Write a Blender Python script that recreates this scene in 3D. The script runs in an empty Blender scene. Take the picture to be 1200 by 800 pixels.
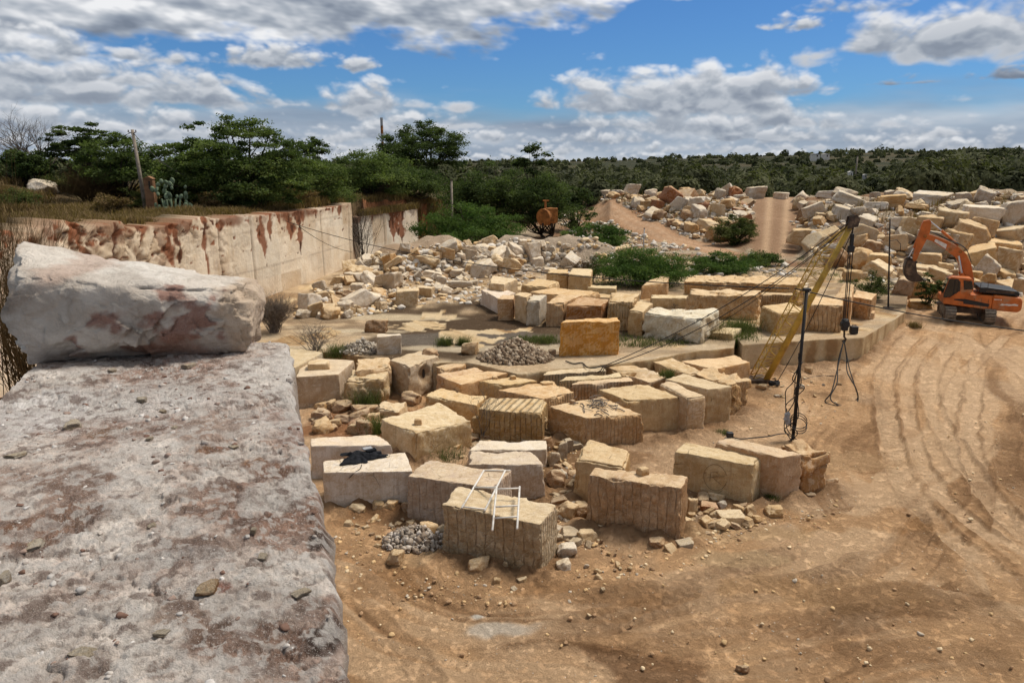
import bpy, math, random
import numpy as np
from mathutils import Vector, Matrix, Euler
random.seed(7)
RNG = np.random.default_rng(11)
SC = bpy.context.scene
COL = SC.collection
R = math.radians

# ------------------------------------------------------------------ camera geometry (metres; photo pixels are 1200x800)
CAMH = 10.5          # eye height above the yard
PITCH = math.atan(210/870.0)
FPX = 870.0
CP, SP = math.cos(PITCH), math.sin(PITCH)
BENCH = 1.35         # height of the quarry bench above the yard
LEDGE = CAMH-1.7     # top of the ledge one stands on

def ray(px, py):
    u = (px-600)/FPX; v = (py-400)/FPX
    return u, CP-v*SP, -(SP+v*CP)
def P(px, py, h=0.0):
    """point of the horizontal plane z=h seen at a photo pixel"""
    a, b, c = ray(px, py); t = (h-CAMH)/c
    return np.array([a*t, b*t, h])
def A(px, py, Y):
    """point at distance Y seen at a photo pixel"""
    a, b, c = ray(px, py); t = Y/b
    return np.array([a*t, Y, CAMH+c*t])
def pxm(Y): return Y/FPX*1.0     # about one photo pixel in metres at distance Y

# ------------------------------------------------------------------ numpy noise
def _h(ix, iy, iz, s):
    n = (ix.astype(np.int64)*374761393 + iy.astype(np.int64)*668265263 + iz.astype(np.int64)*2147483647 + s*974634777) & 0xFFFFFFFF
    n = ((n ^ (n >> 13))*1274126177) & 0xFFFFFFFF
    n = n ^ (n >> 16)
    return (n & 0xFFFFFF)/float(0xFFFFFF)*2-1
def vn3(x, y, z, s=0):
    xi, yi, zi = np.floor(x), np.floor(y), np.floor(z)
    fx, fy, fz = x-xi, y-yi, z-zi
    fx = fx*fx*(3-2*fx); fy = fy*fy*(3-2*fy); fz = fz*fz*(3-2*fz)
    xi = xi.astype(np.int64); yi = yi.astype(np.int64); zi = zi.astype(np.int64)
    r = 0
    for dx in (0, 1):
        wx = fx if dx else 1-fx
        for dy in (0, 1):
            wy = fy if dy else 1-fy
            for dz in (0, 1):
                wz = fz if dz else 1-fz
                r = r+_h(xi+dx, yi+dy, zi+dz, s)*wx*wy*wz
    return r
def vn2(x, y, s=0):
    xi, yi = np.floor(x), np.floor(y)
    fx, fy = x-xi, y-yi
    fx = fx*fx*(3-2*fx); fy = fy*fy*(3-2*fy)
    xi = xi.astype(np.int64); yi = yi.astype(np.int64); z = np.zeros_like(xi)
    return (_h(xi, yi, z, s)*(1-fx)*(1-fy)+_h(xi+1, yi, z, s)*fx*(1-fy)+_h(xi, yi+1, z, s)*(1-fx)*fy+_h(xi+1, yi+1, z, s)*fx*fy)
def fbm2(x, y, s=0, o=4, g=.5):
    r = 0; a = 1; c, q = math.cos(.6), math.sin(.6)
    for i in range(o):
        r = r+a*vn2(x, y, s+i*17); a *= g
        x, y = (c*x-q*y)*2.03+5.1, (q*x+c*y)*2.03-3.7
    return r
def fbm3(x, y, z, s=0, o=3, g=.5):
    r = 0; a = 1
    for i in range(o):
        r = r+a*vn3(x, y, z, s+i*31); a *= g
        x, y, z = x*2.03+z*.1+3.3, y*2.03+1.7, z*2.03-x*.1+9.1
    return r
def ss(a, b, x):
    t = np.clip((x-a)/(b-a), 0, 1); return t*t*(3-2*t)
def lerp(a, b, t): return a+(b-a)*t

# ------------------------------------------------------------------ mesh helpers
def mesh(name, V, F, smooth=True, attrs=None, fmat=None):
    V = np.asarray(V, dtype=np.float32)
    me = bpy.data.meshes.new(name)
    if isinstance(F, np.ndarray):
        n, k = F.shape
        me.vertices.add(len(V)); me.vertices.foreach_set('co', V.ravel())
        me.loops.add(n*k); me.loops.foreach_set('vertex_index', F.astype(np.int32).ravel())
        me.polygons.add(n); me.polygons.foreach_set('loop_start', np.arange(0, n*k, k, dtype=np.int32))
        try: me.polygons.foreach_set('loop_total', np.full(n, k, dtype=np.int32))
        except Exception: pass
    else:
        me.from_pydata([tuple(map(float, v)) for v in V], [], F)
    me.update(calc_edges=True)
    if smooth: me.polygons.foreach_set('use_smooth', np.ones(len(me.polygons), dtype=bool))
    for k, a in (attrs or {}).items():
        a = np.asarray(a, dtype=np.float32)
        if a.ndim == 1:
            at = me.attributes.new(k, 'FLOAT', 'POINT'); at.data.foreach_set('value', a)
        else:
            at = me.attributes.new(k, 'FLOAT_VECTOR', 'POINT'); at.data.foreach_set('vector', a.ravel())
    if fmat is not None: me.polygons.foreach_set('material_index', np.asarray(fmat, dtype=np.int32))
    me.validate(verbose=False)
    return me
def add(name, me, mat=None, parent=None, loc=(0, 0, 0), rot=(0, 0, 0), scale=None, color=None):
    if mat is not None and len(me.materials) == 0:
        for m_ in (mat if isinstance(mat, (list, tuple)) else [mat]): me.materials.append(m_)
    o = bpy.data.objects.new(name, me); COL.objects.link(o)
    o.location = tuple(map(float, loc)); o.rotation_euler = tuple(map(float, rot))
    if scale is not None: o.scale = tuple(map(float, scale)) if hasattr(scale, '__len__') else (float(scale),)*3
    if color is not None: o.color = (*[float(c) for c in color[:3]], 1)
    if parent is not None: o.parent = parent
    return o
def empty(name, loc=(0, 0, 0), rz=0):
    o = bpy.data.objects.new(name, None); COL.objects.link(o); o.location = tuple(map(float, loc)); o.rotation_euler = (0, 0, rz); o.empty_display_size = .2
    return o
def tag(o, label, cat, group=None, kind=None):
    o['label'] = label; o['category'] = cat
    if group: o['group'] = group
    if kind: o['kind'] = kind
    return o
class MB:
    """collects shapes for one mesh"""
    def __init__(s): s.v = []; s.f = []
    def raw(s, V, F):
        o = len(s.v); s.v += [tuple(map(float, p)) for p in V]; s.f += [[i+o for i in f] for f in F]; return s
    def box(s, c, d, rot=None):
        V = [Vector((x*d[0]/2, y*d[1]/2, z*d[2]/2)) for x in (-1, 1) for y in (-1, 1) for z in (-1, 1)]
        if rot is not None:
            M = Euler(rot).to_matrix(); V = [M @ v for v in V]
        V = [v+Vector(tuple(map(float, c))) for v in V]
        return s.raw(V, [(0, 1, 3, 2), (4, 6, 7, 5), (0, 4, 5, 1), (2, 3, 7, 6), (0, 2, 6, 4), (1, 5, 7, 3)])
    def tube(s, pts, r, n=8, cap=True):
        pts = [Vector(tuple(map(float, p))) for p in pts]; m = len(pts)
        rs = r if hasattr(r, '__len__') else [r]*m
        V = []; prev = None
        for i, p in enumerate(pts):
            d = (pts[min(i+1, m-1)]-pts[max(i-1, 0)])
            d = d.normalized() if d.length > 1e-9 else Vector((0, 0, 1))
            if prev is None:
                a = d.orthogonal().normalized()
            else:
                a = prev-d*prev.dot(d); a = a.normalized() if a.length > 1e-6 else d.orthogonal().normalized()
            prev = a; b = d.cross(a)
            for k in range(n):
                t = 2*math.pi*k/n; V.append(p+(a*math.cos(t)+b*math.sin(t))*rs[i])
        F = [(i*n+k, i*n+(k+1) % n, (i+1)*n+(k+1) % n, (i+1)*n+k) for i in range(m-1) for k in range(n)]
        if cap: F += [tuple(range(n-1, -1, -1)), tuple((m-1)*n+k for k in range(n))]
        return s.raw(V, F)
    def prism(s, poly, y0, y1, axes=(0, 2, 1)):
        """outline in the plane of axes[0], axes[1], extruded along axes[2]"""
        n = len(poly); V = []
        for y in (y0, y1):
            for a, b in poly:
                p = [0, 0, 0]; p[axes[0]] = a; p[axes[1]] = b; p[axes[2]] = y; V.append(p)
        F = [tuple(range(n)), tuple(range(2*n-1, n-1, -1))]+[(i, n+i, n+(i+1) % n, (i+1) % n) for i in range(n)]
        return s.raw(V, F)
    def build(s, name, mat, parent=None, loc=(0, 0, 0), smooth=False, bevel=0, color=None):
        import bmesh
        me = bpy.data.meshes.new(name); me.from_pydata(s.v, [], s.f)
        bm = bmesh.new(); bm.from_mesh(me); bmesh.ops.recalc_face_normals(bm, faces=bm.faces[:]); bm.to_mesh(me); bm.free()
        if smooth: me.polygons.foreach_set('use_smooth', [True]*len(me.polygons))
        o = add(name, me, mat, parent, loc, color=color)
        if bevel:
            b = o.modifiers.new('edge_round', 'BEVEL'); b.width = bevel; b.segments = 2; b.limit_method = 'ANGLE'; b.angle_limit = R(40)
        return o
def spline(pts, n=8):
    p = [np.array(q, float) for q in pts]; p = [2*p[0]-p[1]]+p+[2*p[-1]-p[-2]]; out = []
    for i in range(1, len(p)-2):
        for k in range(n):
            t = k/n
            out.append(.5*((2*p[i])+(-p[i-1]+p[i+1])*t+(2*p[i-1]-5*p[i]+4*p[i+1]-p[i+2])*t*t+(-p[i-1]+3*p[i]-3*p[i+1]+p[i+2])*t**3))
    out.append(p[-2]); return out
def sag(a, b, s, n=14):
    a = np.array(a, float); b = np.array(b, float)
    return [a+(b-a)*t-np.array([0, 0, 4*s*t*(1-t)]) for t in np.linspace(0, 1, n)]

# ------------------------------------------------------------------ node helpers
def mk(nt, typ, ins=None, **props):
    n = nt.nodes.new(typ)
    for k, v in props.items(): setattr(n, k, v)
    for k, v in (ins or {}).items():
        s = n.inputs[k]
        if isinstance(v, bpy.types.NodeSocket): nt.links.new(v, s)
        else: s.default_value = v
    return n
def mixc(nt, f, a, b, blend='MIX'):
    n = nt.nodes.new('ShaderNodeMix'); n.data_type = 'RGBA'; n.blend_type = blend; n.clamp_factor = True
    for i, v in ((0, f), (6, a), (7, b)):
        if isinstance(v, bpy.types.NodeSocket): nt.links.new(v, n.inputs[i])
        else: n.inputs[i].default_value = v if i == 0 else (*v[:3], 1)
    return n.outputs[2]
def mt(nt, op, a, b=None, c=None, clamp=False):
    n = nt.nodes.new('ShaderNodeMath'); n.operation = op; n.use_clamp = clamp
    for i, v in enumerate((a, b, c)):
        if v is None: continue
        if isinstance(v, bpy.types.NodeSocket): nt.links.new(v, n.inputs[i])
        else: n.inputs[i].default_value = v
    return n.outputs[0]
def mr(nt, v, a, b, c=0., d=1., smooth=True):
    n = nt.nodes.new('ShaderNodeMapRange'); n.interpolation_type = 'SMOOTHSTEP' if smooth else 'LINEAR'
    nt.links.new(v, n.inputs[0])
    for i, x in enumerate((a, b, c, d)): n.inputs[i+1].default_value = x
    return n.outputs[0]
def noise(nt, vec, scale, detail=4, rough=.55, dist=0., col=False):
    n = mk(nt, 'ShaderNodeTexNoise', {'Scale': scale, 'Detail': detail, 'Roughness': rough, 'Distortion': dist})
    if vec is not None: nt.links.new(vec, n.inputs['Vector'])
    return n.outputs['Color' if col else 0]
def newmat(name, rough=.8, spec=.3):
    m = bpy.data.materials.new(name); m.use_nodes = True; nt = m.node_tree
    b = nt.nodes['Principled BSDF']; b.inputs['Roughness'].default_value = rough; b.inputs['Specular IOR Level'].default_value = spec
    return m, nt, b
def simple(name, col, rough=.6, spec=.3, metal=0., var=.25, scale=3., bump=0., dirt=None, dirtamt=.4):
    m, nt, b = newmat(name, rough, spec); b.inputs['Metallic'].default_value = metal
    tc = mk(nt, 'ShaderNodeTexCoord').outputs['Object']
    f = noise(nt, tc, scale, 5, .6)
    c = mixc(nt, mr(nt, f, .3, .7), [x*(1-var) for x in col], [min(1, x*(1+var)) for x in col])
    if dirt is not None:
        g = noise(nt, tc, scale*.6, 6, .7)
        c = mixc(nt, mr(nt, g, .52, .68, 0, dirtamt), c, dirt)
    nt.links.new(c, b.inputs['Base Color'])
    if bump:
        bp = mk(nt, 'ShaderNodeBump', {'Strength': 1., 'Distance': bump, 'Height': noise(nt, tc, scale*6, 5, .6)})
        nt.links.new(bp.outputs[0], b.inputs['Normal'])
    return m
# ------------------------------------------------------------------ materials
def stone_material(name, dust=.78, bump=.055, grime=.7, streak=.75, dust_lit=(.82, .665, .43), dark=(.17, .10, .05)):
    """limestone tinted by the object's own colour; weathered flanks, dusty upper faces brightened as if sunlit, drill grooves where the object asks for them"""
    m, nt, b = newmat(name, .9, .15)
    tc = mk(nt, 'ShaderNodeTexCoord'); oi = mk(nt, 'ShaderNodeObjectInfo'); geo = mk(nt, 'ShaderNodeNewGeometry')
    off = mk(nt, 'ShaderNodeVectorMath', {0: tc.outputs['Object'], 1: mk(nt, 'ShaderNodeCombineXYZ', {0: mt(nt, 'MULTIPLY', oi.outputs['Random'], 57.), 1: mt(nt, 'MULTIPLY', oi.outputs['Random'], 31.), 2: 0.}).outputs[0]}, operation='ADD').outputs[0]
    rn = mk(nt, 'ShaderNodeVectorMath', {0: mk(nt, 'ShaderNodeVectorMath', {0: mk(nt, 'ShaderNodeVectorTransform', {0: geo.outputs['True Normal']}, vector_type='NORMAL', convert_from='WORLD', convert_to='OBJECT').outputs[0], 1: (1.25,)*3}, operation='MULTIPLY').outputs[0], 1: (1., 1., 1.)}, operation='SNAP').outputs[0]
    fw = mk(nt, 'ShaderNodeTexWhiteNoise', {'Vector': mk(nt, 'ShaderNodeVectorMath', {0: rn, 1: mk(nt, 'ShaderNodeCombineXYZ', {0: mt(nt, 'MULTIPLY', oi.outputs['Random'], 97.), 1: .5, 2: .5}).outputs[0]}, operation='ADD').outputs[0]}, noise_dimensions='3D').outputs['Value']
    tint = mixc(nt, mr(nt, fw, .15, .9, 0, 1., False), mixc(nt, 1., oi.outputs['Color'], (.84, .77, .68), 'MULTIPLY'), mixc(nt, .18, oi.outputs['Color'], (.74, .70, .64)))      # each face was cut or split at another time
    nz = mk(nt, 'ShaderNodeSeparateXYZ', {0: geo.outputs['Normal']}).outputs[2]
    side = mr(nt, nz, .75, .35)                      # flanks
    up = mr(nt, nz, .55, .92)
    big = noise(nt, off, .9, 5, .6, .6)
    med = noise(nt, off, 4.5, 6, .65, .4)
    fine = noise(nt, off, 34., 5, .7)
    c = mixc(nt, mr(nt, big, .35, .68, 0, grime), tint, mixc(nt, 1., tint, (.62, .50, .36), 'MULTIPLY'))
    c = mixc(nt, mr(nt, med, .45, .75, 0, .35), c, mixc(nt, 1., tint, (1.12, 1.10, 1.08), 'MULTIPLY'))
    # run-off streaks on the flanks
    st = mk(nt, 'ShaderNodeMapping', {'Vector': off, 'Scale': (5.5, 5.5, .35)}).outputs[0]
    s1 = noise(nt, st, 1.6, 6, .7, .3)
    s2 = mt(nt, 'MULTIPLY', mr(nt, s1, .5, .72, 0, streak), side)
    c = mixc(nt, s2, c, mixc(nt, .5, tint, dark, 'MIX'))
    # dark pits and cracks
    vo = mk(nt, 'ShaderNodeTexVoronoi', {'Vector': mixc(nt, .08, off, noise(nt, off, 3., 3, .5, 0, True)), 'Scale': 1.1}, feature='DISTANCE_TO_EDGE').outputs['Distance']
    crack = mt(nt, 'MULTIPLY', mr(nt, vo, .012, .0), mr(nt, noise(nt, off, 1.3, 3), .54, .66))
    c = mixc(nt, mt(nt, 'MULTIPLY', crack, .55), c, dark)
    # flanks hold a brown weathered skin, in patches
    c = mixc(nt, mt(nt, 'MULTIPLY', side, mr(nt, noise(nt, off, 2.1, 7, .7, .6), .36, .66, .05, .60)), c, mixc(nt, 1., tint, (.70, .57, .43), 'MULTIPLY'))
    ab = noise(nt, mk(nt, 'ShaderNodeMapping', {'Vector': off, 'Scale': (9., 9., 1.6)}).outputs[0], 1.5, 7, .75, .4)
    c = mixc(nt, mt(nt, 'MULTIPLY', side, mr(nt, ab, .54, .68, 0, .55)), c, mixc(nt, .4, tint, (.85, .80, .70)))
    # dust and fresh sawn skin on the tops, raised to brighten them like sunlight
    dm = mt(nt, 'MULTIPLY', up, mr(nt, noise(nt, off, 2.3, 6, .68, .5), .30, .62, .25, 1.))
    c = mixc(nt, mt(nt, 'MULTIPLY', dm, dust), c, mixc(nt, .55, tint, dust_lit))
    dirt = mt(nt, 'MULTIPLY', up, mr(nt, noise(nt, off, 3.7, 7, .72, .8), .56, .70, 0, .6))
    c = mixc(nt, dirt, c, (.27, .165, .085))
    c = mixc(nt, mr(nt, fine, .42, .70, .0, .6), c, mixc(nt, 1., c, (.62, .56, .49), 'MULTIPLY'))
    c = mixc(nt, mr(nt, noise(nt, off, 15., 7, .75, .5), .55, .70, 0, .45), c, mixc(nt, .35, tint, (.86, .82, .74)))
    c = mixc(nt, mr(nt, noise(nt, off, 9., 7, .75, .8), .60, .72, 0, .6), c, mixc(nt, .35, tint, dark))
    # relief
    gr = mk(nt, 'ShaderNodeAttribute', attribute_type='OBJECT', attribute_name='groove').outputs['Fac']
    sx = mk(nt, 'ShaderNodeSeparateXYZ', {0: off})
    wob = mt(nt, 'MULTIPLY', noise(nt, off, 1.5, 3), .10)
    ph = mt(nt, 'ADD', mt(nt, 'ADD', sx.outputs[0], mt(nt, 'MULTIPLY', sx.outputs[1], .8)), wob)
    w = mt(nt, 'ABSOLUTE', mt(nt, 'SINE', mt(nt, 'MULTIPLY', ph, 19.)))
    gw = mt(nt, 'MULTIPLY', mt(nt, 'MULTIPLY', mt(nt, 'POWER', w, .5), gr), mt(nt, 'MULTIPLY', side, mr(nt, med, .25, .6, .2, 1.)))
    c = mixc(nt, mt(nt, 'MULTIPLY', mt(nt, 'SUBTRACT', 1., mr(nt, w, .0, .45)), mt(nt, 'MULTIPLY', mt(nt, 'MULTIPLY', gr, side), mr(nt, med, .38, .60, .1, .75))), c, dark)
    nt.links.new(c, b.inputs['Base Color'])
    hgt = mt(nt, 'ADD', mt(nt, 'MULTIPLY', med, .8), mt(nt, 'ADD', mt(nt, 'MULTIPLY', fine, .22), mt(nt, 'MULTIPLY', gw, 1.8)))
    tr_ = mk(nt, 'ShaderNodeAttribute', attribute_type='OBJECT', attribute_name='topribs').outputs['Fac']
    rb = mt(nt, 'MULTIPLY', mt(nt, 'MULTIPLY', mt(nt, 'ABSOLUTE', mt(nt, 'SINE', mt(nt, 'MULTIPLY', mt(nt, 'ADD', mt(nt, 'SUBTRACT', sx.outputs[0], mt(nt, 'MULTIPLY', sx.outputs[1], .35)), wob), 11.))), up), tr_)
    hgt = mt(nt, 'ADD', hgt, mt(nt, 'MULTIPLY', rb, 2.2))
    hgt = mt(nt, 'SUBTRACT', hgt, mt(nt, 'MULTIPLY', crack, .6))
    hgt = mt(nt, 'ADD', hgt, mt(nt, 'MULTIPLY', noise(nt, off, 12., 6, .7, .6), .35))
    bp = mk(nt, 'ShaderNodeBump', {'Strength': 1., 'Distance': bump, 'Height': hgt})
    nt.links.new(bp.outputs[0], b.inputs['Normal'])
    return m

def ground_material(name, bump=.03, stones=True):
    """soil tinted by the vertex attribute 'tint', with clods, dust and grit"""
    m, nt, b = newmat(name, .95, .1)
    pos = mk(nt, 'ShaderNodeNewGeometry').outputs['Position']
    t = mk(nt, 'ShaderNodeAttribute', attribute_name='tint').outputs['Vector']
    a1 = noise(nt, pos, .8, 9, .68, .2); a2 = noise(nt, pos, 5., 9, .74, .1); a3 = noise(nt, pos, 45., 4, .7)
    c = mixc(nt, mr(nt, a1, .46, .76, 0, .35), t, mixc(nt, 1., t, (.66, .60, .54), 'MULTIPLY'))
    c = mixc(nt, mr(nt, a2, .48, .75, 0, .55), c, mixc(nt, 1., t, (1.25, 1.28, 1.32), 'MULTIPLY'))
    c = mixc(nt, mr(nt, a2, .42, .26, 0, .4), c, mixc(nt, 1., t, (.55, .50, .46), 'MULTIPLY'))
    c = mixc(nt, mr(nt, a3, .35, .75, 0, .4), c, mixc(nt, 1., c, (.7, .68, .66), 'MULTIPLY'))
    cr = noise(nt, pos, 2.6, 12, .78, .12); cr2 = noise(nt, pos, 11., 9, .76, .08)
    c = mixc(nt, mr(nt, cr, .525, .56, 0, .42), c, mixc(nt, 1., c, (1.22, 1.25, 1.28), 'MULTIPLY'))
    c = mixc(nt, mr(nt, cr, .445, .41, 0, .28), c, mixc(nt, 1., c, (.66, .60, .55), 'MULTIPLY'))
    c = mixc(nt, mr(nt, cr2, .40, .34, 0, .6), c, mixc(nt, 1., c, (.58, .52, .47), 'MULTIPLY'))
    c = mixc(nt, mr(nt, cr2, .60, .66, 0, .4), c, mixc(nt, 1., c, (1.3, 1.32, 1.36), 'MULTIPLY'))
    if stones:
        vo = mk(nt, 'ShaderNodeTexVoronoi', {'Vector': pos, 'Scale': 9.})
        sz = mk(nt, 'ShaderNodeSeparateColor', {0: vo.outputs['Color']}).outputs[0]
        peb = mt(nt, 'LESS_THAN', vo.outputs['Distance'], mt(nt, 'MULTIPLY', mt(nt, 'SUBTRACT', sz, .78), .9))
        c = mixc(nt, peb, c, mixc(nt, sz, (.30, .20, .12), (.62, .50, .38)))
        h0 = mt(nt, 'MULTIPLY', peb, .25)
    else: h0 = 0.
    nt.links.new(c, b.inputs['Base Color'])
    h = mt(nt, 'ADD', mt(nt, 'ADD', mt(nt, 'ADD', mt(nt, 'MULTIPLY', a2, .8), mt(nt, 'ADD', mr(nt, cr, .40, .60, 0., .7), mt(nt, 'MULTIPLY', cr2, .7))), mt(nt, 'MULTIPLY', a3, .35)), h0)
    bp = mk(nt, 'ShaderNodeBump', {'Strength': 1., 'Distance': bump, 'Height': h})
    nt.links.new(bp.outputs[0], b.inputs['Normal'])
    return m

def leaf_material(name, dark, light, trans=.35):
    m, nt, b = newmat(name, .8, .06)
    t = mk(nt, 'ShaderNodeAttribute', attribute_name='tone').outputs['Fac']
    c = mixc(nt, t, dark, light)
    nt.links.new(c, b.inputs['Base Color'])
    tr = mk(nt, 'ShaderNodeBsdfTranslucent', {'Color': mixc(nt, 1., c, (1.1, 1.25, .6), 'MULTIPLY')})
    mx = mk(nt, 'ShaderNodeMixShader', {0: trans, 1: b.outputs[0], 2: tr.outputs[0]})
    nt.links.new(mx.outputs[0], nt.nodes['Material Output'].inputs['Surface'])
    return m
M = {}
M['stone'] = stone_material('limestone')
M['ledge'] = None
M['soil'] = ground_material('quarry_soil', .055)
M['benchtop'] = ground_material('bench_soil', .035)
M['acacia'] = leaf_material('acacia_leaf', (.042, .068, .022), (.175, .220, .075))
M['darkleaf'] = leaf_material('dark_leaf', (.034, .054, .020), (.120, .155, .058))
M['feather'] = leaf_material('feather_leaf', (.040, .078, .020), (.125, .185, .055))
M['woods'] = leaf_material('far_leaf', (.038, .046, .024), (.125, .130, .066), .25)
M['drygrass'] = leaf_material('dry_grass', (.10, .065, .030), (.27, .19, .095), .3)
M['weed'] = leaf_material('weed_leaf', (.05, .068, .022), (.145, .155, .055), .3)
M['twig'] = simple('grey_twig', (.17, .14, .115), .9, .1, var=.35, scale=5)
M['bark'] = simple('bark', (.060, .047, .036), .9, .1, var=.4, scale=4, bump=.02)
M['orange'] = simple('orange_paint', (.50, .135, .028), .55, .3, var=.22, scale=1.6, dirt=(.36, .23, .13), dirtamt=.75)
M['black'] = simple('black_plastic', (.018, .017, .017), .5, .35, var=.3)
M['rubber'] = simple('track_steel', (.20, .165, .125), .75, .3, var=.4, scale=5, bump=.01)
M['dirtysteel'] = simple('dirty_steel', (.075, .050, .034), .6, .35, metal=.3, var=.4, scale=3, dirt=(.30, .2, .12), dirtamt=.6)
M['chrome'] = simple('bright_rod', (.62, .60, .57), .3, .5, metal=.8, var=.1)
M['glass'] = simple('cab_glass', (.012, .014, .016), .08, .6, var=.2)
M['white'] = simple('white_paint', (.66, .63, .58), .55, .3, var=.12, scale=6, dirt=(.35, .24, .15), dirtamt=.5)
M['yellow'] = simple('faded_yellow_paint', (.46, .29, .050), .6, .3, var=.22, scale=2.2, dirt=(.22, .12, .055), dirtamt=.8)
M['cable'] = simple('black_cable', (.016, .014, .013), .6, .3, var=.2)
M['pole'] = simple('dark_pole', (.022, .019, .018), .6, .3, var=.3)
M['wood'] = simple('weathered_wood', (.24, .205, .165), .9, .1, var=.3, scale=4)
M['cloth'] = simple('black_cloth', (.012, .013, .016), .9, .15, var=.4, scale=9)
M['grey'] = simple('grey_plastic', (.33, .33, .34), .6, .3, var=.15)
M['cactus'] = simple('cactus_skin', (.16, .21, .13), .7, .2, var=.3, scale=4)
M['rust'] = simple('rusty_iron', (.30, .12, .035), .85, .2, var=.4, scale=2, dirt=(.10, .035, .015), dirtamt=.7)
M['brick'] = simple('brown_brick', (.22, .12, .065), .9, .1, var=.3)
# ------------------------------------------------------------------ lie of the land
UX = [-1.2, -.10, .10, .13, .30, .318, .385, .40, .50, .80, 1.6]
F0 = [88, 85, 92, 90, 82, 74, 74, 66, 59, 55, 52]
F1 = [140, 138, 128, 108, 98, 108, 108, 84, 77, 75, 72]
WX = [-90, -40, -23.6, -21.3, -20.3, -18.6, -16.9, -15.7, -14.5, -14.2, -10.4, -9, 0, 8, 15, 30, 90]
WY = [4, 8, 20, 32, 36, 44, 52.6, 59, 68.0, 73.5, 85.5, 87, 97, 110, 135, 190, 400]
def G(x, y):
    x = np.asarray(x, float); y = np.asarray(y, float)
    yy = np.maximum(y, 1.); u = x/yy
    r = .8*ss(37, 48, y)*ss(9, 22, x)                               # the yard climbs towards the digger
    base = np.maximum(r, (BENCH-.25)*ss(50, 57, y)*ss(.50, .44, u))
    base = np.maximum(base, (BENCH+.05)*ss(60, 70, y))
    jag = 1.6*fbm2(x*.12, y*.12, 5, 3)
    f0 = np.interp(u, UX, F0)+jag; f1 = np.interp(u, UX, F1)+jag
    top = 3.9+.7*ss(.36, .6, u)
    hb = top*ss(0, 1, (y-f0)/(f1-f0))
    hb = hb+hb/4.*(.55*fbm2(x*.22, y*.22, 9, 4))*(1-.85*ss(.30, .325, u)*ss(.395, .378, u))
    g = base+hb
    hl = np.array([(-9.8, 62.5), (-8, 63), (-4, 65), (2, 67.5), (7, 68)])
    dh = np.full(x.shape, 1e9)
    for i in range(4):
        d0 = hl[i+1]-hl[i]; l2 = (d0**2).sum(); t = np.clip(((x-hl[i, 0])*d0[0]+(y-hl[i, 1])*d0[1])/l2, 0, 1)
        dh = np.minimum(dh, np.hypot((x-hl[i, 0]-d0[0]*t), (y-hl[i, 1]-d0[1]*t)))
    g = np.maximum(g, np.where(dh < 10, (BENCH-.3)+(2.5+.8*fbm2(x*.33, y*.33, 27, 3))*np.exp(-(dh/3.4)**2), -9.))
    far = ss(112, 150, y)
    g = lerp(g, 2.5+.9*fbm2(x*.013, y*.013, 3, 3), far)
    az = x/np.maximum(np.hypot(x, yy), 1)
    g = g+ss(170, 900, y)*(6.5+20*ss(.02, .75, az)+3*fbm2(x*.004, y*.004, 21, 3))*ss(-.25, .12, az)
    g = g+ss(170, 900, y)*5*ss(.05, -.3, az)
    # high ground behind the sawn wall
    yw = np.interp(x, WX, WY)
    wid = np.interp(x, [-16, -13, -6, 10], [.7, 1.2, 6, 16])
    kx = np.interp(x, [-24, -23.3, -14.6, -14.2], [1, .2, .2, 1]); w = ss(.9, .9+wid, (y-yw)*kx)
    hp = np.interp(x, [-14, -8, -2, 6, 20], [6.75, 5.6, 4.2, 3., 2.5])+.030*np.clip(54-y, 0, 30)*ss(-8, -16, x)+.018*np.clip(y-60, 0, 60)*ss(0, -16, x)
    hp = hp+1.9*np.exp(-((x+40)**2/40.+(y-58)**2/60.))+.30*fbm2(x*.3, y*.3, 13, 3)
    hp = hp+(0.6*fbm2(x*.05, y*.05, 14, 2))*ss(50, 70, y)
    g = np.where(y < 150, lerp(g, hp, w), g) if True else g
    g = g+.06*fbm2(x*.35, y*.35, 1, 4)
    return g

# front edge of the bench, from left to right
BE_PX = [(-250, 408), (330, 408), (400, 414), (455, 421), (511, 425), (546, 424), (575, 430), (606, 438), (640, 434), (700, 427.5), (760, 421.5), (812, 411.5), (861.5, 407)]
BE2_PX = [(870, 404), (893, 402), (925, 400), (960, 397.5), (1012, 395), (1024, 388), (1036, 381), (1048, 374), (1061, 366)]
BE = np.array([P(a, b, BENCH)[:2] for a, b in BE_PX]); BE2 = np.array([P(a, b, BENCH)[:2] for a, b in BE2_PX])
BEN = np.array([BE[-1]+(0.15, .2), BE[-1]+(.1, 2.0), BE2[0]+(-.15, 1.8), BE2[0]])
BALL = np.vstack([BE, BEN[1:3], BE2]); BU = BALL[:, 0]/BALL[:, 1]
BU = np.maximum.accumulate(BU+np.arange(len(BU))*1e-5)
def bench_front(u): return np.interp(u, BU, BALL[:, 1])
def on_bench(x, y):
    u = x/np.maximum(y, 1e-3)
    return (u < BU[-1]) & (y > bench_front(u)) & (y < 66)
def S(x, y):
    return np.where(on_bench(x, y), np.maximum(G(x, y), BENCH), G(x, y))
def hit(px, py, f=S):
    a, b, c = ray(px, py); t = np.geomspace(8, 2500, 6000)
    x, y, z = a*t, b*t, CAMH+c*t
    k = np.argmax(z < f(x, y))
    if z[k] >= f(x[k], y[k]): k = len(t)-1
    return np.array([x[k], y[k], float(f(x[k], y[k]))])
HU = np.linspace(-1.0, 1.1, 900); HY = 8*1.0045**np.arange(870)
HC = S(HU[:, None]*HY[None, :], np.repeat(HY[None, :], len(HU), 0))
_exact = hit
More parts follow.
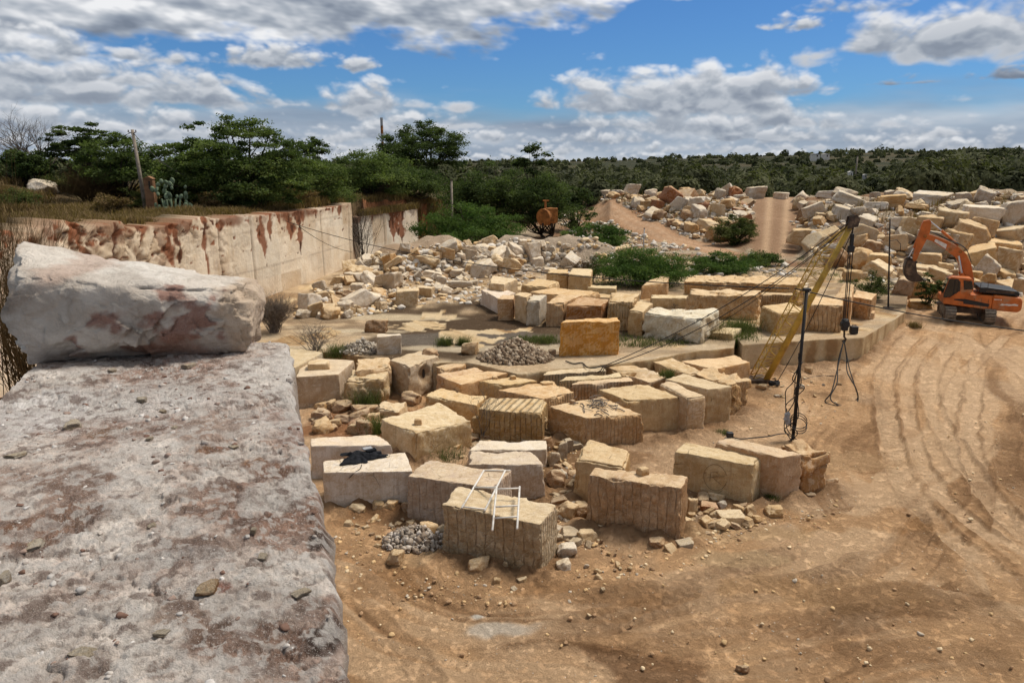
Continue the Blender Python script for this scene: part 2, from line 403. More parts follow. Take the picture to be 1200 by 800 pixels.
def hit(px, py, f=S):
    a, b, c = ray(px, py); u = a/b
    if f is not S or not (HU[0] < u < HU[-1]): return _exact(px, py, f)
    q = (u-HU[0])/(HU[1]-HU[0]); i = min(int(q), len(HU)-2); q -= i
    col = HC[i]*(1-q)+HC[i+1]*q; dz = CAMH+c/b*HY-col
    k = int(np.argmax(dz < 0))
    if k == 0: return _exact(px, py, f)
    t = dz[k-1]/(dz[k-1]-dz[k]); Y = HY[k-1]+(HY[k]-HY[k-1])*t
    z = CAMH+c/b*Y
    return np.array([u*Y, Y, z])
def gz(x, y):
    u = x/max(y, 1e-3)
    if HU[0] < u < HU[-1] and 8 < y < HY[-2]:
        q = (u-HU[0])/(HU[1]-HU[0]); i = min(int(q), len(HU)-2); q -= i
        return float(np.interp(y, HY, HC[i]*(1-q)+HC[i+1]*q))
    return float(S(np.array([x]), np.array([y]))[0])

# ------------------------------------------------------------------ wheel and crawler tracks pressed into the yard
TRK = [  # photo pixels along the track, half width (m), depth, kind (1 dusty pale, 0 dark churned), tread
 ([(1073, 390), (1045, 425), (1036, 450), (1041, 495), (1052, 548), (1078, 590), (1115, 627), (1157, 663), (1210, 690)], .42, .11, 1, 1),
 ([(1098, 392), (1075, 420), (1062, 450), (1066, 495), (1080, 540), (1105, 580), (1140, 615), (1190, 650)], .30, .09, 1, 0),
 ([(1118, 400), (1095, 430), (1087, 453), (1099, 490), (1125, 532), (1157, 580), (1191, 616), (1230, 640)], .42, .11, 1, 1),
 ([(1152, 405), (1144, 440), (1140, 465), (1136, 511), (1148, 560), (1180, 620)], .34, .09, 1, 0),
 ([(1062, 383), (1115, 390), (1167, 417), (1215, 450)], .35, .05, 1, 0),
 ([(1180, 392), (1150, 420), (1120, 450), (1110, 500)], .3, .04, 1, 0),
 ([(1215, 470), (1190, 500), (1180, 540), (1200, 590)], .4, .06, 0, 1),
 ([(610, 745), (680, 735), (760, 716), (820, 700), (880, 692), (945, 684), (1010, 664), (1062, 640), (1085, 612)], .42, .08, 0, 1),
 ([(640, 712), (720, 700), (790, 690), (850, 672), (900, 655), (950, 640)], .36, .06, 0, 1),
 ([(400, 640), (450, 668), (500, 690), (545, 705), (590, 712), (640, 712)], .36, .08, 0, 1),
 ([(400, 700), (440, 725), (470, 755), (500, 790), (520, 830)], .30, .09, 0, 0),
 ([(720, 800), (760, 770), (820, 745), (900, 735), (1000, 728), (1100, 715), (1210, 722)], .42, .07, 0, 1),
 ([(860, 800), (950, 775), (1050, 765), (1130, 770), (1220, 790)], .40, .06, 0, 1),
 ([(1215, 760), (1140, 700), (1100, 660), (1076, 612), (1064, 570)], .36, .06, 0, 1),
 ([(560, 770), (640, 765), (720, 775), (800, 790)], .34, .09, 1, 0),
 ([(880, 640), (930, 620), (985, 605), (1030, 600), (1060, 612)], .34, .09, 1, 0),
]
def track_fields(x, y):
    """height change, pale and dark amounts"""
    dz = np.zeros_like(x); pale = np.zeros_like(x); dark = np.zeros_like(x)
    wobx = .10*vn2(x*1.3, y*1.3, 77); woby = .10*vn2(x*1.3, y*1.3, 78)
    for pts, hw, dep, kind, tread in TRK:
        pl = np.array(spline([hit(a, b, G)[:2] for a, b in pts], 8))
        seg = np.linalg.norm(np.diff(pl, axis=0), axis=1); cum = np.concatenate([[0], np.cumsum(seg)])
        lo = pl.min(0)-2; hi = pl.max(0)+2
        idx = np.nonzero((x > lo[0]) & (x < hi[0]) & (y > lo[1]) & (y < hi[1]))[0]
        if len(idx) == 0: continue
        X = x[idx]+wobx[idx]; Y = y[idx]+woby[idx]
        best = np.full(len(idx), 1e9); sp = np.zeros(len(idx)); sd = np.zeros(len(idx))
        for i in range(len(seg)):
            if seg[i] < 1e-6: continue
            d = (pl[i+1]-pl[i])/seg[i]; ax = X-pl[i, 0]; ay = Y-pl[i, 1]
            t = np.clip(ax*d[0]+ay*d[1], 0, seg[i]); ex = ax-d[0]*t; ey = ay-d[1]*t
            dd = np.hypot(ex, ey); mk_ = dd < best
            best = np.where(mk_, dd, best); sp = np.where(mk_, cum[i]+t, sp); sd = np.where(mk_, ex*d[1]-ey*d[0], sd)
        q = best/hw
        end = ss(0, 1.2, sp)*ss(0, 1.2, cum[-1]-sp)*(.45+.55*ss(-.35, .35, fbm2(x[idx]*.5, y[idx]*.5, 31, 3)))
        inside = ss(1.03, .90, q)
        prof = -inside*.8+.6*np.exp(-((q-1.18)/.13)**2)
        tr = np.sin((sp+np.abs(sd)*.55)*2*np.pi/.34)*.35*inside if tread else 0
        dz[idx] += (prof+tr)*dep*end
        (pale if kind else dark)[idx] = np.maximum((pale if kind else dark)[idx], inside*end*(1 if kind else .8))
        dark[idx] = np.maximum(dark[idx], .6*np.exp(-((q-1.15)/.13)**2)*end)
    return dz, pale, dark

SWEEP = [([(1120, 384), (1090, 410), (1078, 450), (1086, 520), (1118, 590), (1180, 650), (1260, 710)], 7.5, .72), ([(430, 700), (520, 745), (640, 752), (760, 742), (870, 712), (985, 672), (1075, 612), (1100, 545)], 2.6, .9), ([(700, 830), (850, 770), (1000, 742), (1130, 742), (1260, 770)], 3.0, .8)]
def near_line(x, y, pl):
    best = np.full(x.shape, 1e9); sp = np.zeros_like(x); sd = np.zeros_like(x); cum = 0.
    for i in range(len(pl)-1):
        d = pl[i+1]-pl[i]; l = np.linalg.norm(d)
        if l < 1e-6: continue
        d = d/l; ax = x-pl[i, 0]; ay = y-pl[i, 1]; t = np.clip(ax*d[0]+ay*d[1], 0, l); ex = ax-d[0]*t; ey = ay-d[1]*t; dd = np.hypot(ex, ey); m_ = dd < best
        best = np.where(m_, dd, best); sp = np.where(m_, cum+t, sp); sd = np.where(m_, ex*d[1]-ey*d[0], sd); cum += l
    return best, sp, sd
APRON = [[(688, 618), (795, 637), (806, 622)], [(519, 655), (636, 676), (653, 650)], [(380, 600), (482, 597)], [(793, 572), (880, 596), (912, 592), (938, 583), (974, 573)], [(640, 517), (697, 512), (752, 523), (806, 510), (857, 492), (879, 480)], [(445, 520), (486, 543), (551, 520)], [(676, 590), (690, 560)], [(880, 440), (905, 438), (1012, 423), (1062, 379)], [(645, 590), (640, 560)]]
def col3(a): return np.array(a)[None, :]
def mixv(c, d, t): return c+(np.asarray(d)[None, :]-c)*np.clip(t, 0, 1)[:, None]
def terrain():
    cu = np.concatenate([np.linspace(-1.7, -.80, 60, endpoint=False), np.linspace(-.80, -.30, 130, endpoint=False), np.linspace(-.30, .80, 560, endpoint=False), np.linspace(.80, 1.7, 60)])
    rows = [-12.]
    while rows[-1] < 10: rows.append(rows[-1]+.5)
    while rows[-1] < 46: rows.append(rows[-1]*1.0034)
    while rows[-1] < 130: rows.append(rows[-1]*1.0065)
    while rows[-1] < 6000: rows.append(rows[-1]*1.03)
    ry = np.array(rows); nu, nr = len(cu), len(ry)
    Y = np.repeat(ry, nu); X = np.tile(cu, nr)*np.where(Y < 8, (Y+14)/22*10+0, Y+2)
    Z = G(X, Y)
    near = (Y < 52) & (Y > 8) & (Z < 2)
    i = np.nonzero(near)[0]
    dz, pale, dark = track_fields(X[i], Y[i])
    ap = np.zeros(len(i))
    for q in APRON:
        bd, _, _ = near_line(X[i], Y[i], np.array([P(a, b, 0)[:2] for a, b in q])); ap = np.maximum(ap, np.exp(-(bd/.55)**2))
    Z[i] += ap*(.16+.16*fbm2(X[i]*2.1, Y[i]*2.1, 43, 4))
    sw = np.zeros(len(i)); sa = np.zeros(len(i))
    wq = .9*fbm2(X[i]*.16, Y[i]*.16, 311, 3)
    for q, hw, am in SWEEP:
        bd, s_, d_ = near_line(X[i], Y[i], np.array(spline([P(a, b, 0)[:2] for a, b in q], 6))); m_ = ss(hw, hw*.55, bd)*am
        d_ = d_+wq; f_ = 1.2*fbm2(d_*.95, s_*.09, 301, 3)+.6*fbm2(d_*4.2, s_*.2, 303, 3)+.35*fbm2(X[i]*.7, Y[i]*.7, 305, 4); sw = np.where(m_ > sa, f_, sw); sa = np.maximum(sa, m_)
    Z[i] += .022*sw*sa
    Z[i] += dz+.035*fbm2(X[i]*1.7, Y[i]*1.7, 41, 4)+.016*fbm2(X[i]*7, Y[i]*7, 45, 2)
    # soil colours of the zones
    u = X/np.maximum(Y, 1)
    C = np.tile(col3((.55, .335, .175)), (len(X), 1))
    n1 = fbm2(X*.12, Y*.12, 51, 5); n2 = fbm2(X*.6, Y*.6, 61, 4)
    C = mixv(C, (.53, .36, .22), ss(.0, .5, n1+.3*n2)*.8)
    C = mixv(C, (.38, .22, .11), ss(.05, .6, -n1+.4*n2)*.75)
    P1 = np.zeros(len(X)); P2 = np.zeros(len(X)); P1[i] = pale; P2[i] = dark
    SW = np.zeros(len(X)); SW[i] = sw*sa; AP = np.zeros(len(X)); AP[i] = ap
    C = mixv(C, (.64, .43, .255), ss(.05, .75, SW)*.85); C = mixv(C, (.26, .145, .07), ss(.05, .8, -SW)*.75)
    C = mixv(C, (.25, .145, .075), AP*.75)
    C = mixv(C, (.66, .455, .28), P1*.75)
    C = mixv(C, (.185, .105, .055), P2*.7)
    for (a, b, rx, ry_, cc, am) in DRT:
        p = hit(a, b, G); d = np.hypot((X-p[0])/rx, (Y-p[1])/ry_)+.45*fbm2(X*1.1, Y*1.1, 71, 3)
        C = mixv(C, cc, ss(1.05, .6, d)*am)
    # heaps and slopes: gravelly brown
    back = ss(56, 66, Y)
    nb = fbm2(X*.35, Y*.35, 81, 4)
    heap = np.tile(col3((.29, .195, .12)), (len(X), 1)); heap = mixv(heap, (.42, .33, .23), ss(0, .5, nb)); heap = mixv(heap, (.25, .13, .07), ss(.15, .6, -nb)*.7); hz_ = ss(13, 8, X)*ss(76, 70, Y)*ss(-20, -15, X); heap = mixv(heap, (.46, .375, .28), hz_*.8)
    wet = ss(.10, .45, fbm2(X*.09+3, Y*.16, 83, 3))
    C = C*(1-back)[:, None]+heap*back[:, None]
    ramp = ss(.318, .327, u)*ss(.388, .378, u)*ss(70, 76, Y)*ss(125, 110, Y)
    rc = np.tile(col3((.30, .185, .11)), (len(X), 1)); q = (u-.3225)/.0625
    for cc in (.30, .68): rc = mixv(rc, (.50, .34, .21), np.exp(-((q-cc)/.085)**2)*.9)
    C = C*(1-ramp)[:, None]+rc*ramp[:, None]
    # path
    pl = np.array(spline([hit(a, b, G)[:2] for a, b in [(845, 296), (815, 287), (770, 271), (735, 257), (705, 249), (680, 243)]], 6))
    j = np.nonzero((Y > 70) & (Y < 140) & (np.abs(u-.16) < .3))[0]
    dd = np.min(np.hypot(X[j, None]-pl[None, :, 0], Y[j, None]-pl[None, :, 1]), axis=1)
    pm = np.zeros(len(X)); pm[j] = ss(2.1, 1.6, dd)
    C = mixv(C, (.45, .27, .155), pm)
    pr = np.zeros(len(X)); pr[j] = np.exp(-((dd-.75)/.3)**2); C = mixv(C, (.54, .37, .24), pr*.7*pm)
    # dry plateau and far plain
    yw = np.interp(X, WX, WY); pw = ss(.5, 1.6, (Y-yw)*np.interp(X, [-24, -23.3, -14.6, -14.2], [1, .2, .2, 1]))*(Y < 150)
    pc = np.tile(col3((.125, .088, .045)), (len(X), 1)); pc = mixv(pc, (.07, .062, .03), ss(0, .5, n1)*.7); pc = mixv(pc, (.26, .11, .05), ss(1.8, .6, (Y-yw)*.2)*(X < -10)*(X > -24))
    C = C*(1-pw)[:, None]+pc*pw[:, None]
    fw = ss(112, 150, Y); fc = np.tile(col3((.035, .038, .019)), (len(X), 1)); fc = mixv(fc, (.07, .06, .033), ss(.1, .6, fbm2(X*.02, Y*.02, 91, 4)))
    C = C*(1-fw)[:, None]+fc*fw[:, None]
    a = (np.arange(nr-1)[:, None]*nu+np.arange(nu-1)[None, :]).ravel()
    F = np.stack([a, a+1, a+1+nu, a+nu], 1)
    o = add('ground', mesh('ground', np.stack([X, Y, Z], 1), F, True, {'tint': C}), M['soil'])
    tag(o, 'sandy brown quarry yard and the scrub plain beyond it', 'ground', kind='structure')
DRT = [  # patches of another colour in the yard: px, py, radii (m), colour, amount
 (590, 735, 1.0, .5, (.62, .54, .44), .8), (560, 722, .3, .2, (.72, .68, .60), .9), (486, 655, .9, .5, (.54, .36, .2), .7), (440, 680, 1.2, .9, (.30, .16, .07), .6),
 (760, 790, 1.6, .9, (.20, .105, .05), .8), (700, 690, 2.2, .7, (.30, .165, .075), .6), (860, 655, 1.4, .4, (.54, .37, .21), .8), (880, 625, 2.0, .5, (.53, .35, .19), .8), (825, 610, .6, .35, (.58, .48, .36), .8),
 (960, 690, 3., .8, (.46, .28, .14), .7), (1060, 700, 2., .8, (.22, .12, .055), .6), (990, 540, 3., 1., (.47, .3, .16), .6), (700, 540, 2.4, 3., (.22, .115, .05), .7),
 (430, 500, 3., 3., (.26, .105, .04), .8), (620, 560, 2.5, 2.5, (.22, .125, .06), .6), (780, 600, 2., 1.2, (.2, .11, .05), .7), (1010, 610, 3., .9, (.42, .23, .10), .6), (470, 610, 2., 1., (.23, .12, .055), .7)]
terrain()

def quarry_bench():
    us = np.unique(np.concatenate([np.linspace(BU[0], BU[-1], 620), BU]))
    fr = bench_front(us)+.05*fbm2(us*60, us*0, 15, 3)
    rw = np.concatenate([[0, .002, .006], np.linspace(.014, .3, 50), np.linspace(.31, 1, 30)])
    nu = len(us)
    V = []; 
    for k, dep in enumerate([-1.7, -1.2, -.9, -.6, -.3, -.12, -.03]):
        yb = fr-.03+.035*fbm2(us*34, us*0+dep*2, 17, 3)*(dep < -.05)
        V.append(np.stack([us*yb, yb, np.full(nu, BENCH+dep)], 1))
    for t in rw:
        y = fr+(66-fr)*t; x = us*y
        z = BENCH+(0.03*fbm2(x*.4, y*.4, 19, 4)-.0)*min(1, t*30)
        V.append(np.stack([x, y, z], 1))
    nr = len(V); V = np.vstack(V)
    a = (np.arange(nr-1)[:, None]*nu+np.arange(nu-1)[None, :]).ravel()
    F = np.stack([a, a+1, a+1+nu, a+nu], 1)
    # right-hand end face
    e = np.arange(7, nr)*nu+nu-1; m = len(e); B = V[e].copy(); B[:, 2] -= 1.7
    V = np.vstack([V, B]); k = np.arange(m-1); nb = nr*nu
    F = np.vstack([F, np.stack([e[:-1], nb+k, nb+k+1, e[1:]], 1)])
    X, Y, Z = V.T
    C = np.tile(col3((.52, .38, .235)), (len(V), 1))
    n = fbm2(X*.16, Y*.3, 23, 5); n2 = fbm2(X*.5, Y*.9, 29, 4)
    inner = ss(1.0, 3.5, Y-bench_front(X/Y))
    C = mixv(C, (.58, .46, .31), ss(.0, .4, n2)*.8)
    C = mixv(C, (.27, .185, .11), ss(.0, .45, n+.2*n2)*.85*inner)
    C = mixv(C, (.20, .135, .08), ss(.1, .5, -n+.35*n2)*.75*inner)
    for (a_, b_, rx, ry_, cc, am) in [(535, 380, 5.6, 8., (.085, .055, .032), .95), (625, 374, 7.0, 8.0, (.085, .055, .032), .95), (560, 396, 5, 1.6, (.15, .125, .10), .85), (470, 372, 5, .9, (.55, .44, .29), .9), (400, 388, 4, .7, (.55, .45, .31), .9), (440, 345, 9, 2.2, (.34, .225, .125), .8),
                                    (360, 352, 4, 3, (.34, .22, .12), .8), (760, 412, 5, .6, (.33, .24, .15), .7), (590, 408, 4, .7, (.56, .46, .32), .8), (980, 383, 3.5, 1.2, (.42, .33, .23), .8), (690, 396, 3.5, 1.1, (.17, .125, .085), .8), (850, 400, 4, .8, (.36, .27, .17), .7)]:
        p = P(a_, b_, BENCH); d = np.hypot((X-p[0])/rx, (Y-p[1])/ry_)+.42*fbm2(X*.35, Y*.22, 73, 5)
        C = mixv(C, cc, ss(1.1, .7, d)*am)
    fc = (Z < BENCH-.02)
    sc = np.tile(col3((.58, .42, .235)), (len(V), 1)); m1 = fbm2(X*1.5+Y, Z*.5, 37, 4)
    sc = mixv(sc, (.68, .54, .35), ss(0, .5, m1)*.7); sc = mixv(sc, (.33, .19, .085), ss(.1, .6, -m1)*.8)
    C = np.where(fc[:, None], sc, C)
    o = add('quarry_bench', mesh('quarry_bench', V, F, False, {'tint': C}), M['benchtop'])
    tag(o, 'low sawn bench of pale stone with a dusty worked top', 'bench', kind='structure')
quarry_bench()

# ------------------------------------------------------------------ the sawn wall
def plates(x, y, f, sd, warp=.35):
    """broken crust: height of the tilted plate under each point, its random tone and the distance to its rim"""
    px_ = x*f+warp*fbm2(x*f*1.7, y*f*1.7, sd+1, 3); py_ = y*f+warp*fbm2(x*f*1.7+9, y*f*1.7, sd+2, 3)
    xi, yi = np.floor(px_).astype(np.int64), np.floor(py_).astype(np.int64); z0 = np.zeros_like(xi)
    d1 = np.full(x.shape, 9.); d2 = np.full(x.shape, 9.); hgt = np.zeros(x.shape); tone = np.zeros(x.shape)
    for a in (-1, 0, 1):
        for b in (-1, 0, 1):
            cx = xi+a+.5+.45*_h(xi+a, yi+b, z0, sd); cy = yi+b+.5+.45*_h(xi+a, yi+b, z0, sd+3)
            dd = np.hypot(px_-cx, py_-cy); t = _h(xi+a, yi+b, z0, sd+5)
            hh = t+.7*((px_-cx)*_h(xi+a, yi+b, z0, sd+7)+(py_-cy)*_h(xi+a, yi+b, z0, sd+9))
            m_ = dd < d1; d2 = np.where(m_, d1, np.minimum(d2, dd)); hgt = np.where(m_, hh, hgt); tone = np.where(m_, _h(xi+a, yi+b, z0, sd+11), tone); d1 = np.minimum(d1, dd)
    return hgt, tone, d2-d1
def wall_material():
    m, nt, b = newmat('sawn_wall_stone', .9, .15)
    t = mk(nt, 'ShaderNodeAttribute', attribute_name='tint').outputs['Vector']
    pos = mk(nt, 'ShaderNodeNewGeometry').outputs['Position']
    n1 = noise(nt, pos, .7, 6, .6, .5); n2 = noise(nt, pos, 5, 6, .65)
    st = mk(nt, 'ShaderNodeMapping', {'Vector': pos, 'Scale': (3., 3., .25)}).outputs[0]; n3 = noise(nt, st, 1.5, 6, .7)
    c = mixc(nt, mr(nt, n1, .4, .7, 0, .5), t, mixc(nt, 1., t, (.84, .75, .63), 'MULTIPLY'))
    c = mixc(nt, mr(nt, n3, .5, .72, 0, .32), c, mixc(nt, 1., t, (.70, .58, .45), 'MULTIPLY'))
    c = mixc(nt, mr(nt, n2, .4, .75, 0, .3), c, mixc(nt, 1., c, (1.15, 1.14, 1.12), 'MULTIPLY'))
    nt.links.new(c, b.inputs['Base Color'])
    bp = mk(nt, 'ShaderNodeBump', {'Strength': 1., 'Distance': .05, 'Height': mt(nt, 'ADD', n2, mt(nt, 'MULTIPLY', n3, .6))})
    nt.links.new(bp.outputs[0], b.inputs['Normal']); return m
M['wall'] = wall_material()
def sawn_wall(name, label, pts, top, bot, drips, seams, ragged, white=(.80, .69, .54), thick=2.5, earth=None):
    """pts: plan polyline; drips: list of (s0,width,length); seams: s positions; ragged(s) 0..1"""
    pl = np.array(pts, float); seg = np.linalg.norm(np.diff(pl, axis=0), axis=1); cum = np.concatenate([[0], np.cumsum(seg)]); L = cum[-1]
    ns = int(L/.11); s = np.linspace(0, L, ns); hz = np.concatenate([np.linspace(0, 1, 64)])
    px_ = np.interp(s, cum, pl[:, 0]); py_ = np.interp(s, cum, pl[:, 1])
    tx = np.gradient(px_, s); ty = np.gradient(py_, s); tl = np.hypot(tx, ty); nx, ny = ty/tl, -tx/tl
    rg = ragged(s); tp = top(s)+rg*.26*fbm2(s*.8, s*0, 3, 4)+rg*.10*np.sign(vn2(s*1.1, s*0, 4))
    SS, HH = np.meshgrid(s, hz, indexing='ij'); RG = rg[:, None]*np.ones_like(HH); TP = tp[:, None]*np.ones_like(HH)
    Z = bot+(TP-bot)*HH
    d = .05*fbm2(SS*.5, Z*.5, 7, 3)
    # loose blocky layer at the top of the face
    blk = ss(.45, .85, HH+.25*fbm2(SS*.25, Z*.3, 5, 2))*RG
    h1, rnd, rim = plates(SS, Z*1.5, .62, 401, .45); gp = ss(.16, .02, rim)
    d = d+blk*(.07*h1-.12*gp+.07*fbm2(SS*1.6, Z*1.6, 9, 4))
    for q in seams: d = d-.10*np.exp(-((SS-q+.04*Z)/.09)**2)
    tint = np.tile(np.array(white), (ns, len(hz), 1))
    def mix(c, t): 
        nonlocal tint; tint = tint+(np.array(c)-tint)*np.clip(t, 0, 1)[..., None]
    pan = _h(np.floor(SS/3.1).astype(np.int64), np.floor(Z/2.6).astype(np.int64), np.zeros(SS.shape, dtype=np.int64), 8)
    mix((.50, .36, .22), ss(0, 1, pan)*.6); mix((.62, .56, .46), ss(0, 1, -pan)*.5)
    mix((.50, .36, .22), ss(.35, -.1, HH+.2*fbm2(SS*.6, Z*.4, 61, 3))*.45)
    mix((.20, .13, .085), (1-ss(.0, .05, np.abs((Z-bot)/2.6-np.round((Z-bot)/2.6))))*.35*ss(-.3, .3, vn2(SS*.6, Z, 66)))
    mix((.50, .37, .24), blk*.7); mix((.66, .55, .41), blk*ss(-.1, .5, rnd)*.8); mix((.21, .10, .055), blk*np.maximum(gp, ss(.38, .62, fbm2(SS*.7, Z*.7, 12, 4)))*.6)
    for q in seams: mix((.17, .11, .07), np.exp(-((SS-q+.04*Z)/.06)**2)*.8)
    D0 = TP-Z
    for q, w, l in drips:
        ww = w*(.75+.7*vn2(Z*2.1, SS*0+q, 15)+.35*vn2(Z*5, SS*3+q, 25))*ss(l*1.05, l*.35, D0)+1e-3
        k = ss(1.1, .75, np.abs(SS-q-.35*vn2(Z*.7, SS*0+q, 16))/ww)*ss(l, l*.93, D0)
        mix((.24, .085, .038), k*.92); mix((.095, .040, .022), k*ss(.1, .5, fbm2(SS*2.5, Z*1.2, 18, 3))); d = d-.04*k
    mix((.20, .085, .045), ss(.45, .12, D0+.4*fbm2(SS*1.1, SS*0, 19, 3))*.85*(.4+.6*ss(-.2, .3, vn2(SS*.5, SS*0, 20))))
    X = px_[:, None]+nx[:, None]*d; Y = py_[:, None]+ny[:, None]*d
    V = np.stack([X, Y, Z], 2).reshape(-1, 3)
    nh = len(hz); a = (np.arange(ns-1)[:, None]*nh+np.arange(nh-1)[None, :]).ravel()
    F = np.stack([a, a+nh, a+nh+1, a+1], 1)
    # top and back
    tpv = np.stack([px_-nx*thick, py_-ny*thick, tp+.1], 1); btv = np.stack([px_-nx*thick, py_-ny*thick, np.full(ns, bot)], 1)
    n0 = len(V); V = np.vstack([V, tpv, btv]); k = np.arange(ns-1)
    te = np.arange(ns)*nh+nh-1
    F = np.vstack([F, np.stack([te[:-1], te[1:], n0+k+1, n0+k], 1), np.stack([n0+k, n0+k+1, n0+ns+k+1, n0+ns+k], 1)])
    # the end faces
    for e, fl in ((0, 1), (ns-1, 0)):
        col = np.arange(nh)+e*nh; nb = len(V)
        bk = np.stack([np.full(nh, tpv[e, 0]), np.full(nh, tpv[e, 1]), V[col, 2]], 1); V = np.vstack([V, bk]); kk = np.arange(nh-1)
        F = np.vstack([F, np.stack([col[:-1], col[1:], nb+kk+1, nb+kk], 1)])
    T = np.vstack([tint.reshape(-1, 3), np.tile(col3((.19, .14, .075)), (2*ns, 1)), np.tile(col3((.50, .42, .32)), (2*nh, 1))])
    o = add(name, mesh(name, V, F, True, {'tint': T}), M['wall'])
    return tag(o, label, 'rock wall')
def s_at(pts, px):
    pl = np.array(pts, float); best = None
    cum = 0
    for i in range(len(pl)-1):
        for t in np.linspace(0, 1, 60):
            q = pl[i]+(pl[i+1]-pl[i])*t; e = abs(600+FPX*q[0]/((q[1])*CP-(4.-CAMH)*SP)-px)
            if best is None or e < best[0]: best = (e, cum+t*np.linalg.norm(pl[i+1]-pl[i]))
        cum += np.linalg.norm(pl[i+1]-pl[i])
    return best[1]
WP = [(-23.6, 20), (-21.3, 32), (-20.3, 36), (-18.6, 44), (-16.9, 52.6), (-15.7, 59), (-14.5, 68.0)]
sp_ = lambda q: s_at(WP, q)
wL = sp_(415)
DR = [(sp_(205), .7, 2.7), (sp_(213), .35, 2.9), (sp_(244), .28, 4.2), (sp_(262), .35, 1.0), (sp_(311), .5, 3.7), (sp_(318), .35, 2.0), (sp_(330), .4, 1.2), (sp_(341), 1.0, 2.1), (sp_(352), .8, 3.5), (sp_(400), .4, 1.0), (sp_(357), .3, 1.1), (sp_(372), .3, .9), (sp_(392), .25, .6), (sp_(105), .35, 2.2), (sp_(92), .25, 2.6), (sp_(140), .3, 1.6), (sp_(170), .3, 1.2)]
sawn_wall('rock_wall', 'tall pale sawn quarry wall with rust red earth stains running down it', WP, lambda s: np.interp(s, [0, wL*.25, wL*.5, wL*.7, wL*.9, wL], [7.95, 7.65, 7.25, 6.95, 6.8, 6.95]), .8, DR,
          [sp_(q) for q in (299, 379, 411, 262)], lambda s: np.interp(s, [0, sp_(200), sp_(250), sp_(280), wL], [1, 1, .6, .18, .12]))
PATH = np.array(spline([hit(a, b, G)[:2] for a, b in [(845, 296), (815, 287), (770, 271), (735, 257), (705, 249), (680, 243)]], 6))
W2 = [A(422, 300, 70.5)[:2], A(440, 300, 74)[:2], A(463, 300, 78)[:2], A(489, 300, 82.5)[:2], A(491, 300, 85)[:2]]
s2 = lambda q: s_at(W2, q)
sawn_wall('rock_wall', 'short white sawn wall with a broad rusty panel, behind the rubble heap', W2, lambda s: A(450, 250, 76)[2]+0*s, 1., [(s2(460), .8, 3.3), (s2(470), 1.0, 3.6), (s2(465), .6, 2.8), (s2(437), .2, 1.)], [s2(451)], lambda s: .15+0*s, white=(.80, .73, .62))
# ------------------------------------------------------------------ the ledge one stands on
def ledge_material():
    m, nt, b = newmat('ledge_crust', .92, .12)
    t = mk(nt, 'ShaderNodeAttribute', attribute_name='tint').outputs['Vector']
    pos = mk(nt, 'ShaderNodeNewGeometry').outputs['Position']
    a = noise(nt, pos, 7, 8, .7, .5); g = noise(nt, pos, 60, 5, .75); h = noise(nt, pos, 190, 3, .7)
    c = mixc(nt, mr(nt, a, .40, .68, 0, .6), t, mixc(nt, 1., t, (.62, .56, .53), 'MULTIPLY'))
    c = mixc(nt, mr(nt, g, .54, .66, 0, .6), c, (.60, .54, .49))
    c = mixc(nt, mr(nt, g, .42, .30, 0, .45), c, mixc(nt, 1., c, (.48, .40, .36), 'MULTIPLY'))
    c = mixc(nt, mr(nt, h, .60, .68, 0, .75), c, (.74, .69, .64))
    nt.links.new(c, b.inputs['Base Color'])
    hh = mt(nt, 'ADD', mt(nt, 'MULTIPLY', a, .5), mt(nt, 'ADD', mt(nt, 'MULTIPLY', g, .6), mt(nt, 'MULTIPLY', h, .28)))
    bp = mk(nt, 'ShaderNodeBump', {'Strength': 1., 'Distance': .035, 'Height': hh}); nt.links.new(bp.outputs[0], b.inputs['Normal'])
    return m
M['ledge'] = ledge_material()
def ledge_parts(x, y):
    z = LEDGE+.028*fbm2(x*1.0, y*1.0, 101, 3)+.012*np.abs(fbm2(x*3.4, y*3.4, 103, 4))-.02
    h1, t1, r1 = plates(x, y*1.35, 2.6, 301); h2, t2, r2 = plates(x, y*1.3, 8.5, 331, .5); h3, t3, r3 = plates(x, y, 24., 361, .6)
    worn = ss(-.35, .25, fbm2(x*1.3+5, y*1.3, 171, 3))          # some areas stay powdery and even
    z = z+worn*(.010*h1+.007*h2*ss(-.3, .3, t1+.3))+.0042*h3*(.35+.65*worn)+.006*fbm2(x*19, y*19, 105, 3)+.0025*vn2(x*70, y*70, 106)
    z = z-.010*ss(.10, .0, r1)*worn-.005*ss(.12, 0, r2)*worn
    return z, t1, t2, t3, r1, r2, worn
def ledge_z(x, y): return ledge_parts(x, y)[0]
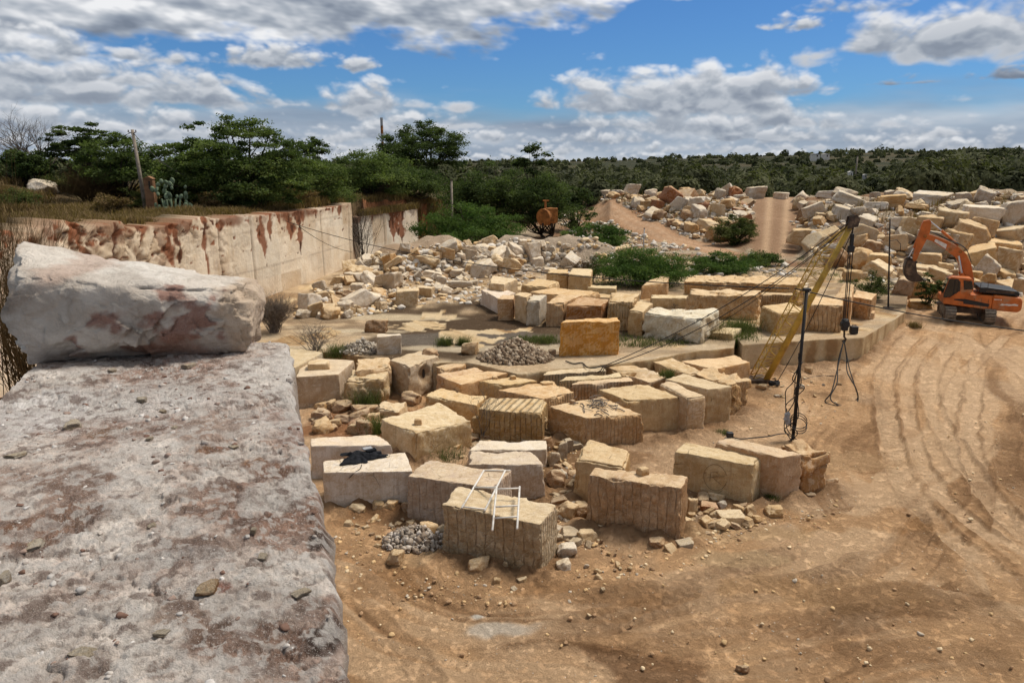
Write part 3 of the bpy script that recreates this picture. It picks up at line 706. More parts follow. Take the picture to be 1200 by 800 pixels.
def ledge():
    pR0 = P(415, 800, LEDGE); pR1 = P(338, 402, LEDGE)
    dirn = (pR1-pR0)[:2]; dirn /= np.linalg.norm(dirn); left = np.array([-dirn[1], dirn[0]])
    p0 = pR0[:2]-dirn*5.2
    Lf = np.linalg.norm(pR1[:2]-p0)+.02; W = float(np.dot(P(45, 425, LEDGE)[:2]-p0, left))
    ts = [0.]
    while ts[-1] < Lf-.001:
        dcam = max(.9, abs(ts[-1]-3.2)); ts.append(min(Lf, ts[-1]+max(.0055, .0036*dcam)))
    ts = np.array(ts); nt_ = len(ts)
    cs = np.concatenate([[0, .006, .014], np.linspace(.025, .3, 60), np.linspace(.305, W, 300)]); nc = len(cs)
    T, C_ = np.meshgrid(ts, cs, indexing='ij')
    edge = .015*fbm2(T*2.2, T*0, 111, 4)+.012*vn2(T*11, T*0, 112)+.035*np.maximum(0, vn2(T*1.1, T*0, 113)-.25)
    fall = np.clip(1-C_/.30, 0, 1)
    off = C_+edge*fall
    T = T+T/Lf*C_/W*1.15
    X = p0[0]+dirn[0]*T+left[0]*off; Y = p0[1]+dirn[1]*T+left[1]*off
    Z, t1, t2, t3, r1, r2, worn = ledge_parts(X, Y); Z = Z-.022*np.clip(1-C_/.02, 0, 1)**2-.010*np.clip(1-C_/.10, 0, 1)**2*(1+vn2(T*3, C_*3, 114))
    tint = np.tile(np.array((.51, .40, .335)), (nt_, nc, 1))
    def mix(c, t):
        nonlocal tint; tint = tint+(np.array(c)-tint)*np.clip(t, 0, 1)[..., None]
    n1 = fbm2(X*1.1, Y*1.1, 121, 5); n2 = fbm2(X*3.1, Y*3.1, 123, 5); n3 = fbm2(X*.6+4, Y*.6, 125, 3)
    mix((.70, .61, .54), ss(-.15, .35, n1)*.9)
    mix((.29, .175, .125), ss(-.10, .36, -n1+.35*n2)*.9)
    mix((.20, .105, .068), ss(.25, .65, -n1+.5*n2)*.8)
    mix((.80, .73, .66), ss(.12, .55, n2)*.65)
    far_ = ss(4.2, 5.2, Y)
    mix((.64, .60, .56), far_*ss(-.6, .3, n2)*.85)
    mix((.30, .165, .115), ss(.10, .55, n3+.35*n1)*.75); mix((.74, .67, .60), ss(.10, .55, -n3+.5*n2)*.6)
    def spot(px, py, rx, ry, c, am, rag=.5):
        p = P(px, py, LEDGE); dd = np.hypot((X-p[0])/rx, (Y-p[1])/ry)+rag*n2; mix(c, ss(1.1, .65, dd)*am)
    spot(322, 578, .20, .26, (.45, .405, .365), .97, .10); spot(352, 562, .14, .28, (.50, .45, .41), .95, .10); 
    spot(240, 532, .10, .16, (.26, .125, .06), .9); spot(295, 538, .10, .10, (.30, .15, .07), .8); spot(130, 502, .12, .12, (.25, .13, .065), .9); spot(60, 612, .30, .22, (.21, .105, .06), .85)
    spot(275, 745, .30, .16, (.20, .12, .085), .85); spot(205, 720, .16, .16, (.24, .14, .09), .7); spot(260, 690, .06, .05, (.30, .10, .06), .8); spot(362, 490, .14, .5, (.30, .20, .165), .8)
    spot(90, 560, .3, .2, (.2, .12, .085), .8); spot(210, 640, .25, .12, (.24, .15, .11), .7); spot(250, 500, .4, .3, (.33, .24, .19), .6); spot(385, 735, .06, .13, (.05, .035, .03), .9); spot(375, 630, .05, .14, (.05, .035, .03), .9)
    spot(150, 650, .5, .08, (.55, .52, .49), .6); spot(120, 470, .8, .4, (.68, .65, .62), .6); spot(30, 480, .4, .5, (.68, .65, .63), .7)
    tint = tint*(1+.16*t1*worn+.15*t2*worn+.14*t3)[..., None]
    mix((.12, .085, .07), ss(.05, .0, r1)*worn*.45*ss(-.4, .2, n2)); mix((.13, .095, .08), ss(.07, .0, r2)*worn*.35*ss(-.3, .3, n1))
    pit = fbm2(X*9, Y*9, 177, 4); mix((.15, .10, .08), ss(.46, .66, pit)*.7); mix((.60, .56, .52), ss(.30, .55, -pit)*.55); fl = fbm2(X*24, Y*24, 178, 3); mix((.60, .56, .52), ss(.28, .5, fl)*.7); mix((.20, .145, .12), ss(.34, .58, -fl)*.5)
    mix((.66, .62, .57), np.clip(1-C_/.16, 0, 1)*ss(-.4, .3, n2)*ss(3.4, 4.6, Y)*.8)
    V = np.stack([X, Y, Z], 2).reshape(-1, 3); T3 = tint.reshape(-1, 3)
    a = (np.arange(nt_-1)[:, None]*nc+np.arange(nc-1)[None, :]).ravel(); F = [np.stack([a, a+nc, a+nc+1, a+1], 1)]
    # the sides, down to the yard
    def skirt(idx, nrm, flip):
        nonlocal V, T3
        prev = np.asarray(idx); n = len(prev); k = np.arange(n-1); base = V[prev].copy()
        for dep in (.05, .12, .25, .45, .8, 1.4, 2.4, 4., 6., 9.3):
            q = base.copy(); q[:, 2] -= dep
            r_ = .06*fbm2(q[:, 0]*1.5+q[:, 1]*1.5, q[:, 2]*1.2, 131, 4)-.02
            q[:, 0] += nrm[0]*r_; q[:, 1] += nrm[1]*r_
            n0 = len(V); V = np.vstack([V, q]); T3 = np.vstack([T3, np.tile(np.array((.40, .33, .27)), (n, 1))])
            cur = n0+np.arange(n)
            f = np.stack([prev[k], prev[k+1], cur[k+1], cur[k]], 1)
            F.append(f[:, ::-1] if flip else f); prev = cur
    i0 = np.arange(nt_)*nc
    skirt(i0, -left, True); skirt(i0+nc-1, left, False); skirt((nt_-1)*nc+np.arange(nc), dirn, True); skirt(np.arange(nc), -dirn, False)
    o = add('ledge', mesh('ledge', V, np.vstack(F), True, {'tint': T3}), M['ledge'])
    tag(o, 'high rock ledge with a flaking white and reddish brown crust', 'ledge', kind='structure')
    return p0, dirn, left, Lf, W
LEDGEF = ledge()

# ------------------------------------------------------------------ sawn blocks
def grid_pts(L, res):
    e = [0, min(.025, L*.05), min(.07, L*.12)]
    n = max(2, int((L-2*e[-1])/res)); mid = list(np.linspace(e[-1], L-e[-1], n+1))
    return np.array(e[:-1]+mid+[L-x for x in e[1::-1]])/L
def hexa(top, bot, res=.10, rough=.02, chip=.06, rnd=.03, seed=0, bulge=0., scoops=()):
    """rough six-sided stone from its upper and lower corner rings (4 points each, anticlockwise)"""
    c = [np.array(p, float) for p in list(bot)+list(top)]
    L = [np.mean([np.linalg.norm(c[a]-c[b]) for a, b in ee]) for ee in (((0, 1), (3, 2), (4, 5), (7, 6)), ((0, 3), (1, 2), (4, 7), (5, 6)), ((0, 4), (1, 5), (2, 6), (3, 7)))]
    g = [grid_pts(l, res) for l in L]; n = [len(q) for q in g]
    I, J, K = np.meshgrid(*[np.arange(k) for k in n], indexing='ij')
    sm = (I == 0) | (I == n[0]-1) | (J == 0) | (J == n[1]-1) | (K == 0) | (K == n[2]-1)
    idm = -np.ones(n, dtype=np.int64); idm[sm] = np.arange(sm.sum())
    a, b, w = g[0][I[sm]], g[1][J[sm]], g[2][K[sm]]
    def bl(q): return ((1-a)*(1-b))[:, None]*q[0]+(a*(1-b))[:, None]*q[1]+(a*b)[:, None]*q[2]+((1-a)*b)[:, None]*q[3]
    V = bl(c[:4])*(1-w)[:, None]+bl(c[4:])*w[:, None]
    ctr = V.mean(0)
    dd = np.stack([np.minimum(a, 1-a)*L[0], np.minimum(b, 1-b)*L[1], np.minimum(w, 1-w)*L[2]], 1); dd.sort(axis=1)
    e = dd[:, 1]; e3 = dd[:, 2]
    x, y, z = (V+seed*3.17).T
    inw = ctr-V; inw[:, 2] *= .8; inw /= np.linalg.norm(inw, axis=1)[:, None]+1e-9
    nb = fbm3(x*1.1, y*1.1, z*1.1, seed, 3); nm = fbm3(x*4.2, y*4.2, z*4.2, seed+5, 3)
    ch = chip*np.maximum(0, nb+.35*nm+.02)*np.exp(-e/.085)*2.1+rnd*np.exp(-e/.03)+rnd*1.2*np.exp(-e3/.12)*np.exp(-e/.1)
    V = V+inw*ch[:, None]
    for s, k in ((0, 1.3), (1, 1.3), (2, 1.3)):
        V[:, s] += rough*fbm3(x*k*1.7, y*k*1.7, z*k*1.7, seed+40+s*7, 4)
    for (p, r, dp, dr) in scoops:
        q = np.linalg.norm(V-np.array(p), axis=1); V = V+np.array(dr)*(dp*ss(1, .2, q/r))[:, None]
    nh = fbm3(x*11, y*11, z*11, seed+11, 2)
    V = V+inw*(chip*.55*np.maximum(0, nh+.15)*np.exp(-e/.05))[:, None]
    if rough >= .03:
        r_ = np.random.default_rng(seed); k_ = int(26+12*L[0]*L[1]); lo, hi = V.min(0), V.max(0); sp = lo+(hi-lo)*r_.random((k_, 3))
        ci = (((V[:, None, :]-sp[None]))**2).sum(2).argmin(1); V = V+inw*(np.clip(r_.uniform(-.03, .09, k_)[ci]+((V-sp[ci])*r_.normal(0, .16, (k_, 3))[ci]).sum(1), -.06, .16)*min(1.6, rough/.035))[:, None]
    F = []
    def face(ix, fl):
        f = np.stack([ix[:-1, :-1].ravel(), ix[1:, :-1].ravel(), ix[1:, 1:].ravel(), ix[:-1, 1:].ravel()], 1)
        F.append(f[:, ::-1] if fl else f)
    face(idm[:, :, 0], True); face(idm[:, :, -1], False); face(idm[:, 0, :], False); face(idm[:, -1, :], True); face(idm[0, :, :], True); face(idm[-1, :, :], False)
    return V, np.vstack(F)
TONE = {'white': (.74, .68, .60), 'cool': (.62, .57, .50), 'cream': (.71, .56, .36), 'tan': (.62, .425, .22), 'honey': (.70, .475, .225), 'gold': (.52, .30, .095), 'brown': (.41, .26, .145),
        'ochre': (.78, .43, .085), 'rusty': (.36, .14, .05), 'grey': (.52, .445, .35)}
BLK = {}
def order(q):
    q = list(q); s = sum(q[i][0]*q[(i+1) % 4][1]-q[(i+1) % 4][0]*q[i][1] for i in range(4))
    return q if s > 0 else q[::-1]
def block(key, label, q, foot=None, h=None, g=0., tone='tan', groove=0., rough=.022, chip=.10, rnd=.009, spread=.03, res=.10, cat='stone block', grp='sawn stone blocks lying in the quarry', name='stone_block', dz=None, scoop=None):
    """q: the four corners of its upper face in photo pixels; foot: (corner index, px, py) where that corner meets the ground at height g"""
    if h is None:
        i, fx, fy = foot; b = P(fx, fy, g); h = A(q[i][0], q[i][1], b[1])[2]
    rr = random.Random(key); mx_, my_ = sum(p[0] for p in q)/4, sum(p[1] for p in q)/4; q = [(mx_+(a-mx_)*1.05, my_+(b-my_)*1.05) for a, b in q]
    top = [P(a, b, h+(dz[i] if dz else 0)) for i, (a, b) in enumerate(q)]
    top = order(top); ctr = np.mean(top, 0)
    bot = []
    for p in top:
        d = p-ctr; d[2] = 0; b = p+d*spread*rr.uniform(.3, 1.6); b[2] = g-.12; bot.append(b)
    org = np.array([ctr[0], ctr[1], g])
    sc_ = ()
    if scoop:                                   # a recess worked into the face between two of the upper corners
        i0, i1, al_, dz_, r_, dp_ = scoop; a_, b_ = P(*q[i0], h), P(*q[i1], h); dd = (b_-a_)/np.linalg.norm(b_-a_); sc_ = [(a_+dd*al_+np.array([0, 0, dz_])-org, r_, dp_, (-dd[1], dd[0], 0))]
    V, F = hexa([p-org for p in top], [p-org for p in bot], res, rough, chip, rnd, seed=len(BLK)*3+1, scoops=sc_)
    t = TONE[tone] if isinstance(tone, str) else tone
    t = [x*rr.uniform(.95, 1.05) for x in t]
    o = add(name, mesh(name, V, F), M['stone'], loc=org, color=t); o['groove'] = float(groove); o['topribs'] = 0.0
    tag(o, label, cat, grp); BLK[key] = (o, h, ctr); return o

def ribbed(k): BLK[k][0]['topribs'] = 1.0
B = BENCH
# front row
block('cloth', 'white sawn block with a black cloth heaped on its top', [(381, 553), (481, 551), (473, 530), (381, 539)], (0, 381, 597), tone='white', rough=.015, chip=.05, res=.06)
block('slabw', 'white block with a sloping cut corner, behind the block carrying the black cloth', [(366, 522), (457, 521), (441, 509), (366, 513)], h=1.22, tone='white', chip=.05, res=.07)
block('mid', 'grey brown sawn block overlapped by the back half of the white metal frame', [(480, 557), (576, 571), (597, 551), (503, 539)], (0, 480, 606), tone='grey', groove=.5, res=.06)
block('lad', 'near grey brown block with the white metal frame hanging over its front', [(521, 591), (631, 613), (651, 590), (538, 570)], (1, 634, 672), tone=(.60, .465, .325), groove=.8, chip=.10, res=.045)
block('wh2', 'white block with a chipped notched top, behind the white metal frame', [(550, 543), (636, 544), (622, 529), (553, 529)], (1, 644, 588), tone='cool', spread=.05, res=.06)
block('wh3', 'low white block half hidden behind the white block with the notched top', [(551, 527), (639, 526), (638, 516), (563, 516)], (1, 640, 548), tone='white', res=.07)
block('cup', 'large cream block with a small cut plug of stone standing on its top', [(447, 491), (487, 507), (550, 493), (514, 472)], (1, 485, 540), tone='cream', chip=.09, res=.06)
block('bigtan', 'wide brown sawn block with a small stone on its top, loose rubble at its foot', [(692, 556), (796, 571), (804, 558), (700, 547)], (1, 795, 634), tone=(0.533, 0.372, 0.211), groove=.7, res=.05)
block('upr', 'upright rounded tan block just behind the wide brown block', [(674, 537), (732, 546), (738, 528), (690, 513)], (0, 677, 587), tone='tan', chip=.12, rnd=.08, res=.06)
block('mark', 'long tan block with a drawn circle on its flank', [(793, 529), (882, 544), (893, 533), (804, 519)], (1, 880, 592), tone=(.61, .425, .24), chip=.06, res=.06)
block('plank', 'long tan block with a black cable trailing over its top', [(839, 517), (913, 535), (938, 531), (851, 511)], (1, 911, 589), tone=(0.595, 0.446, 0.273), res=.07)
block('rough', 'rough split brown block at the foot of the dark pole', [(916, 520), (940, 532), (972, 528), (941, 516)], (1, 938, 580), tone=(0.521, 0.322, 0.155), rough=.05, chip=.14, rnd=.06, res=.06)
# the crowded middle
H1 = 1.32
block('orange', 'long block with an orange tan top beside the cream block with the stone plug', [(499, 463), (557, 474), (571, 464), (513, 454)], (1, 552, 501), tone='honey', rough=.03, res=.07)
block('ribs', 'block whose top is ribbed with straight drill grooves', [(562, 479), (634, 484), (640, 467), (573, 466)], h=1.30, tone='tan', groove=1., res=.07)
ribbed('ribs')
block('lump', 'lumpy broken brown block in front of the block with the ribbed top', [(553, 489), (642, 489), (634, 481), (572, 481)], (1, 640, 515), tone=(0.521, 0.372, 0.211), rough=.05, chip=.16, rnd=.08, res=.07)
block('debris', 'big tan block with dark twigs and debris lying on its top', [(644, 476), (687, 489), (751, 485), (706, 465)], (2, 751, 520), tone='tan', groove=.5, chip=.11, res=.07)
block('small', 'small round topped stone tucked under the block with debris on its top', [(656, 490), (674, 500), (690, 495), (668, 487)], (1, 672, 512), tone='brown', rough=.05, chip=.12, rnd=.1, cat='stone block')
block('smooth', 'smooth fronted tan block behind the block with debris on its top', [(703, 456), (736, 469), (795, 465), (760, 449)], (2, 794, 502), tone='tan', res=.07)
block('nose', 'block with a whitish rounded nose between two flat topped blocks', [(772, 448), (806, 466), (827, 463), (788, 446)], (1, 807, 508), tone='cream', chip=.12, rnd=.07, res=.07)
block('flat', 'flat topped block with a smooth pale grey end face', [(781, 444), (829, 456), (856, 452), (801, 438)], (1, 829, 498), tone=(.61, .48, .34), chip=.04, res=.07)
block('last', 'rough topped tan block at the dirt yard end of the crowded row', [(815, 438), (857, 451), (878, 444), (835, 429)], (2, 877, 479), tone='tan', rough=.05, chip=.12, groove=.5, res=.07)
block('long1', 'narrow long block reaching back to the bench edge', [(766, 424), (806, 438), (826, 435), (786, 419)], h=1.22, tone='tan')
block('flat2', 'broad pale flat block against the bench, next to the foot of the yellow boom', [(800, 423), (836, 432), (878, 424), (860, 416)], (2, 878, 447), tone='honey')
block('sq', 'small square topped block at the corner of the bench', [(710, 428), (728, 438), (760, 435), (736, 425)], h=1.2, tone='tan')
block('rub', 'low block with crumbled rubble over its top', [(725, 438), (762, 448), (790, 439), (757, 432)], h=1.15, tone='cream', rough=.06, chip=.1)
block('row1', 'lowest of three long parallel blocks with grey grooved flanks', [(670, 450), (741, 446), (735, 441), (677, 446)], h=1.22, tone='cream', groove=.8)
block('row2', 'middle one of three long parallel blocks with grey grooved flanks', [(657, 446), (728, 441), (725, 436.5), (664, 441)], h=1.3, tone='cream', groove=.8)
block('row3', 'highest of three long parallel blocks, just under the bench edge', [(638, 439), (709, 434), (705, 430), (645, 433)], h=1.3, tone='cream', groove=1.)
block('wide', 'wide tan block with a small plug of stone near its back edge', [(584, 456), (637, 467), (671, 459), (646, 446)], h=1.28, tone='honey', groove=.6)
block('plug2', 'tan block with two small plugs left standing on its top', [(562, 446), (590, 451), (628, 446), (605, 441)], h=1.3, tone='honey')
block('pair1', 'long cream topped block, nearer one of a touching pair', [(522, 443), (541, 450), (593, 437), (571, 434)], h=1.3, tone='honey', chip=.05)
block('pair2', 'long cream topped block, farther one of a touching pair', [(512, 438), (523, 443), (566, 435), (556, 430)], h=1.27, tone='tan')
block('slim', 'low thin slab lying just under the bench edge near the stone with a niche', [(511, 429), (520, 434), (546, 427), (533, 421)], h=1.28, tone='tan', chip=.1)
# by the ledge
block('lid', 'wide smooth pale slab with a lid shaped stone resting on it', [(348, 441), (396, 438), (414, 422), (356, 419)], h=1.38, tone=(0.620, 0.521, 0.384), rough=.01, chip=.02, rnd=.015, res=.08)
block('wedge', 'pale sloping slab behind the slab with the lid shaped stone', [(330, 430), (346, 430), (377, 413), (340, 407)], h=1.55, tone=(0.620, 0.521, 0.372), rough=.01, chip=.02)
block('pit', 'pitted tan block with a crumbly upper edge, next to the smooth pale slab', [(404, 447), (450, 444), (457, 433), (412, 434)], h=1.2, tone=(0.583, 0.409, 0.236), rough=.04, chip=.12, rnd=.05, res=.08)
block('behind', 'tan block in the gap behind the pitted block', [(416, 434), (457, 429), (455, 418), (420, 421)], h=1.45, tone='tan', rough=.03)
block('niche', 'tall block with a rough split flank and a niche cut in its smooth end', [(458, 421), (479, 430), (513, 417), (491, 411)], (1, 480, 469), tone=(.56, .44, .29), rough=.025, res=.05, scoop=(1, 2, 1.15, -.62, .55, .22))
block('crack', 'low fractured pale block among brown boulders', [(443, 478), (467, 483), (476, 472), (447, 470)], (1, 467, 494), tone='cream', rough=.05, chip=.14)
block('stand', 'thin pale panel standing upright on the bench', [(441, 394), (470, 392.5), (468, 390.5), (443, 391)], (0, 444, 416), g=B, tone='white', chip=.03)
# second row, on the bench
g2 = dict(g=B, grp='sawn stone blocks standing on the bench')
block('ochre', 'single ochre stained block standing alone on the bench', [(658, 377), (725, 376), (722, 372), (663, 374)], (0, 659, 417), tone='ochre', chip=.06, groove=.25, **g2)
block('b1', 'long white block at the end of the second row, next to the wet floor', [(564, 340), (584, 349), (604, 343), (581, 336)], (1, 584, 367), tone='white', **g2)
block('b2', 'squat tan block leaning on the white end block of the second row', [(583, 350), (601, 350), (604, 345), (590, 345.5)], (0, 582, 375), tone='tan', **g2)
block('b3', 'upright pale slab, second in line from the squat tan block', [(603, 345), (617, 348), (623, 343), (609, 342)], (1, 617, 379), tone='cream', **g2)
block('b4', 'upright slab with a stained white face, between two upright pale blocks', [(617, 352), (632, 352), (641, 345), (625, 345)], (0, 617, 381), tone='cool', **g2)
block('b5', 'deep tan block behind the shoulder of the ochre block', [(641, 354.5), (660, 354.5), (681, 346), (656, 345)], (0, 640, 382), tone='tan', groove=.4, **g2)
block('b6', 'block with a dark rust brown front right behind the ochre block', [(664, 357), (704, 358), (714, 351), (680, 347.5)], (1, 704, 384), tone=(0.446, 0.192, 0.050), **g2)
block('b7', 'tall grooved tan block between the rust fronted block and a narrow post block', [(713, 353), (742, 353), (749, 344), (717, 343)], (0, 713, 387), tone='tan', groove=.8, **g2)
block('b8', 'narrow post like block beside the broken white block', [(737, 363), (753, 365), (765, 355), (748, 353)], (1, 754, 394), tone='tan', **g2)
block('b9', 'broken white block with a stained front and chipped shoulders', [(757, 367), (822, 374), (843, 362), (770, 360)], (0, 752, 395), tone='white', rough=.05, chip=.16, rnd=.08, **g2)
block('b10', 'pale slab lying long behind the broken white block', [(763, 349), (810, 349), (810, 345.5), (764, 345.5)], (0, 763, 361), tone='cream', **g2)
block('b11', 'block with a white end standing behind the white end block', [(573, 331), (590, 333), (606, 327), (578, 323)], h=B+1.45, tone='cream', **g2)
block('b12', 'low tan block behind the upright pale slabs', [(612, 334), (640, 336), (655, 330), (630, 326.5)], h=B+1.2, tone='honey', **g2)
block('b13', 'squared tan block at the edge of the rubble heap', [(641, 319.5), (666, 320), (665, 315.5), (644, 315)], h=B+1.3, tone='honey', **g2)
block('b14', 'cream block half covered by a dry grey shrub', [(667, 321), (692, 323), (694, 315), (670, 314)], h=B+1.3, tone='cream', **g2)
block('b15', 'low long slab in front of the bright green bush', [(689, 337), (721, 338), (722, 334.5), (690, 334)], (0, 689, 345), tone='cream', **g2)
block('b16', 'flat long slab lying over the tops of the second row', [(622, 342), (678, 348), (702, 342), (650, 337)], h=B+1.15, tone='honey', **g2)
block('b17', 'small low block next to the tall grooved tan block', [(699, 348), (714, 348.5), (716, 344.5), (702, 344)], h=B+.85, tone='tan', **g2)
block('b18', 'tilted slab with a white edge poking out of the green bush', [(752, 335), (782, 331), (784, 322), (762, 328)], (1, 782, 346), tone='tan', **g2)
# towards the crane
block('c1', 'wide carved block with a rough pitted front behind the boom cables', [(807, 345), (886, 346), (890, 340), (812, 339)], (0, 807, 373), tone='tan', groove=.3, rough=.04, **g2)
block('c2', 'grooved block partly behind the yellow boom, next to the pitted block', [(890, 345), (928, 345), (929, 339.5), (893, 339)], (0, 890, 362), tone='tan', groove=1., **g2)
block('c3', 'low smooth stone in front of the grassy strip behind the boom cables', [(810, 350), (828, 351), (830, 345.5), (812, 345)], (0, 811, 357), tone='honey', **g2)
block('d1', 'tan block with one smooth curved white flank, in front of the boom', [(893, 358), (911, 367), (946, 365), (926, 354)], (1, 912, 393), tone='honey', groove=.2, rnd=.06, **g2)
block('d2', 'tan block with finely grooved faces behind the yellow boom', [(946, 356), (987, 358), (987, 351), (954, 347)], (0, 946, 387), tone='honey', groove=1., **g2)
block('d3', 'wedge of tan stone with a steep sloping top, beside the hoist cables', [(975, 349), (998, 348), (1001, 333), (990, 332)], h=B+1.6, dz=[-.2, .1, .5, .3], tone='honey', **g2)
block('d4', 'grooved block with a stepped top next to the wedge of tan stone', [(996, 347), (1021, 351), (1027, 344), (1004, 340)], (1, 1021, 375), tone='honey', groove=1., **g2)
block('d5', 'long pale ledge of stone behind the green bush and boom cables', [(806, 330), (935, 333), (940, 325), (812, 322)], h=B+1.5, tone='honey', groove=.3, rough=.05, **g2)
block('d6', 'flat grey slab on the ledge of stone behind the boom', [(900, 336), (945, 337), (947, 331), (905, 330)], h=B+1.1, tone='grey', **g2)
block('d7', 'tiny block at the far corner of the bench by the thin post', [(1016, 366), (1024, 366.5), (1026, 363.5), (1018, 363)], (0, 1016, 374), tone='tan', **g2)
block('d8', 'squared block at the near corner of the bench, under the boom cables', [(835, 389), (858, 391), (868, 385), (848, 383)], h=B+.35, tone='cream', **g2)
# small cut pieces on the blocks
def piece(name, label, cat, px, py, key, w, d, h, tone='cream', rz=.3, sd=3):
    top = BLK[key][1]; p = P(px, py, top)
    c = [np.array([sx*w/2, sy*d/2, 0]) for sx, sy in ((-1, -1), (1, -1), (1, 1), (-1, 1))]
    V, F = hexa([q*.95+np.array([0, 0, h]) for q in c], [q-np.array([0, 0, .05]) for q in c], .06, .02, .03, .02, seed=sd)
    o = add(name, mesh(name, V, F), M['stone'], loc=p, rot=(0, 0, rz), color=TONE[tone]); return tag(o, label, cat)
piece('stone_plug', 'small cut plug of stone on the large cream block', 'stone', 490, 497, 'cup', .32, .28, .22, 'tan', .1)
piece('loose_stone', 'lid shaped pale stone resting on the smooth slab', 'stone', 374, 431, 'lid', 1.0, .75, .3, 'cream', .2)
piece('loose_stone', 'small stone lying on top of the wide brown block', 'stone', 753, 555, 'bigtan', .36, .30, .2, 'tan', .5)
piece('stone_plug', 'flat plug of stone left on the wide tan block', 'stone', 640, 450, 'wide', .55, .4, .10, 'honey', .4)
piece('stone_plug', 'plug of stone near the corner of the tan block with two plugs', 'stone', 601, 444, 'plug2', .3, .25, .16, 'tan', .4)
piece('stone_plug', 'lower plug of stone on the tan block with two plugs', 'stone', 580, 444, 'plug2', .28, .25, .12, 'tan', .1)
piece('loose_stone', 'small dark stone on the block with debris', 'stone', 671, 473, 'debris', .25, .22, .16, 'brown', .4)
piece('loose_stone', 'pale stone wedged on the lumpy broken block', 'stone', 586, 487, 'lump', .4, .25, .3, 'cream', .4)
# dark debris on the debris block
mb = MB(); p = P(700, 474, BLK['debris'][1]+.03); rr = random.Random(4)
for i in range(46):
    a = rr.uniform(0, 6.28); c = p+np.array([rr.gauss(0, .42), rr.gauss(0, .5), rr.uniform(0, .05)]); l = rr.uniform(.08, .35)
    mb.tube([c-np.array([math.cos(a)*l, math.sin(a)*l, 0]), c+np.array([0, 0, rr.uniform(0, .05)]), c+np.array([math.cos(a)*l, math.sin(a)*l, 0])], rr.uniform(.008, .03), 5)
tag(mb.build('twigs', M['twig']), 'dark twigs and scraps strewn on a tan block', 'twigs', kind='stuff')
# niche cut in the tall block, and the drawn circle
o, h, c = BLK['niche']
f0, f1 = P(479, 430, h), P(513, 417, h); d = (f1-f0); d /= np.linalg.norm(d); nrm = np.array([d[1], -d[0], 0])
mb = MB(); q = f0+d*1.15+nrm*.02
import bmesh
mb = MB(); mb.box(q+d*.12-nrm*.17+np.array([0, 0, -.62]), (.12, .10, .42), (0, 0, math.atan2(d[1], d[0])))
n_ = mb.build('slot', M['bark']); n_.parent = o; n_.matrix_parent_inverse = Matrix.Translation(-Vector(o.location))
o, h, c = BLK['mark']
f0, f1 = P(793, 529, h), P(882, 544, h); d = (f1-f0); Lm = np.linalg.norm(d); d /= Lm; nrm = np.array([d[1], -d[0], 0])
mb = MB(); q = f0+d*Lm*.54+nrm*.075+np.array([0, 0, -.62])
cir = [q+d*.36*math.cos(t)+np.array([0, 0, .44*math.sin(t)])+nrm*.012*math.sin(3*t) for t in np.linspace(.3, 6.1, 30)]
mb.tube(cir, .009, 5)
for s in ([(-.16, -.15), (-.14, .15), (.05, .2), (.12, .08), (-.1, 0), (.2, -.2)], [(-.25, -.05), (.3, .1)]): mb.tube([q+d*a+np.array([0, 0, z]) for a, z in s], .009, 5)
n_ = mb.build('painted_mark', simple('paint_mark', (.22, .15, .08), .9, .1)); n_.parent = o; n_.matrix_parent_inverse = Matrix.Translation(-Vector(o.location))
# ------------------------------------------------------------------ the big boulder on the ledge
def facets(V, seeds, amp, tilt, sd, aniso=(1, 1, 1)):
    r = np.random.default_rng(sd); lo, hi = V.min(0), V.max(0)
    sdp = lo+(hi-lo)*r.random((seeds, 3)); sc = np.array(aniso)
    d2 = ((V[:, None, :]-sdp[None])*sc)**2; d2 = d2.sum(2)
    k = d2.argmin(1); a = r.uniform(-amp, amp, seeds); b = r.normal(0, tilt, (seeds, 3))
    return a[k]+((V-sdp[k])*b[k]).sum(1)
def boulder_material():
    m, nt, b = newmat('boulder_stone', .88, .18)
    t = mk(nt, 'ShaderNodeAttribute', attribute_name='tint').outputs['Vector']
    pos = mk(nt, 'ShaderNodeTexCoord').outputs['Object']
    a = noise(nt, pos, 4, 9, .68, .7); g = noise(nt, pos, 22, 6, .7, .3); h = noise(nt, pos, 110, 3, .7)
    c = mixc(nt, mr(nt, a, .42, .66, 0, .6), t, mixc(nt, 1., t, (.70, .65, .61), 'MULTIPLY'))
    c = mixc(nt, mr(nt, g, .50, .75, 0, .5), c, mixc(nt, 1., c, (1.22, 1.23, 1.24), 'MULTIPLY'))
    c = mixc(nt, mr(nt, g, .40, .25, 0, .6), c, mixc(nt, 1., c, (.55, .48, .44), 'MULTIPLY'))
    c = mixc(nt, mr(nt, h, .5, .75, 0, .25), c, (.7, .68, .65))
    nt.links.new(c, b.inputs['Base Color'])
    bp = mk(nt, 'ShaderNodeBump', {'Strength': 1., 'Distance': .07, 'Height': mt(nt, 'ADD', mt(nt, 'ADD', a, mt(nt, 'MULTIPLY', g, .45)), mt(nt, 'MULTIPLY', h, .12))})
    nt.links.new(bp.outputs[0], b.inputs['Normal']); return m
M['boulder'] = boulder_material()
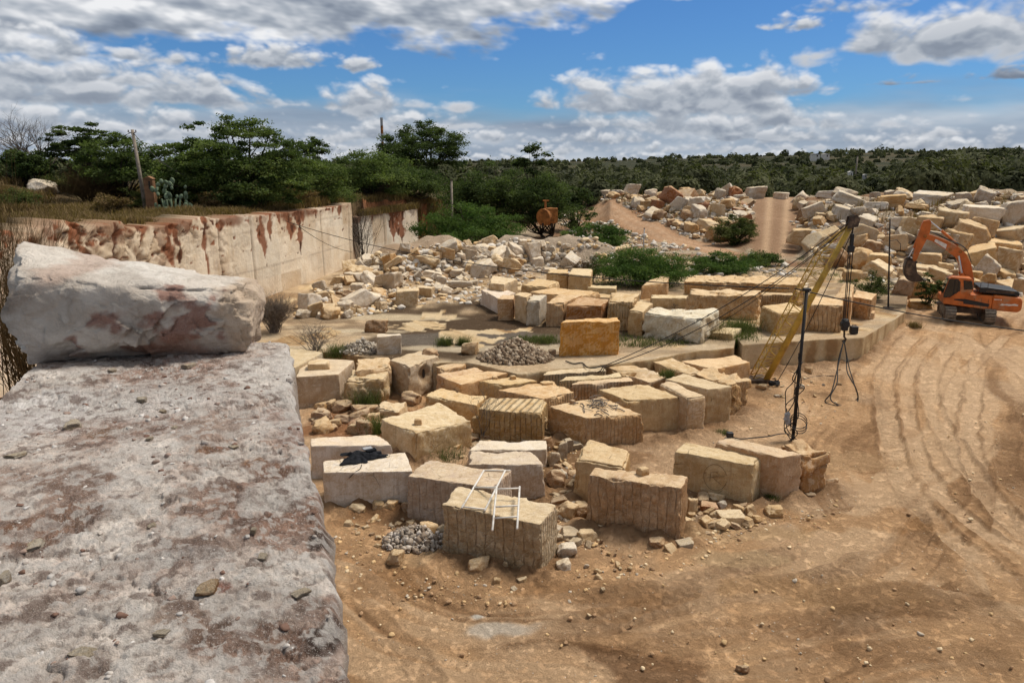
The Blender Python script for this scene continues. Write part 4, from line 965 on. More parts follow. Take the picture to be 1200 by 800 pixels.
def big_boulder():
    fbl, fbr = P(26, 428, LEDGE), P(300, 412, LEDGE)
    top = [A(6, 320, fbl[1]-.10), A(293, 340, fbr[1]-.06), A(306, 328, fbr[1]+.80), A(20, 280, fbl[1]+.85)]
    br_ = A(303, 400, fbr[1]+.80); bot = [fbl, fbr+(-.04, .0, 0), np.array([br_[0], br_[1], LEDGE]), fbl+(-.1, .95, 0)]
    org = np.mean(bot, 0)
    bot = [b-np.array([0, 0, .02]) for b in bot]
    V, F = hexa([p-org for p in top], [p-org for p in bot], .015, .029, .085, .018, seed=23)
    ctr = V.mean(0); x, y, z = V.T
    # the flank that faces the viewer bulges at mid height and is broken into ledges
    n = V-ctr; n[:, 2] *= 1.3; n /= np.linalg.norm(n, axis=1)[:, None]
    fr = np.clip(-n[:, 1]*1.4, 0, 1)
    zz = (z-z.min())/(z.max()-z.min())
    V[:, 1] -= fr*(.08*np.sin(np.clip(zz, 0, 1)*np.pi)-.09*ss(.22, .0, zz))
    f = facets(V, 60, .030, .15, 5, (1, 1, 1.6))*ss(-.3, .1, np.maximum(-n[:, 1], n[:, 0]))
    f2 = facets(V, 800, .014, .20, 8)*ss(-.5, .3, fbm3(x*2, y*2, z*2, 9, 3)+.2)
    V = V-np.stack([n[:, 0], n[:, 1], n[:, 2]*.4], 1)*(f*.75+f2)[:, None]*np.clip(1.1-np.clip(n[:, 2], 0, 1)*1.6, .12, 1)[:, None]
    V = V+.004*np.stack([fbm3(x*26, y*26, z*26, 3+i, 2) for i in range(3)], 1)
    n2 = fbm3(x*1.5, y*1.5, z*1.5, 61, 4); n3 = fbm3(x*5, y*5, z*5, 67, 4)
    T = np.tile(np.array((.69, .62, .54)), (len(V), 1))
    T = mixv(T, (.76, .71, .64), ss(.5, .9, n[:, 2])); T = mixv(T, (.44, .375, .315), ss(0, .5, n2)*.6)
    xr = (x-x.min())/(x.max()-x.min())
    T = mixv(T, (.30, .145, .105), ss(.17, .08, np.hypot((xr-.70)/1.1, (zz-.30)*.55)+.20*n3+.10*n2)*.85*(fr > .05))
    T = mixv(T, (.37, .20, .14), ss(.09, .03, np.hypot((xr-.72)/1.6, (zz-.12)*.5)+.04*n3)*.8)
    T = mixv(T, (.60, .46, .33), ss(.86, .94, xr+.05*n3)*.85)
    T = mixv(T, (.50, .34, .26), ss(.10, .04, np.hypot((xr-.33)*.8, (zz-.85)*.5)+.04*n3)*.6)
    T = mixv(T, (.35, .26, .19), ss(.10, .04, np.hypot((xr-.18)*.9, (zz-.62)*.35)+.05*n3)*.6)
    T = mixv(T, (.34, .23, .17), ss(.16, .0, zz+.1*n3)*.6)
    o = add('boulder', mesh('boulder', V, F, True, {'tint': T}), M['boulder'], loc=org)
    tag(o, 'huge pale broken boulder with a reddish patch, lying on the end of the rock ledge', 'boulder')
big_boulder()

# ------------------------------------------------------------------ loose stones
def rock(seed, cuts=6, n=9, rough=.05, box=.5, lo=.40, hi=.62):
    r = np.random.default_rng(seed); g = np.linspace(-1, 1, n+1)
    I, J, K = np.meshgrid(np.arange(n+1), np.arange(n+1), np.arange(n+1), indexing='ij')
    sm = (I == 0) | (I == n) | (J == 0) | (J == n) | (K == 0) | (K == n)
    idm = -np.ones((n+1,)*3, dtype=np.int64); idm[sm] = np.arange(sm.sum())
    D = np.stack([g[I[sm]], g[J[sm]], g[K[sm]]], 1); D /= np.linalg.norm(D, axis=1)[:, None]
    pl = []
    for ax in range(3):
        for s in (-1, 1):
            v = np.zeros(3); v[ax] = s; v += r.normal(0, .10, 3); v /= np.linalg.norm(v); pl.append((v, box*r.uniform(.85, 1.05)))
    for i in range(cuts):
        v = r.normal(0, 1, 3); v /= np.linalg.norm(v); pl.append((v, r.uniform(lo, hi)))
    rad = np.full(len(D), 9.)
    for v, o in pl:
        dt = D @ v; rad = np.where(dt > .05, np.minimum(rad, o/np.maximum(dt, .05)), rad)
    rad = np.minimum(rad, .95); V = D*rad[:, None]
    q = V*3+seed*1.7
    V = V*(1+rough*fbm3(q[:, 0], q[:, 1], q[:, 2], seed, 3))[:, None]
    V = V+.5*rough*np.stack([fbm3(q[:, 0]*2, q[:, 1]*2, q[:, 2]*2, seed+9+i, 2) for i in range(3)], 1)
    F = []
    def face(ix, fl):
        f = np.stack([ix[:-1, :-1].ravel(), ix[1:, :-1].ravel(), ix[1:, 1:].ravel(), ix[:-1, 1:].ravel()], 1); F.append(f[:, ::-1] if fl else f)
    face(idm[:, :, 0], True); face(idm[:, :, -1], False); face(idm[:, 0, :], False); face(idm[:, -1, :], True); face(idm[0, :, :], True); face(idm[-1, :, :], False)
    return V, np.vstack(F)
BLOCKY = [mesh('rubble_block', *rock(100+i, 3, 12, .045, .5, .50, .70), smooth=False) for i in range(10)]
CHUNK = [mesh('rubble_chunk', *rock(200+i, 7, 11, .07, .5, .36, .56), smooth=False) for i in range(10)]
ROUND = [mesh('round_stone', *rock(300+i, 14, 11, .09, .55, .38, .52), smooth=True) for i in range(6)]
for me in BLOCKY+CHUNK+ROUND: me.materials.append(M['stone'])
TW = {'white': 'white', 'cool': 'pale grey', 'cream': 'cream', 'tan': 'tan', 'honey': 'honey', 'brown': 'brown', 'rusty': 'rust red', 'grey': 'grey', 'gold': 'golden brown'}
RS = random.Random(21)
def stone(name, x, y, z, dims, tone, kind, rot=None, rs=RS):
    me = rs.choice({'b': BLOCKY, 'c': CHUNK, 'r': ROUND}[kind])
    o = bpy.data.objects.new(name, me); COL.objects.link(o)
    o.location = (float(x), float(y), float(z)); o.scale = tuple(float(d) for d in dims)
    o.rotation_euler = rot or (rs.gauss(0, .22), rs.gauss(0, .22), rs.uniform(0, 6.28))
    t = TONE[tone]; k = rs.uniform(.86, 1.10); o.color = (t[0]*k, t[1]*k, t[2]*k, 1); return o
def inpoly(x, y, poly):
    c = False; n = len(poly)
    for i in range(n):
        x1, y1 = poly[i]; x2, y2 = poly[(i+1) % n]
        if (y1 > y) != (y2 > y) and x < (x2-x1)*(y-y1)/(y2-y1)+x1: c = not c
    return c
def pick(w, rs=RS):
    ks = list(w); return rs.choices(ks, [w[k] for k in ks])[0]
PLACED = []
def scatter(n, poly, sizes, tones, kinds, name, cat, group, phrase, mind=.75, embed=.25, lift=0., tilt=.3):
    """stones spread over the part of the ground seen inside a photo polygon; each gets a label of its own look and place"""
    xs = [p[0] for p in poly]; ys = [p[1] for p in poly]; done = 0; tries = 0
    while done < n and tries < n*30:
        tries += 1
        px, py = RS.uniform(min(xs), max(xs)), RS.uniform(min(ys), max(ys))
        if not inpoly(px, py, poly): continue
        p = on_heap(px, py) if 'heaps' in group else hit(px, py)
        if 60 < p[1] < 140 and np.min(np.hypot(PATH[:, 0]-p[0], PATH[:, 1]-p[1])) < 2.3: continue
        s = sizes[0]*(sizes[1]/sizes[0])**(RS.random()**1.6)
        if any(math.hypot(p[0]-a, p[1]-b) < mind*.5*(s+q) for a, b, q in PLACED): continue
        PLACED.append((p[0], p[1], s)); done += 1
        k = pick(kinds); tn = pick(tones)
        d = [s*RS.uniform(.85, 1.35), s*RS.uniform(.7, 1.1), s*RS.uniform(.45, .95)]
        if RS.random() < .18: d[2] *= .45
        o = stone(name, p[0], p[1], p[2]+d[2]*(.5-embed)+lift*RS.random(), d, tn, k, (RS.gauss(0, tilt), RS.gauss(0, tilt), RS.uniform(0, 6.28)))
        mid = math.sqrt(sizes[0]*sizes[1]); sz = 'big' if s > mid*1.25 else ('small' if s < mid*.85 else 'medium')
        shp = 'slab' if d[2] < .42*max(d[:2]) else {'b': 'squarish block', 'c': 'jagged chunk', 'r': 'rounded stone'}[k]
        tag(o, f'{sz} {TW[tn]} {shp} {phrase(px, py)}', cat, group)
# ---- the heap behind the digger: the big stones one by one (photo px, width, height, tone, kind, tilt, label)
BIG = [
 (1158, 262, 37, 22, 'white', 'b', .1, 'long white squared block on the crest of the heap above the digger'),
 (1190, 262, 32, 28, 'cool', 'c', -.3, 'large pale boulder on the crest at the far end of the heap'),
 (1157, 277, 27, 23, 'tan', 'b', .15, 'tan block with a dark hole, below the long white block on the crest'),
 (1140, 287, 37, 28, 'tan', 'b', .45, 'large tilted tan block high above the digger engine cover'),
 (1119, 268, 31, 24, 'cream', 'c', .2, 'pointed cream boulder above the middle of the digger boom'),
 (1091, 277, 26, 26, 'tan', 'b', .3, 'tan block right behind the top of the digger boom'),
 (1070, 276, 24, 26, 'cream', 'c', .5, 'leaning cream chunk behind the tip of the digger arm'),
 (1052, 293, 24, 20, 'tan', 'b', -.15, 'squared tan block between the digger arm and the thin post'),
 (1186, 284, 31, 19, 'cream', 'b', -.15, 'long cream block under the large pale boulder on the crest'),
 (1180, 298, 34, 18, 'honey', 'b', .05, 'low honey coloured block resting on a tall ribbed block'),
 (1184, 320, 31, 33, 'cream', 'b', .3, 'tall cream block with a ribbed side, behind the digger counterweight'),
 (1153, 311, 35, 22, 'honey', 'b', -.25, 'block with one pale sawn side, behind the digger engine cover'),
 (1160, 326, 24, 26, 'white', 'b', .7, 'white slab leaning against the heap over the digger engine cover'),
 (1122, 304, 27, 36, 'tan', 'c', .3, 'tall tan boulder framed by the bend of the digger boom'),
 (1143, 331, 18, 15, 'gold', 'b', 0, 'small golden brown block just over the digger engine cover'),
 (1093, 312, 24, 17, 'tan', 'b', .05, 'squared tan block under the bend of the digger boom'),
 (1110, 322, 17, 15, 'honey', 'b', 0, 'small honey coloured block above the digger cab roof'),
 (1080, 326, 28, 17, 'cream', 'b', .1, 'low cream block just behind the digger bucket'),
 (1075, 349, 30, 26, 'tan', 'b', .1, 'squared tan stone under the digger bucket'),
 (1062, 346, 20, 22, 'brown', 'c', .3, 'brown broken stone beneath the back of the digger bucket'),
 (1094, 350, 22, 20, 'gold', 'b', -.2, 'golden brown block between the digger bucket and its tracks'),
 (1079, 361, 22, 9, 'gold', 'b', 0, 'flat orange tan stone on the dirt near the digger track'),
 (1196, 345, 14, 20, 'tan', 'b', 0, 'tan block behind the rear end of the digger'),
 (1030, 322, 24, 28, 'honey', 'b', .1, 'large honey coloured block beside the thin post'),
 (1012, 316, 24, 26, 'tan', 'c', .3, 'big tan chunk behind the hoist cables'),
 (1022, 300, 20, 20, 'brown', 'c', .4, 'brown boulder midway up the heap near the boom tip'),
 (1008, 292, 24, 18, 'tan', 'c', -.3, 'wide tan boulder just right of the boom tip'),
 (1165, 345, 22, 12, 'brown', 'c', 0, 'brown stone half buried behind the digger body'),
 (990, 258, 26, 17, 'cool', 'b', .4, 'pale grey block above the boom tip, tilted on the slope'),
 (956, 252, 26, 14, 'white', 'b', -.5, 'long white slab lying downhill beside the earth ramp'),
 (998, 240, 34, 14, 'cool', 'b', .5, 'large pale grey slab propped on the upper slope'),
 (1028, 246, 24, 10, 'white', 'b', 0, 'flat bluish white slab on the crest behind the boom tip'),
 (970, 232, 18, 9, 'white', 'b', 0, 'low white block on the skyline of the heap near the ramp'),
 (990, 233, 24, 14, 'cool', 'c', .4, 'pale pointed chunk on the skyline of the heap'),
 (1062, 236, 20, 14, 'cream', 'c', .6, 'cream chunk leaning on the skyline above the digger arm'),
 (1095, 238, 34, 13, 'cool', 'b', .1, 'wide pale grey block on the far crest'),
 (1150, 232, 18, 10, 'honey', 'b', -.4, 'tilted honey coloured slab alone on the far crest'),
 (935, 246, 11, 16, 'cream', 'c', 0, 'upright cream stone at the edge of the earth ramp'),
 (885, 231, 20, 15, 'cool', 'b', 0, 'grey squared block at the top of the earth ramp'),
 (917, 231, 15, 9, 'white', 'b', 0, 'small white block across the top of the earth ramp'),
 (864, 224, 14, 16, 'rusty', 'c', .2, 'rust coloured boulder on the crest of the middle heap'),
 (845, 222, 13, 12, 'cool', 'c', .2, 'pale grey chunk on the crest of the middle heap'),
 (763, 228, 13, 14, 'white', 'c', .1, 'isolated white upright stone on the crest of the middle heap'),
 (740, 228, 14, 13, 'white', 'b', .2, 'white block among the crest stones of the middle heap'),
 (795, 246, 14, 16, 'white', 'b', .6, 'white tilted block on the face of the middle heap'),
 (772, 258, 14, 13, 'brown', 'c', .2, 'brown stone low on the face of the middle heap'),
 (822, 247, 16, 12, 'rusty', 'c', .1, 'rust red stone in the middle heap'),
 (842, 252, 17, 14, 'cream', 'b', .2, 'cream block facing the earth ramp in the middle heap'),
 (808, 258, 20, 12, 'brown', 'c', .3, 'broad brown stone at the foot of the middle heap'),
 (730, 300, 20, 12, 'cream', 'b', -.35, 'cream slab lying above the bright green bush'),
 (1120, 340, 14, 10, 'grey', 'c', .2, 'grey stone by the digger cab'),
 (1000, 330, 20, 16, 'honey', 'c', .1, 'honey coloured boulder at the near foot of the heap'),
]
def on_heap(px, py):
    """a point on a spoil heap; a ray that just clears the crest is taken at the crest"""
    p = hit(px, py)
    if p[1] < 113: return p
    a, b, c_ = ray(px, py); Y = np.linspace(62, 110, 200); x = a/b*Y; z = CAMH+c_/b*Y; g_ = G(x, Y); k = int(np.argmin(z-g_)); return np.array([x[k], Y[k], g_[k]])
for (px, pb, w, h, tn, k, tl, lab) in BIG:
    p = on_heap(px, pb); Y = p[1]; zc = Y*CP+(CAMH-p[2])*SP
    W_ = w*zc/FPX; H_ = h*zc/FPX
    a = math.atan2(p[0], p[1])
    o = stone('boulder', p[0], p[1]+.3*W_, p[2]+H_*.40, (W_*1.02, W_*RS.uniform(.75, 1.0), H_*1.02), tn, k, (RS.uniform(-.15, .15), tl*.75, -a+RS.uniform(-.35, .35)))
    PLACED.append((p[0], p[1], W_*.8)); tag(o, lab, 'boulder', 'boulders of the spoil heaps')
def ph_right(px, py):
    v = 'near the crest of the heap' if py < 246 else ('midway up the heap' if py < 290 else 'low on the heap')
    if px < 975: return v+' beside the earth ramp'
    if px < 1040: return v+' behind the boom tip'
    if px < 1085: return v+' behind the digger bucket'
    if px < 1130: return v+' behind the digger boom'
    return v+' behind the digger body'
def ph_mid(px, py):
    v = 'on the crest of the middle heap' if py < 232 else 'on the face of the middle heap'
    return v+(' above the climbing path' if px < 760 else (' near its centre' if px < 830 else ' beside the earth ramp'))
def ph_wall(px, py):
    if px < 430: return 'in the rubble at the foot of the tall sawn wall'
    if px < 500: return 'in the rubble before the rusty panelled wall'
    if px < 580: return 'in the rubble in front of the feathery bush'
    return 'in the rubble behind the second row of blocks'
GB = 'boulders of the spoil heaps'
scatter(95, [(925, 262), (960, 240), (1040, 236), (1200, 262), (1210, 345), (1100, 345), (1050, 338), (1000, 322), (950, 300)], (.6, 2.7), {'tan': 4, 'cream': 5, 'honey': 2, 'cool': 3, 'white': 2, 'brown': 2}, {'b': 5, 'c': 5}, 'boulder', 'boulder', GB, ph_right, .62, .22)
scatter(48, [(928, 232), (1200, 228), (1200, 250), (1040, 242), (940, 250)], (.7, 2.0), {'white': 4, 'cool': 5, 'cream': 3, 'tan': 2}, {'b': 4, 'c': 5}, 'boulder', 'boulder', GB, ph_right, .65, .2)
scatter(110, [(692, 236), (720, 224), (800, 218), (878, 218), (880, 262), (830, 288), (790, 270), (740, 252)], (.8, 2.7), {'white': 2, 'cool': 3, 'cream': 3, 'tan': 3, 'brown': 3, 'rusty': 2}, {'b': 3, 'c': 6}, 'boulder', 'boulder', GB, ph_mid, .6, .2)
GR = 'rubble heap below the sawn wall'
scatter(60, [(400, 330), (425, 304), (470, 296), (520, 290), (600, 284), (680, 292), (660, 304), (560, 306), (470, 318), (430, 336)], (.6, 1.9), {'white': 5, 'cream': 4, 'cool': 5, 'tan': 1}, {'b': 3, 'c': 6}, 'rubble_stone', 'rubble stone', GR, ph_wall, .5, .2)
scatter(150, [(345, 372), (352, 350), (410, 322), (430, 302), (480, 300), (520, 292), (600, 288), (660, 292), (690, 312), (640, 328), (575, 334), (562, 352), (500, 352), (430, 366), (400, 374)], (.4, 1.7), {'white': 5, 'cream': 4, 'cool': 5, 'tan': 2, 'brown': 1}, {'b': 3, 'c': 6}, 'rubble_stone', 'rubble stone', GR, ph_wall, .55, .2)
# slabs in front of the heap
for px, py, w, h, tn, lab in [(368, 371, 18, 16, 'cream', 'pointed cream slab at the near end of the wall rubble'), (377, 373, 13, 7, 'white', 'small white slab in front of the wall rubble'), (396, 365, 18, 7, 'cream', 'flat cream slab stacked near the end of the wall rubble'), (394, 371, 16, 6, 'honey', 'honey coloured slab under the flat cream slab'), (408, 372, 9, 9, 'white', 'white chip leaning at the near end of the wall rubble'), (420, 347, 16, 17, 'cool', 'grey white upright chunk in the wall rubble'), (435, 356, 20, 14, 'white', 'white broken slab in the wall rubble'), (498, 349, 22, 15, 'cream', 'cream wedge at the front of the wall rubble'), (507, 326, 22, 9, 'white', 'white flat slab riding on the wall rubble'), (525, 303, 20, 14, 'tan', 'tan tilted slab on the crest of the wall rubble'), (456, 312, 14, 15, 'tan', 'tan rounded block on the crest of the wall rubble'), (549, 303, 16, 12, 'grey', 'grey block on the crest of the wall rubble'), (516, 336, 12, 14, 'white', 'white slab standing on edge in the wall rubble')]:
    p = hit(px, py); zc = p[1]*CP+(CAMH-p[2])*SP; W_ = w*zc/FPX; H_ = h*zc/FPX
    tag(stone('rubble_stone', p[0], p[1]+.2, p[2]+H_*.42, (W_, W_*.8, H_), tn, 'b', (RS.uniform(-.25, .25), RS.uniform(-.25, .25), RS.uniform(-.5, .5))), lab, 'rubble stone', GR)
# ---- loose stones round the front blocks
LO = [ # px, py, w, h, tone, kind, label
 (462, 661, 18, 15, 'tan', 'c', 'tan stone alone on the dirt in front of the pale rubble pile'), (442, 601, 12, 14, 'tan', 'r', 'rounded tan stone, first of a row before the black cloth block'), (456, 602, 16, 16, 'tan', 'r', 'rounded tan stone, second of a row before the black cloth block'), (475, 602, 12, 14, 'brown', 'r', 'rounded brown stone against the grey brown middle block'),
 (419, 602, 18, 11, 'cream', 'c', 'thin pale splinter of stone before the black cloth block'), (408, 618, 10, 8, 'cream', 'c', 'cream stone on the dirt near the ledge'), (502, 632, 22, 20, 'tan', 'c', 'tan chunk on top of the pale rubble pile'), (516, 632, 16, 18, 'grey', 'c', 'grey chunk between the rubble pile and the framed block'),
 (560, 671, 23, 18, 'tan', 'c', 'largest tan stone at the foot of the framed block'), (582, 687, 8, 10, 'tan', 'c', 'small tan stone just before the framed block'), (581, 668, 20, 9, 'brown', 'c', 'flat brown stone under the near edge of the framed block'), (612, 685, 10, 8, 'cream', 'c', 'small pale stone by the corner of the framed block'), (593, 671, 5, 12, 'cream', 'c', 'slim upright stone at the foot of the framed block'),
 (664, 652, 20, 16, 'white', 'c', 'white broken stone beside the framed block'), (660, 670, 17, 15, 'white', 'c', 'bright white wedge of stone by the corner of the framed block'), (668, 632, 20, 10, 'grey', 'b', 'dark flat slab leaning beside the framed block'), (664, 608, 19, 20, 'tan', 'c', 'tan chunk in the gap left of the wide brown block'), (680, 600, 14, 12, 'tan', 'c', 'tan stone against the wide brown block'), (651, 570, 22, 22, 'brown', 'r', 'brown stone in the gap behind the framed block'), (656, 562, 14, 8, 'cool', 'b', 'grey blue slab between the white notched block and the upright block'),
 (665, 530, 9, 18, 'grey', 'b', 'thin grey flake standing in a stack of flakes'), (660, 537, 9, 20, 'grey', 'b', 'second grey flake standing in a stack of flakes'), (669, 523, 18, 7, 'white', 'b', 'white chip on top of the stack of flakes'), (672, 526, 20, 6, 'grey', 'b', 'flat grey chip in the stack of flakes'), (648, 545, 12, 16, 'grey', 'c', 'grey splinter leaning beside the stack of flakes'),
 (826, 583, 16, 16, 'cream', 'c', 'cream stone in the rubble beside the marked block'), (812, 580, 12, 12, 'tan', 'c', 'tan stone behind the corner of the wide brown block'), (831, 600, 18, 10, 'rusty', 'b', 'reddish slab in the rubble before the marked block'), (857, 613, 24, 11, 'cream', 'b', 'flat cream slab on the dirt before the marked block'), (848, 597, 9, 9, 'white', 'c', 'white stone before the marked block'), (835, 618, 18, 8, 'tan', 'c', 'tan stone in front of the reddish slab'), (880, 604, 11, 12, 'tan', 'c', 'upright tan stone at the corner of the marked block'), (907, 605, 19, 11, 'tan', 'c', 'lone tan stone in front of the long cable block'), (950, 583, 11, 6, 'brown', 'c', 'flat stone before the rough split block'), (976, 571, 12, 10, 'brown', 'c', 'brown stone beside the rough split block'),
 (810, 604, 12, 22, 'tan', 'c', 'tall tan flake leaning on the corner of the wide brown block'), (770, 642, 20, 12, 'brown', 'c', 'brown stone half buried at the foot of the wide brown block'), (700, 622, 16, 8, 'cream', 'c', 'flat pale stones at the foot of the wide brown block'), (634, 560, 10, 10, 'tan', 'c', 'tan stone wedged behind the white notched block'), 
 (873, 789, 12, 7, 'brown', 'r', 'round brown stone alone at the bottom of the dirt yard'), (705, 638, 4, 5, 'brown', 'r', 'small dark stone before the wide brown block'),
 (480, 471, 0, 0, 0, 0, 0)]
for t in LO[:-1]:
    px, py, w, h, tn, k, lab = t
    p = hit(px, py); zc = p[1]*CP+(CAMH-p[2])*SP; W_ = w*zc/FPX; H_ = h*zc/FPX
    tag(stone('loose_stone', p[0], p[1]+.1, p[2]+H_*.38, (W_*1.1, W_*.9, H_*1.1), tn, k, (RS.uniform(-.2, .2), RS.uniform(-.2, .2), RS.uniform(-.4, .4))), lab, 'stone', 'loose stones among the blocks')
# brown boulders on the red soil near the ledge
for px, py, w, h, tn, lab in [(480, 472, 25, 15, 'brown', 'brown rounded boulder at the foot of the niche block'), (420, 495, 22, 14, 'brown', 'brown boulder on the red soil next to the fractured pale block'), (437, 499, 16, 16, 'tan', 'tan boulder leaning on the fractured pale block'), (400, 482, 20, 12, 'brown', 'flat brown boulder on the red soil below the pitted block'), (392, 500, 14, 10, 'tan', 'small tan boulder on the red soil'), (415, 508, 12, 12, 'tan', 'tan boulder close behind the sloping white block'), (378, 492, 20, 14, 'brown', 'brown boulder close to the ledge edge'), (370, 470, 28, 20, 'grey', 'grey lichen covered boulder close to the ledge edge'), (405, 471, 16, 10, 'tan', 'tan stone under the pitted block'), (428, 484, 26, 10, 'brown', 'long brown stone among the red soil boulders'), (386, 478, 14, 10, 'tan', 'tan stone beside the grey lichen covered boulder'), (503, 420, 15, 12, 'brown', 'reddish boulder on the bench edge above the niche block'), (647, 417, 8, 9, 'brown', 'brown stone against the ochre block'), (549, 415, 17, 15, 'tan', 'tan boulder beside the gravel pile'), (443, 389, 22, 16, 'brown', 'rusty brown mound of stone near the grey twiggy bush'), (600, 500, 9, 8, 'cream', 'small pale stone before the lumpy broken block'), (570, 516, 14, 9, 'brown', 'brown stone in front of the lumpy broken block'), (548, 520, 22, 12, 'brown', 'brown stone at the foot of the cream block with the plug'), (530, 530, 16, 10, 'tan', 'tan stone before the cream block with the plug'), (640, 528, 16, 16, 'brown', 'brown stone below the small round topped block'), (48, 226, 25, 16, 'cool', 'grey boulder in the dry grass above the sawn wall')]:
    p = hit(px, py); zc = p[1]*CP+(CAMH-p[2])*SP; W_ = w*zc/FPX; H_ = h*zc/FPX
    tag(stone('boulder', p[0], p[1]+.1, p[2]+H_*.36, (W_*1.1, W_*.85, H_*1.15), tn, 'r' if 'round' in lab else 'c', (RS.uniform(-.2, .2), RS.uniform(-.2, .2), RS.uniform(-.4, .4))), lab, 'boulder', 'brown boulders on the red soil' if py > 460 else None)
def ph_front(px, py):
    if px < 520: return 'on the dirt before the black cloth block'
    if px < 680: return 'on the dirt around the framed block'
    if px < 800: return 'on the dirt before the wide brown block'
    return 'on the dirt before the marked block'
GF = 'loose stones among the blocks'
T5 = {'tan': 5, 'brown': 4, 'cream': 3, 'white': 1, 'grey': 1}
scatter(45, [(640, 520), (672, 512), (690, 545), (680, 600), (690, 640), (655, 640), (645, 590)], (.12, .55), T5, {'c': 6, 'b': 2}, 'loose_stone', 'stone', GF, ph_front, .45)
scatter(34, [(800, 575), (850, 590), (885, 605), (850, 620), (800, 640), (806, 600)], (.12, .5), T5, {'c': 6, 'b': 2}, 'loose_stone', 'stone', GF, ph_front, .45)
scatter(26, [(545, 505), (650, 512), (655, 528), (560, 530), (530, 545)], (.15, .5), T5, {'c': 6}, 'loose_stone', 'stone', GF, lambda a, b: 'in the gap behind the white blocks', .5)
scatter(26, [(640, 560), (685, 590), (690, 640), (655, 640), (645, 600)], (.14, .5), T5, {'c': 5, 'b': 2}, 'loose_stone', 'stone', GF, ph_front, .5)
scatter(30, [(800, 560), (870, 590), (890, 612), (830, 625), (790, 650), (780, 640), (806, 600)], (.14, .45), T5, {'c': 5, 'b': 2}, 'loose_stone', 'stone', GF, ph_front, .5)
scatter(22, [(390, 595), (480, 605), (515, 640), (420, 650), (392, 625)], (.12, .35), T5, {'c': 5}, 'loose_stone', 'stone', GF, ph_front, .6)
scatter(20, [(530, 660), (640, 672), (720, 640), (770, 645), (740, 690), (600, 700)], (.08, .25), T5, {'c': 5}, 'loose_stone', 'stone', GF, ph_front, .8)
scatter(24, [(355, 465), (440, 470), (450, 510), (365, 510)], (.25, .8), {'brown': 5, 'tan': 3, 'rusty': 1}, {'c': 4, 'r': 2}, 'loose_stone', 'stone', GF, lambda a, b: 'on the red soil between the ledge and the blocks', .6)
scatter(18, [(880, 440), (960, 436), (1000, 450), (960, 470), (880, 462)], (.15, .4), {'tan': 3, 'cream': 4, 'white': 1}, {'c': 4}, 'loose_stone', 'stone', GF, lambda a, b: 'on the dirt around the foot of the yellow boom', .8)
scatter(16, [(520, 500), (640, 505), (640, 530), (540, 545)], (.2, .5), {'brown': 4, 'tan': 3}, {'c': 4}, 'loose_stone', 'stone', GF, lambda a, b: 'in the gap behind the white blocks', .6)
# ---- uncountable grit
def lowrock(seed): return rock(seed, 7, 3, .10, .5, .34, .54)
LOW = [lowrock(400+i) for i in range(8)]
def grit(name, label, pts, sizes, tones, cat='gravel', flat=.7):
    VV = []; FF = []; o = 0; cols = []
    r = np.random.default_rng(len(pts)+5)
    for p in pts:
        V, F = LOW[r.integers(8)]; s = sizes[0]*(sizes[1]/sizes[0])**(r.random()**2.2)
        E = Euler(tuple(r.uniform(0, 6.28, 3))).to_matrix(); E = np.array(E)
        q = (V*s*r.uniform(.7, 1.3, 3)) @ E.T; q[:, 2] *= flat; q = q+np.array(p)+np.array([0, 0, s*.12])
        VV.append(q); FF.append(F+o); o += len(V); cols.append(np.tile(np.array(tones[r.integers(len(tones))])*r.uniform(.8, 1.15), (len(V), 1)))
    ob = add(name, mesh(name, np.vstack(VV), np.vstack(FF), False, {'tint': np.vstack(cols)}), M['grit'])
    return tag(ob, label, cat, kind='stuff')
m, nt, b = newmat('grit_stone', .9, .15)
t = mk(nt, 'ShaderNodeAttribute', attribute_name='tint').outputs['Vector']; pos = mk(nt, 'ShaderNodeNewGeometry').outputs['Position']
nt.links.new(mixc(nt, mr(nt, noise(nt, pos, 14, 5, .7), .4, .7, 0, .5), t, mixc(nt, 1., t, (.6, .55, .5), 'MULTIPLY')), b.inputs['Base Color']); M['grit'] = m
def spread(n, poly, jitter=0.):
    out = []; xs = [p[0] for p in poly]; ys = [p[1] for p in poly]
    c = [hit(a, b_) for a, b_ in poly]
    while len(out) < n:
        px, py = RS.uniform(min(xs), max(xs)), RS.uniform(min(ys), max(ys))
        if inpoly(px, py, poly):
            p = hit(px, py)
            if not (60 < p[1] < 140 and np.min(np.hypot(PATH[:, 0]-p[0], PATH[:, 1]-p[1])) < 1.9): out.append(p)
    return out
tt = [TONE[k] for k in ('tan', 'brown', 'cream', 'grey', 'tan', 'brown')]; tl = [TONE[k] for k in ('cream', 'tan', 'cool', 'white', 'cool', 'grey')]
grit('gravel', 'small grit strewn over the dirt round the front blocks', spread(900, [(640, 520), (690, 520), (700, 640), (640, 660)])+spread(700, [(795, 560), (900, 590), (990, 570), (985, 600), (860, 630), (790, 650)])+spread(900, [(388, 600), (480, 600), (520, 660), (650, 670), (690, 600), (800, 640), (830, 560), (940, 590), (990, 570), (1010, 590), (900, 625), (800, 670), (700, 690), (600, 715), (430, 700), (392, 660)])+spread(650, [(390, 640), (900, 560), (1200, 470), (1200, 800), (420, 800)])+spread(250, [(880, 425), (1015, 425), (1040, 470), (900, 520), (830, 520)]), (.02, .12), tt)
grit('gravel', 'fine rubble filling the heap below the sawn wall', spread(1500, [(345, 374), (352, 350), (410, 322), (430, 302), (480, 300), (520, 292), (600, 288), (660, 292), (700, 312), (640, 330), (575, 340), (562, 356), (500, 356), (430, 370)]), (.12, .5), tl)
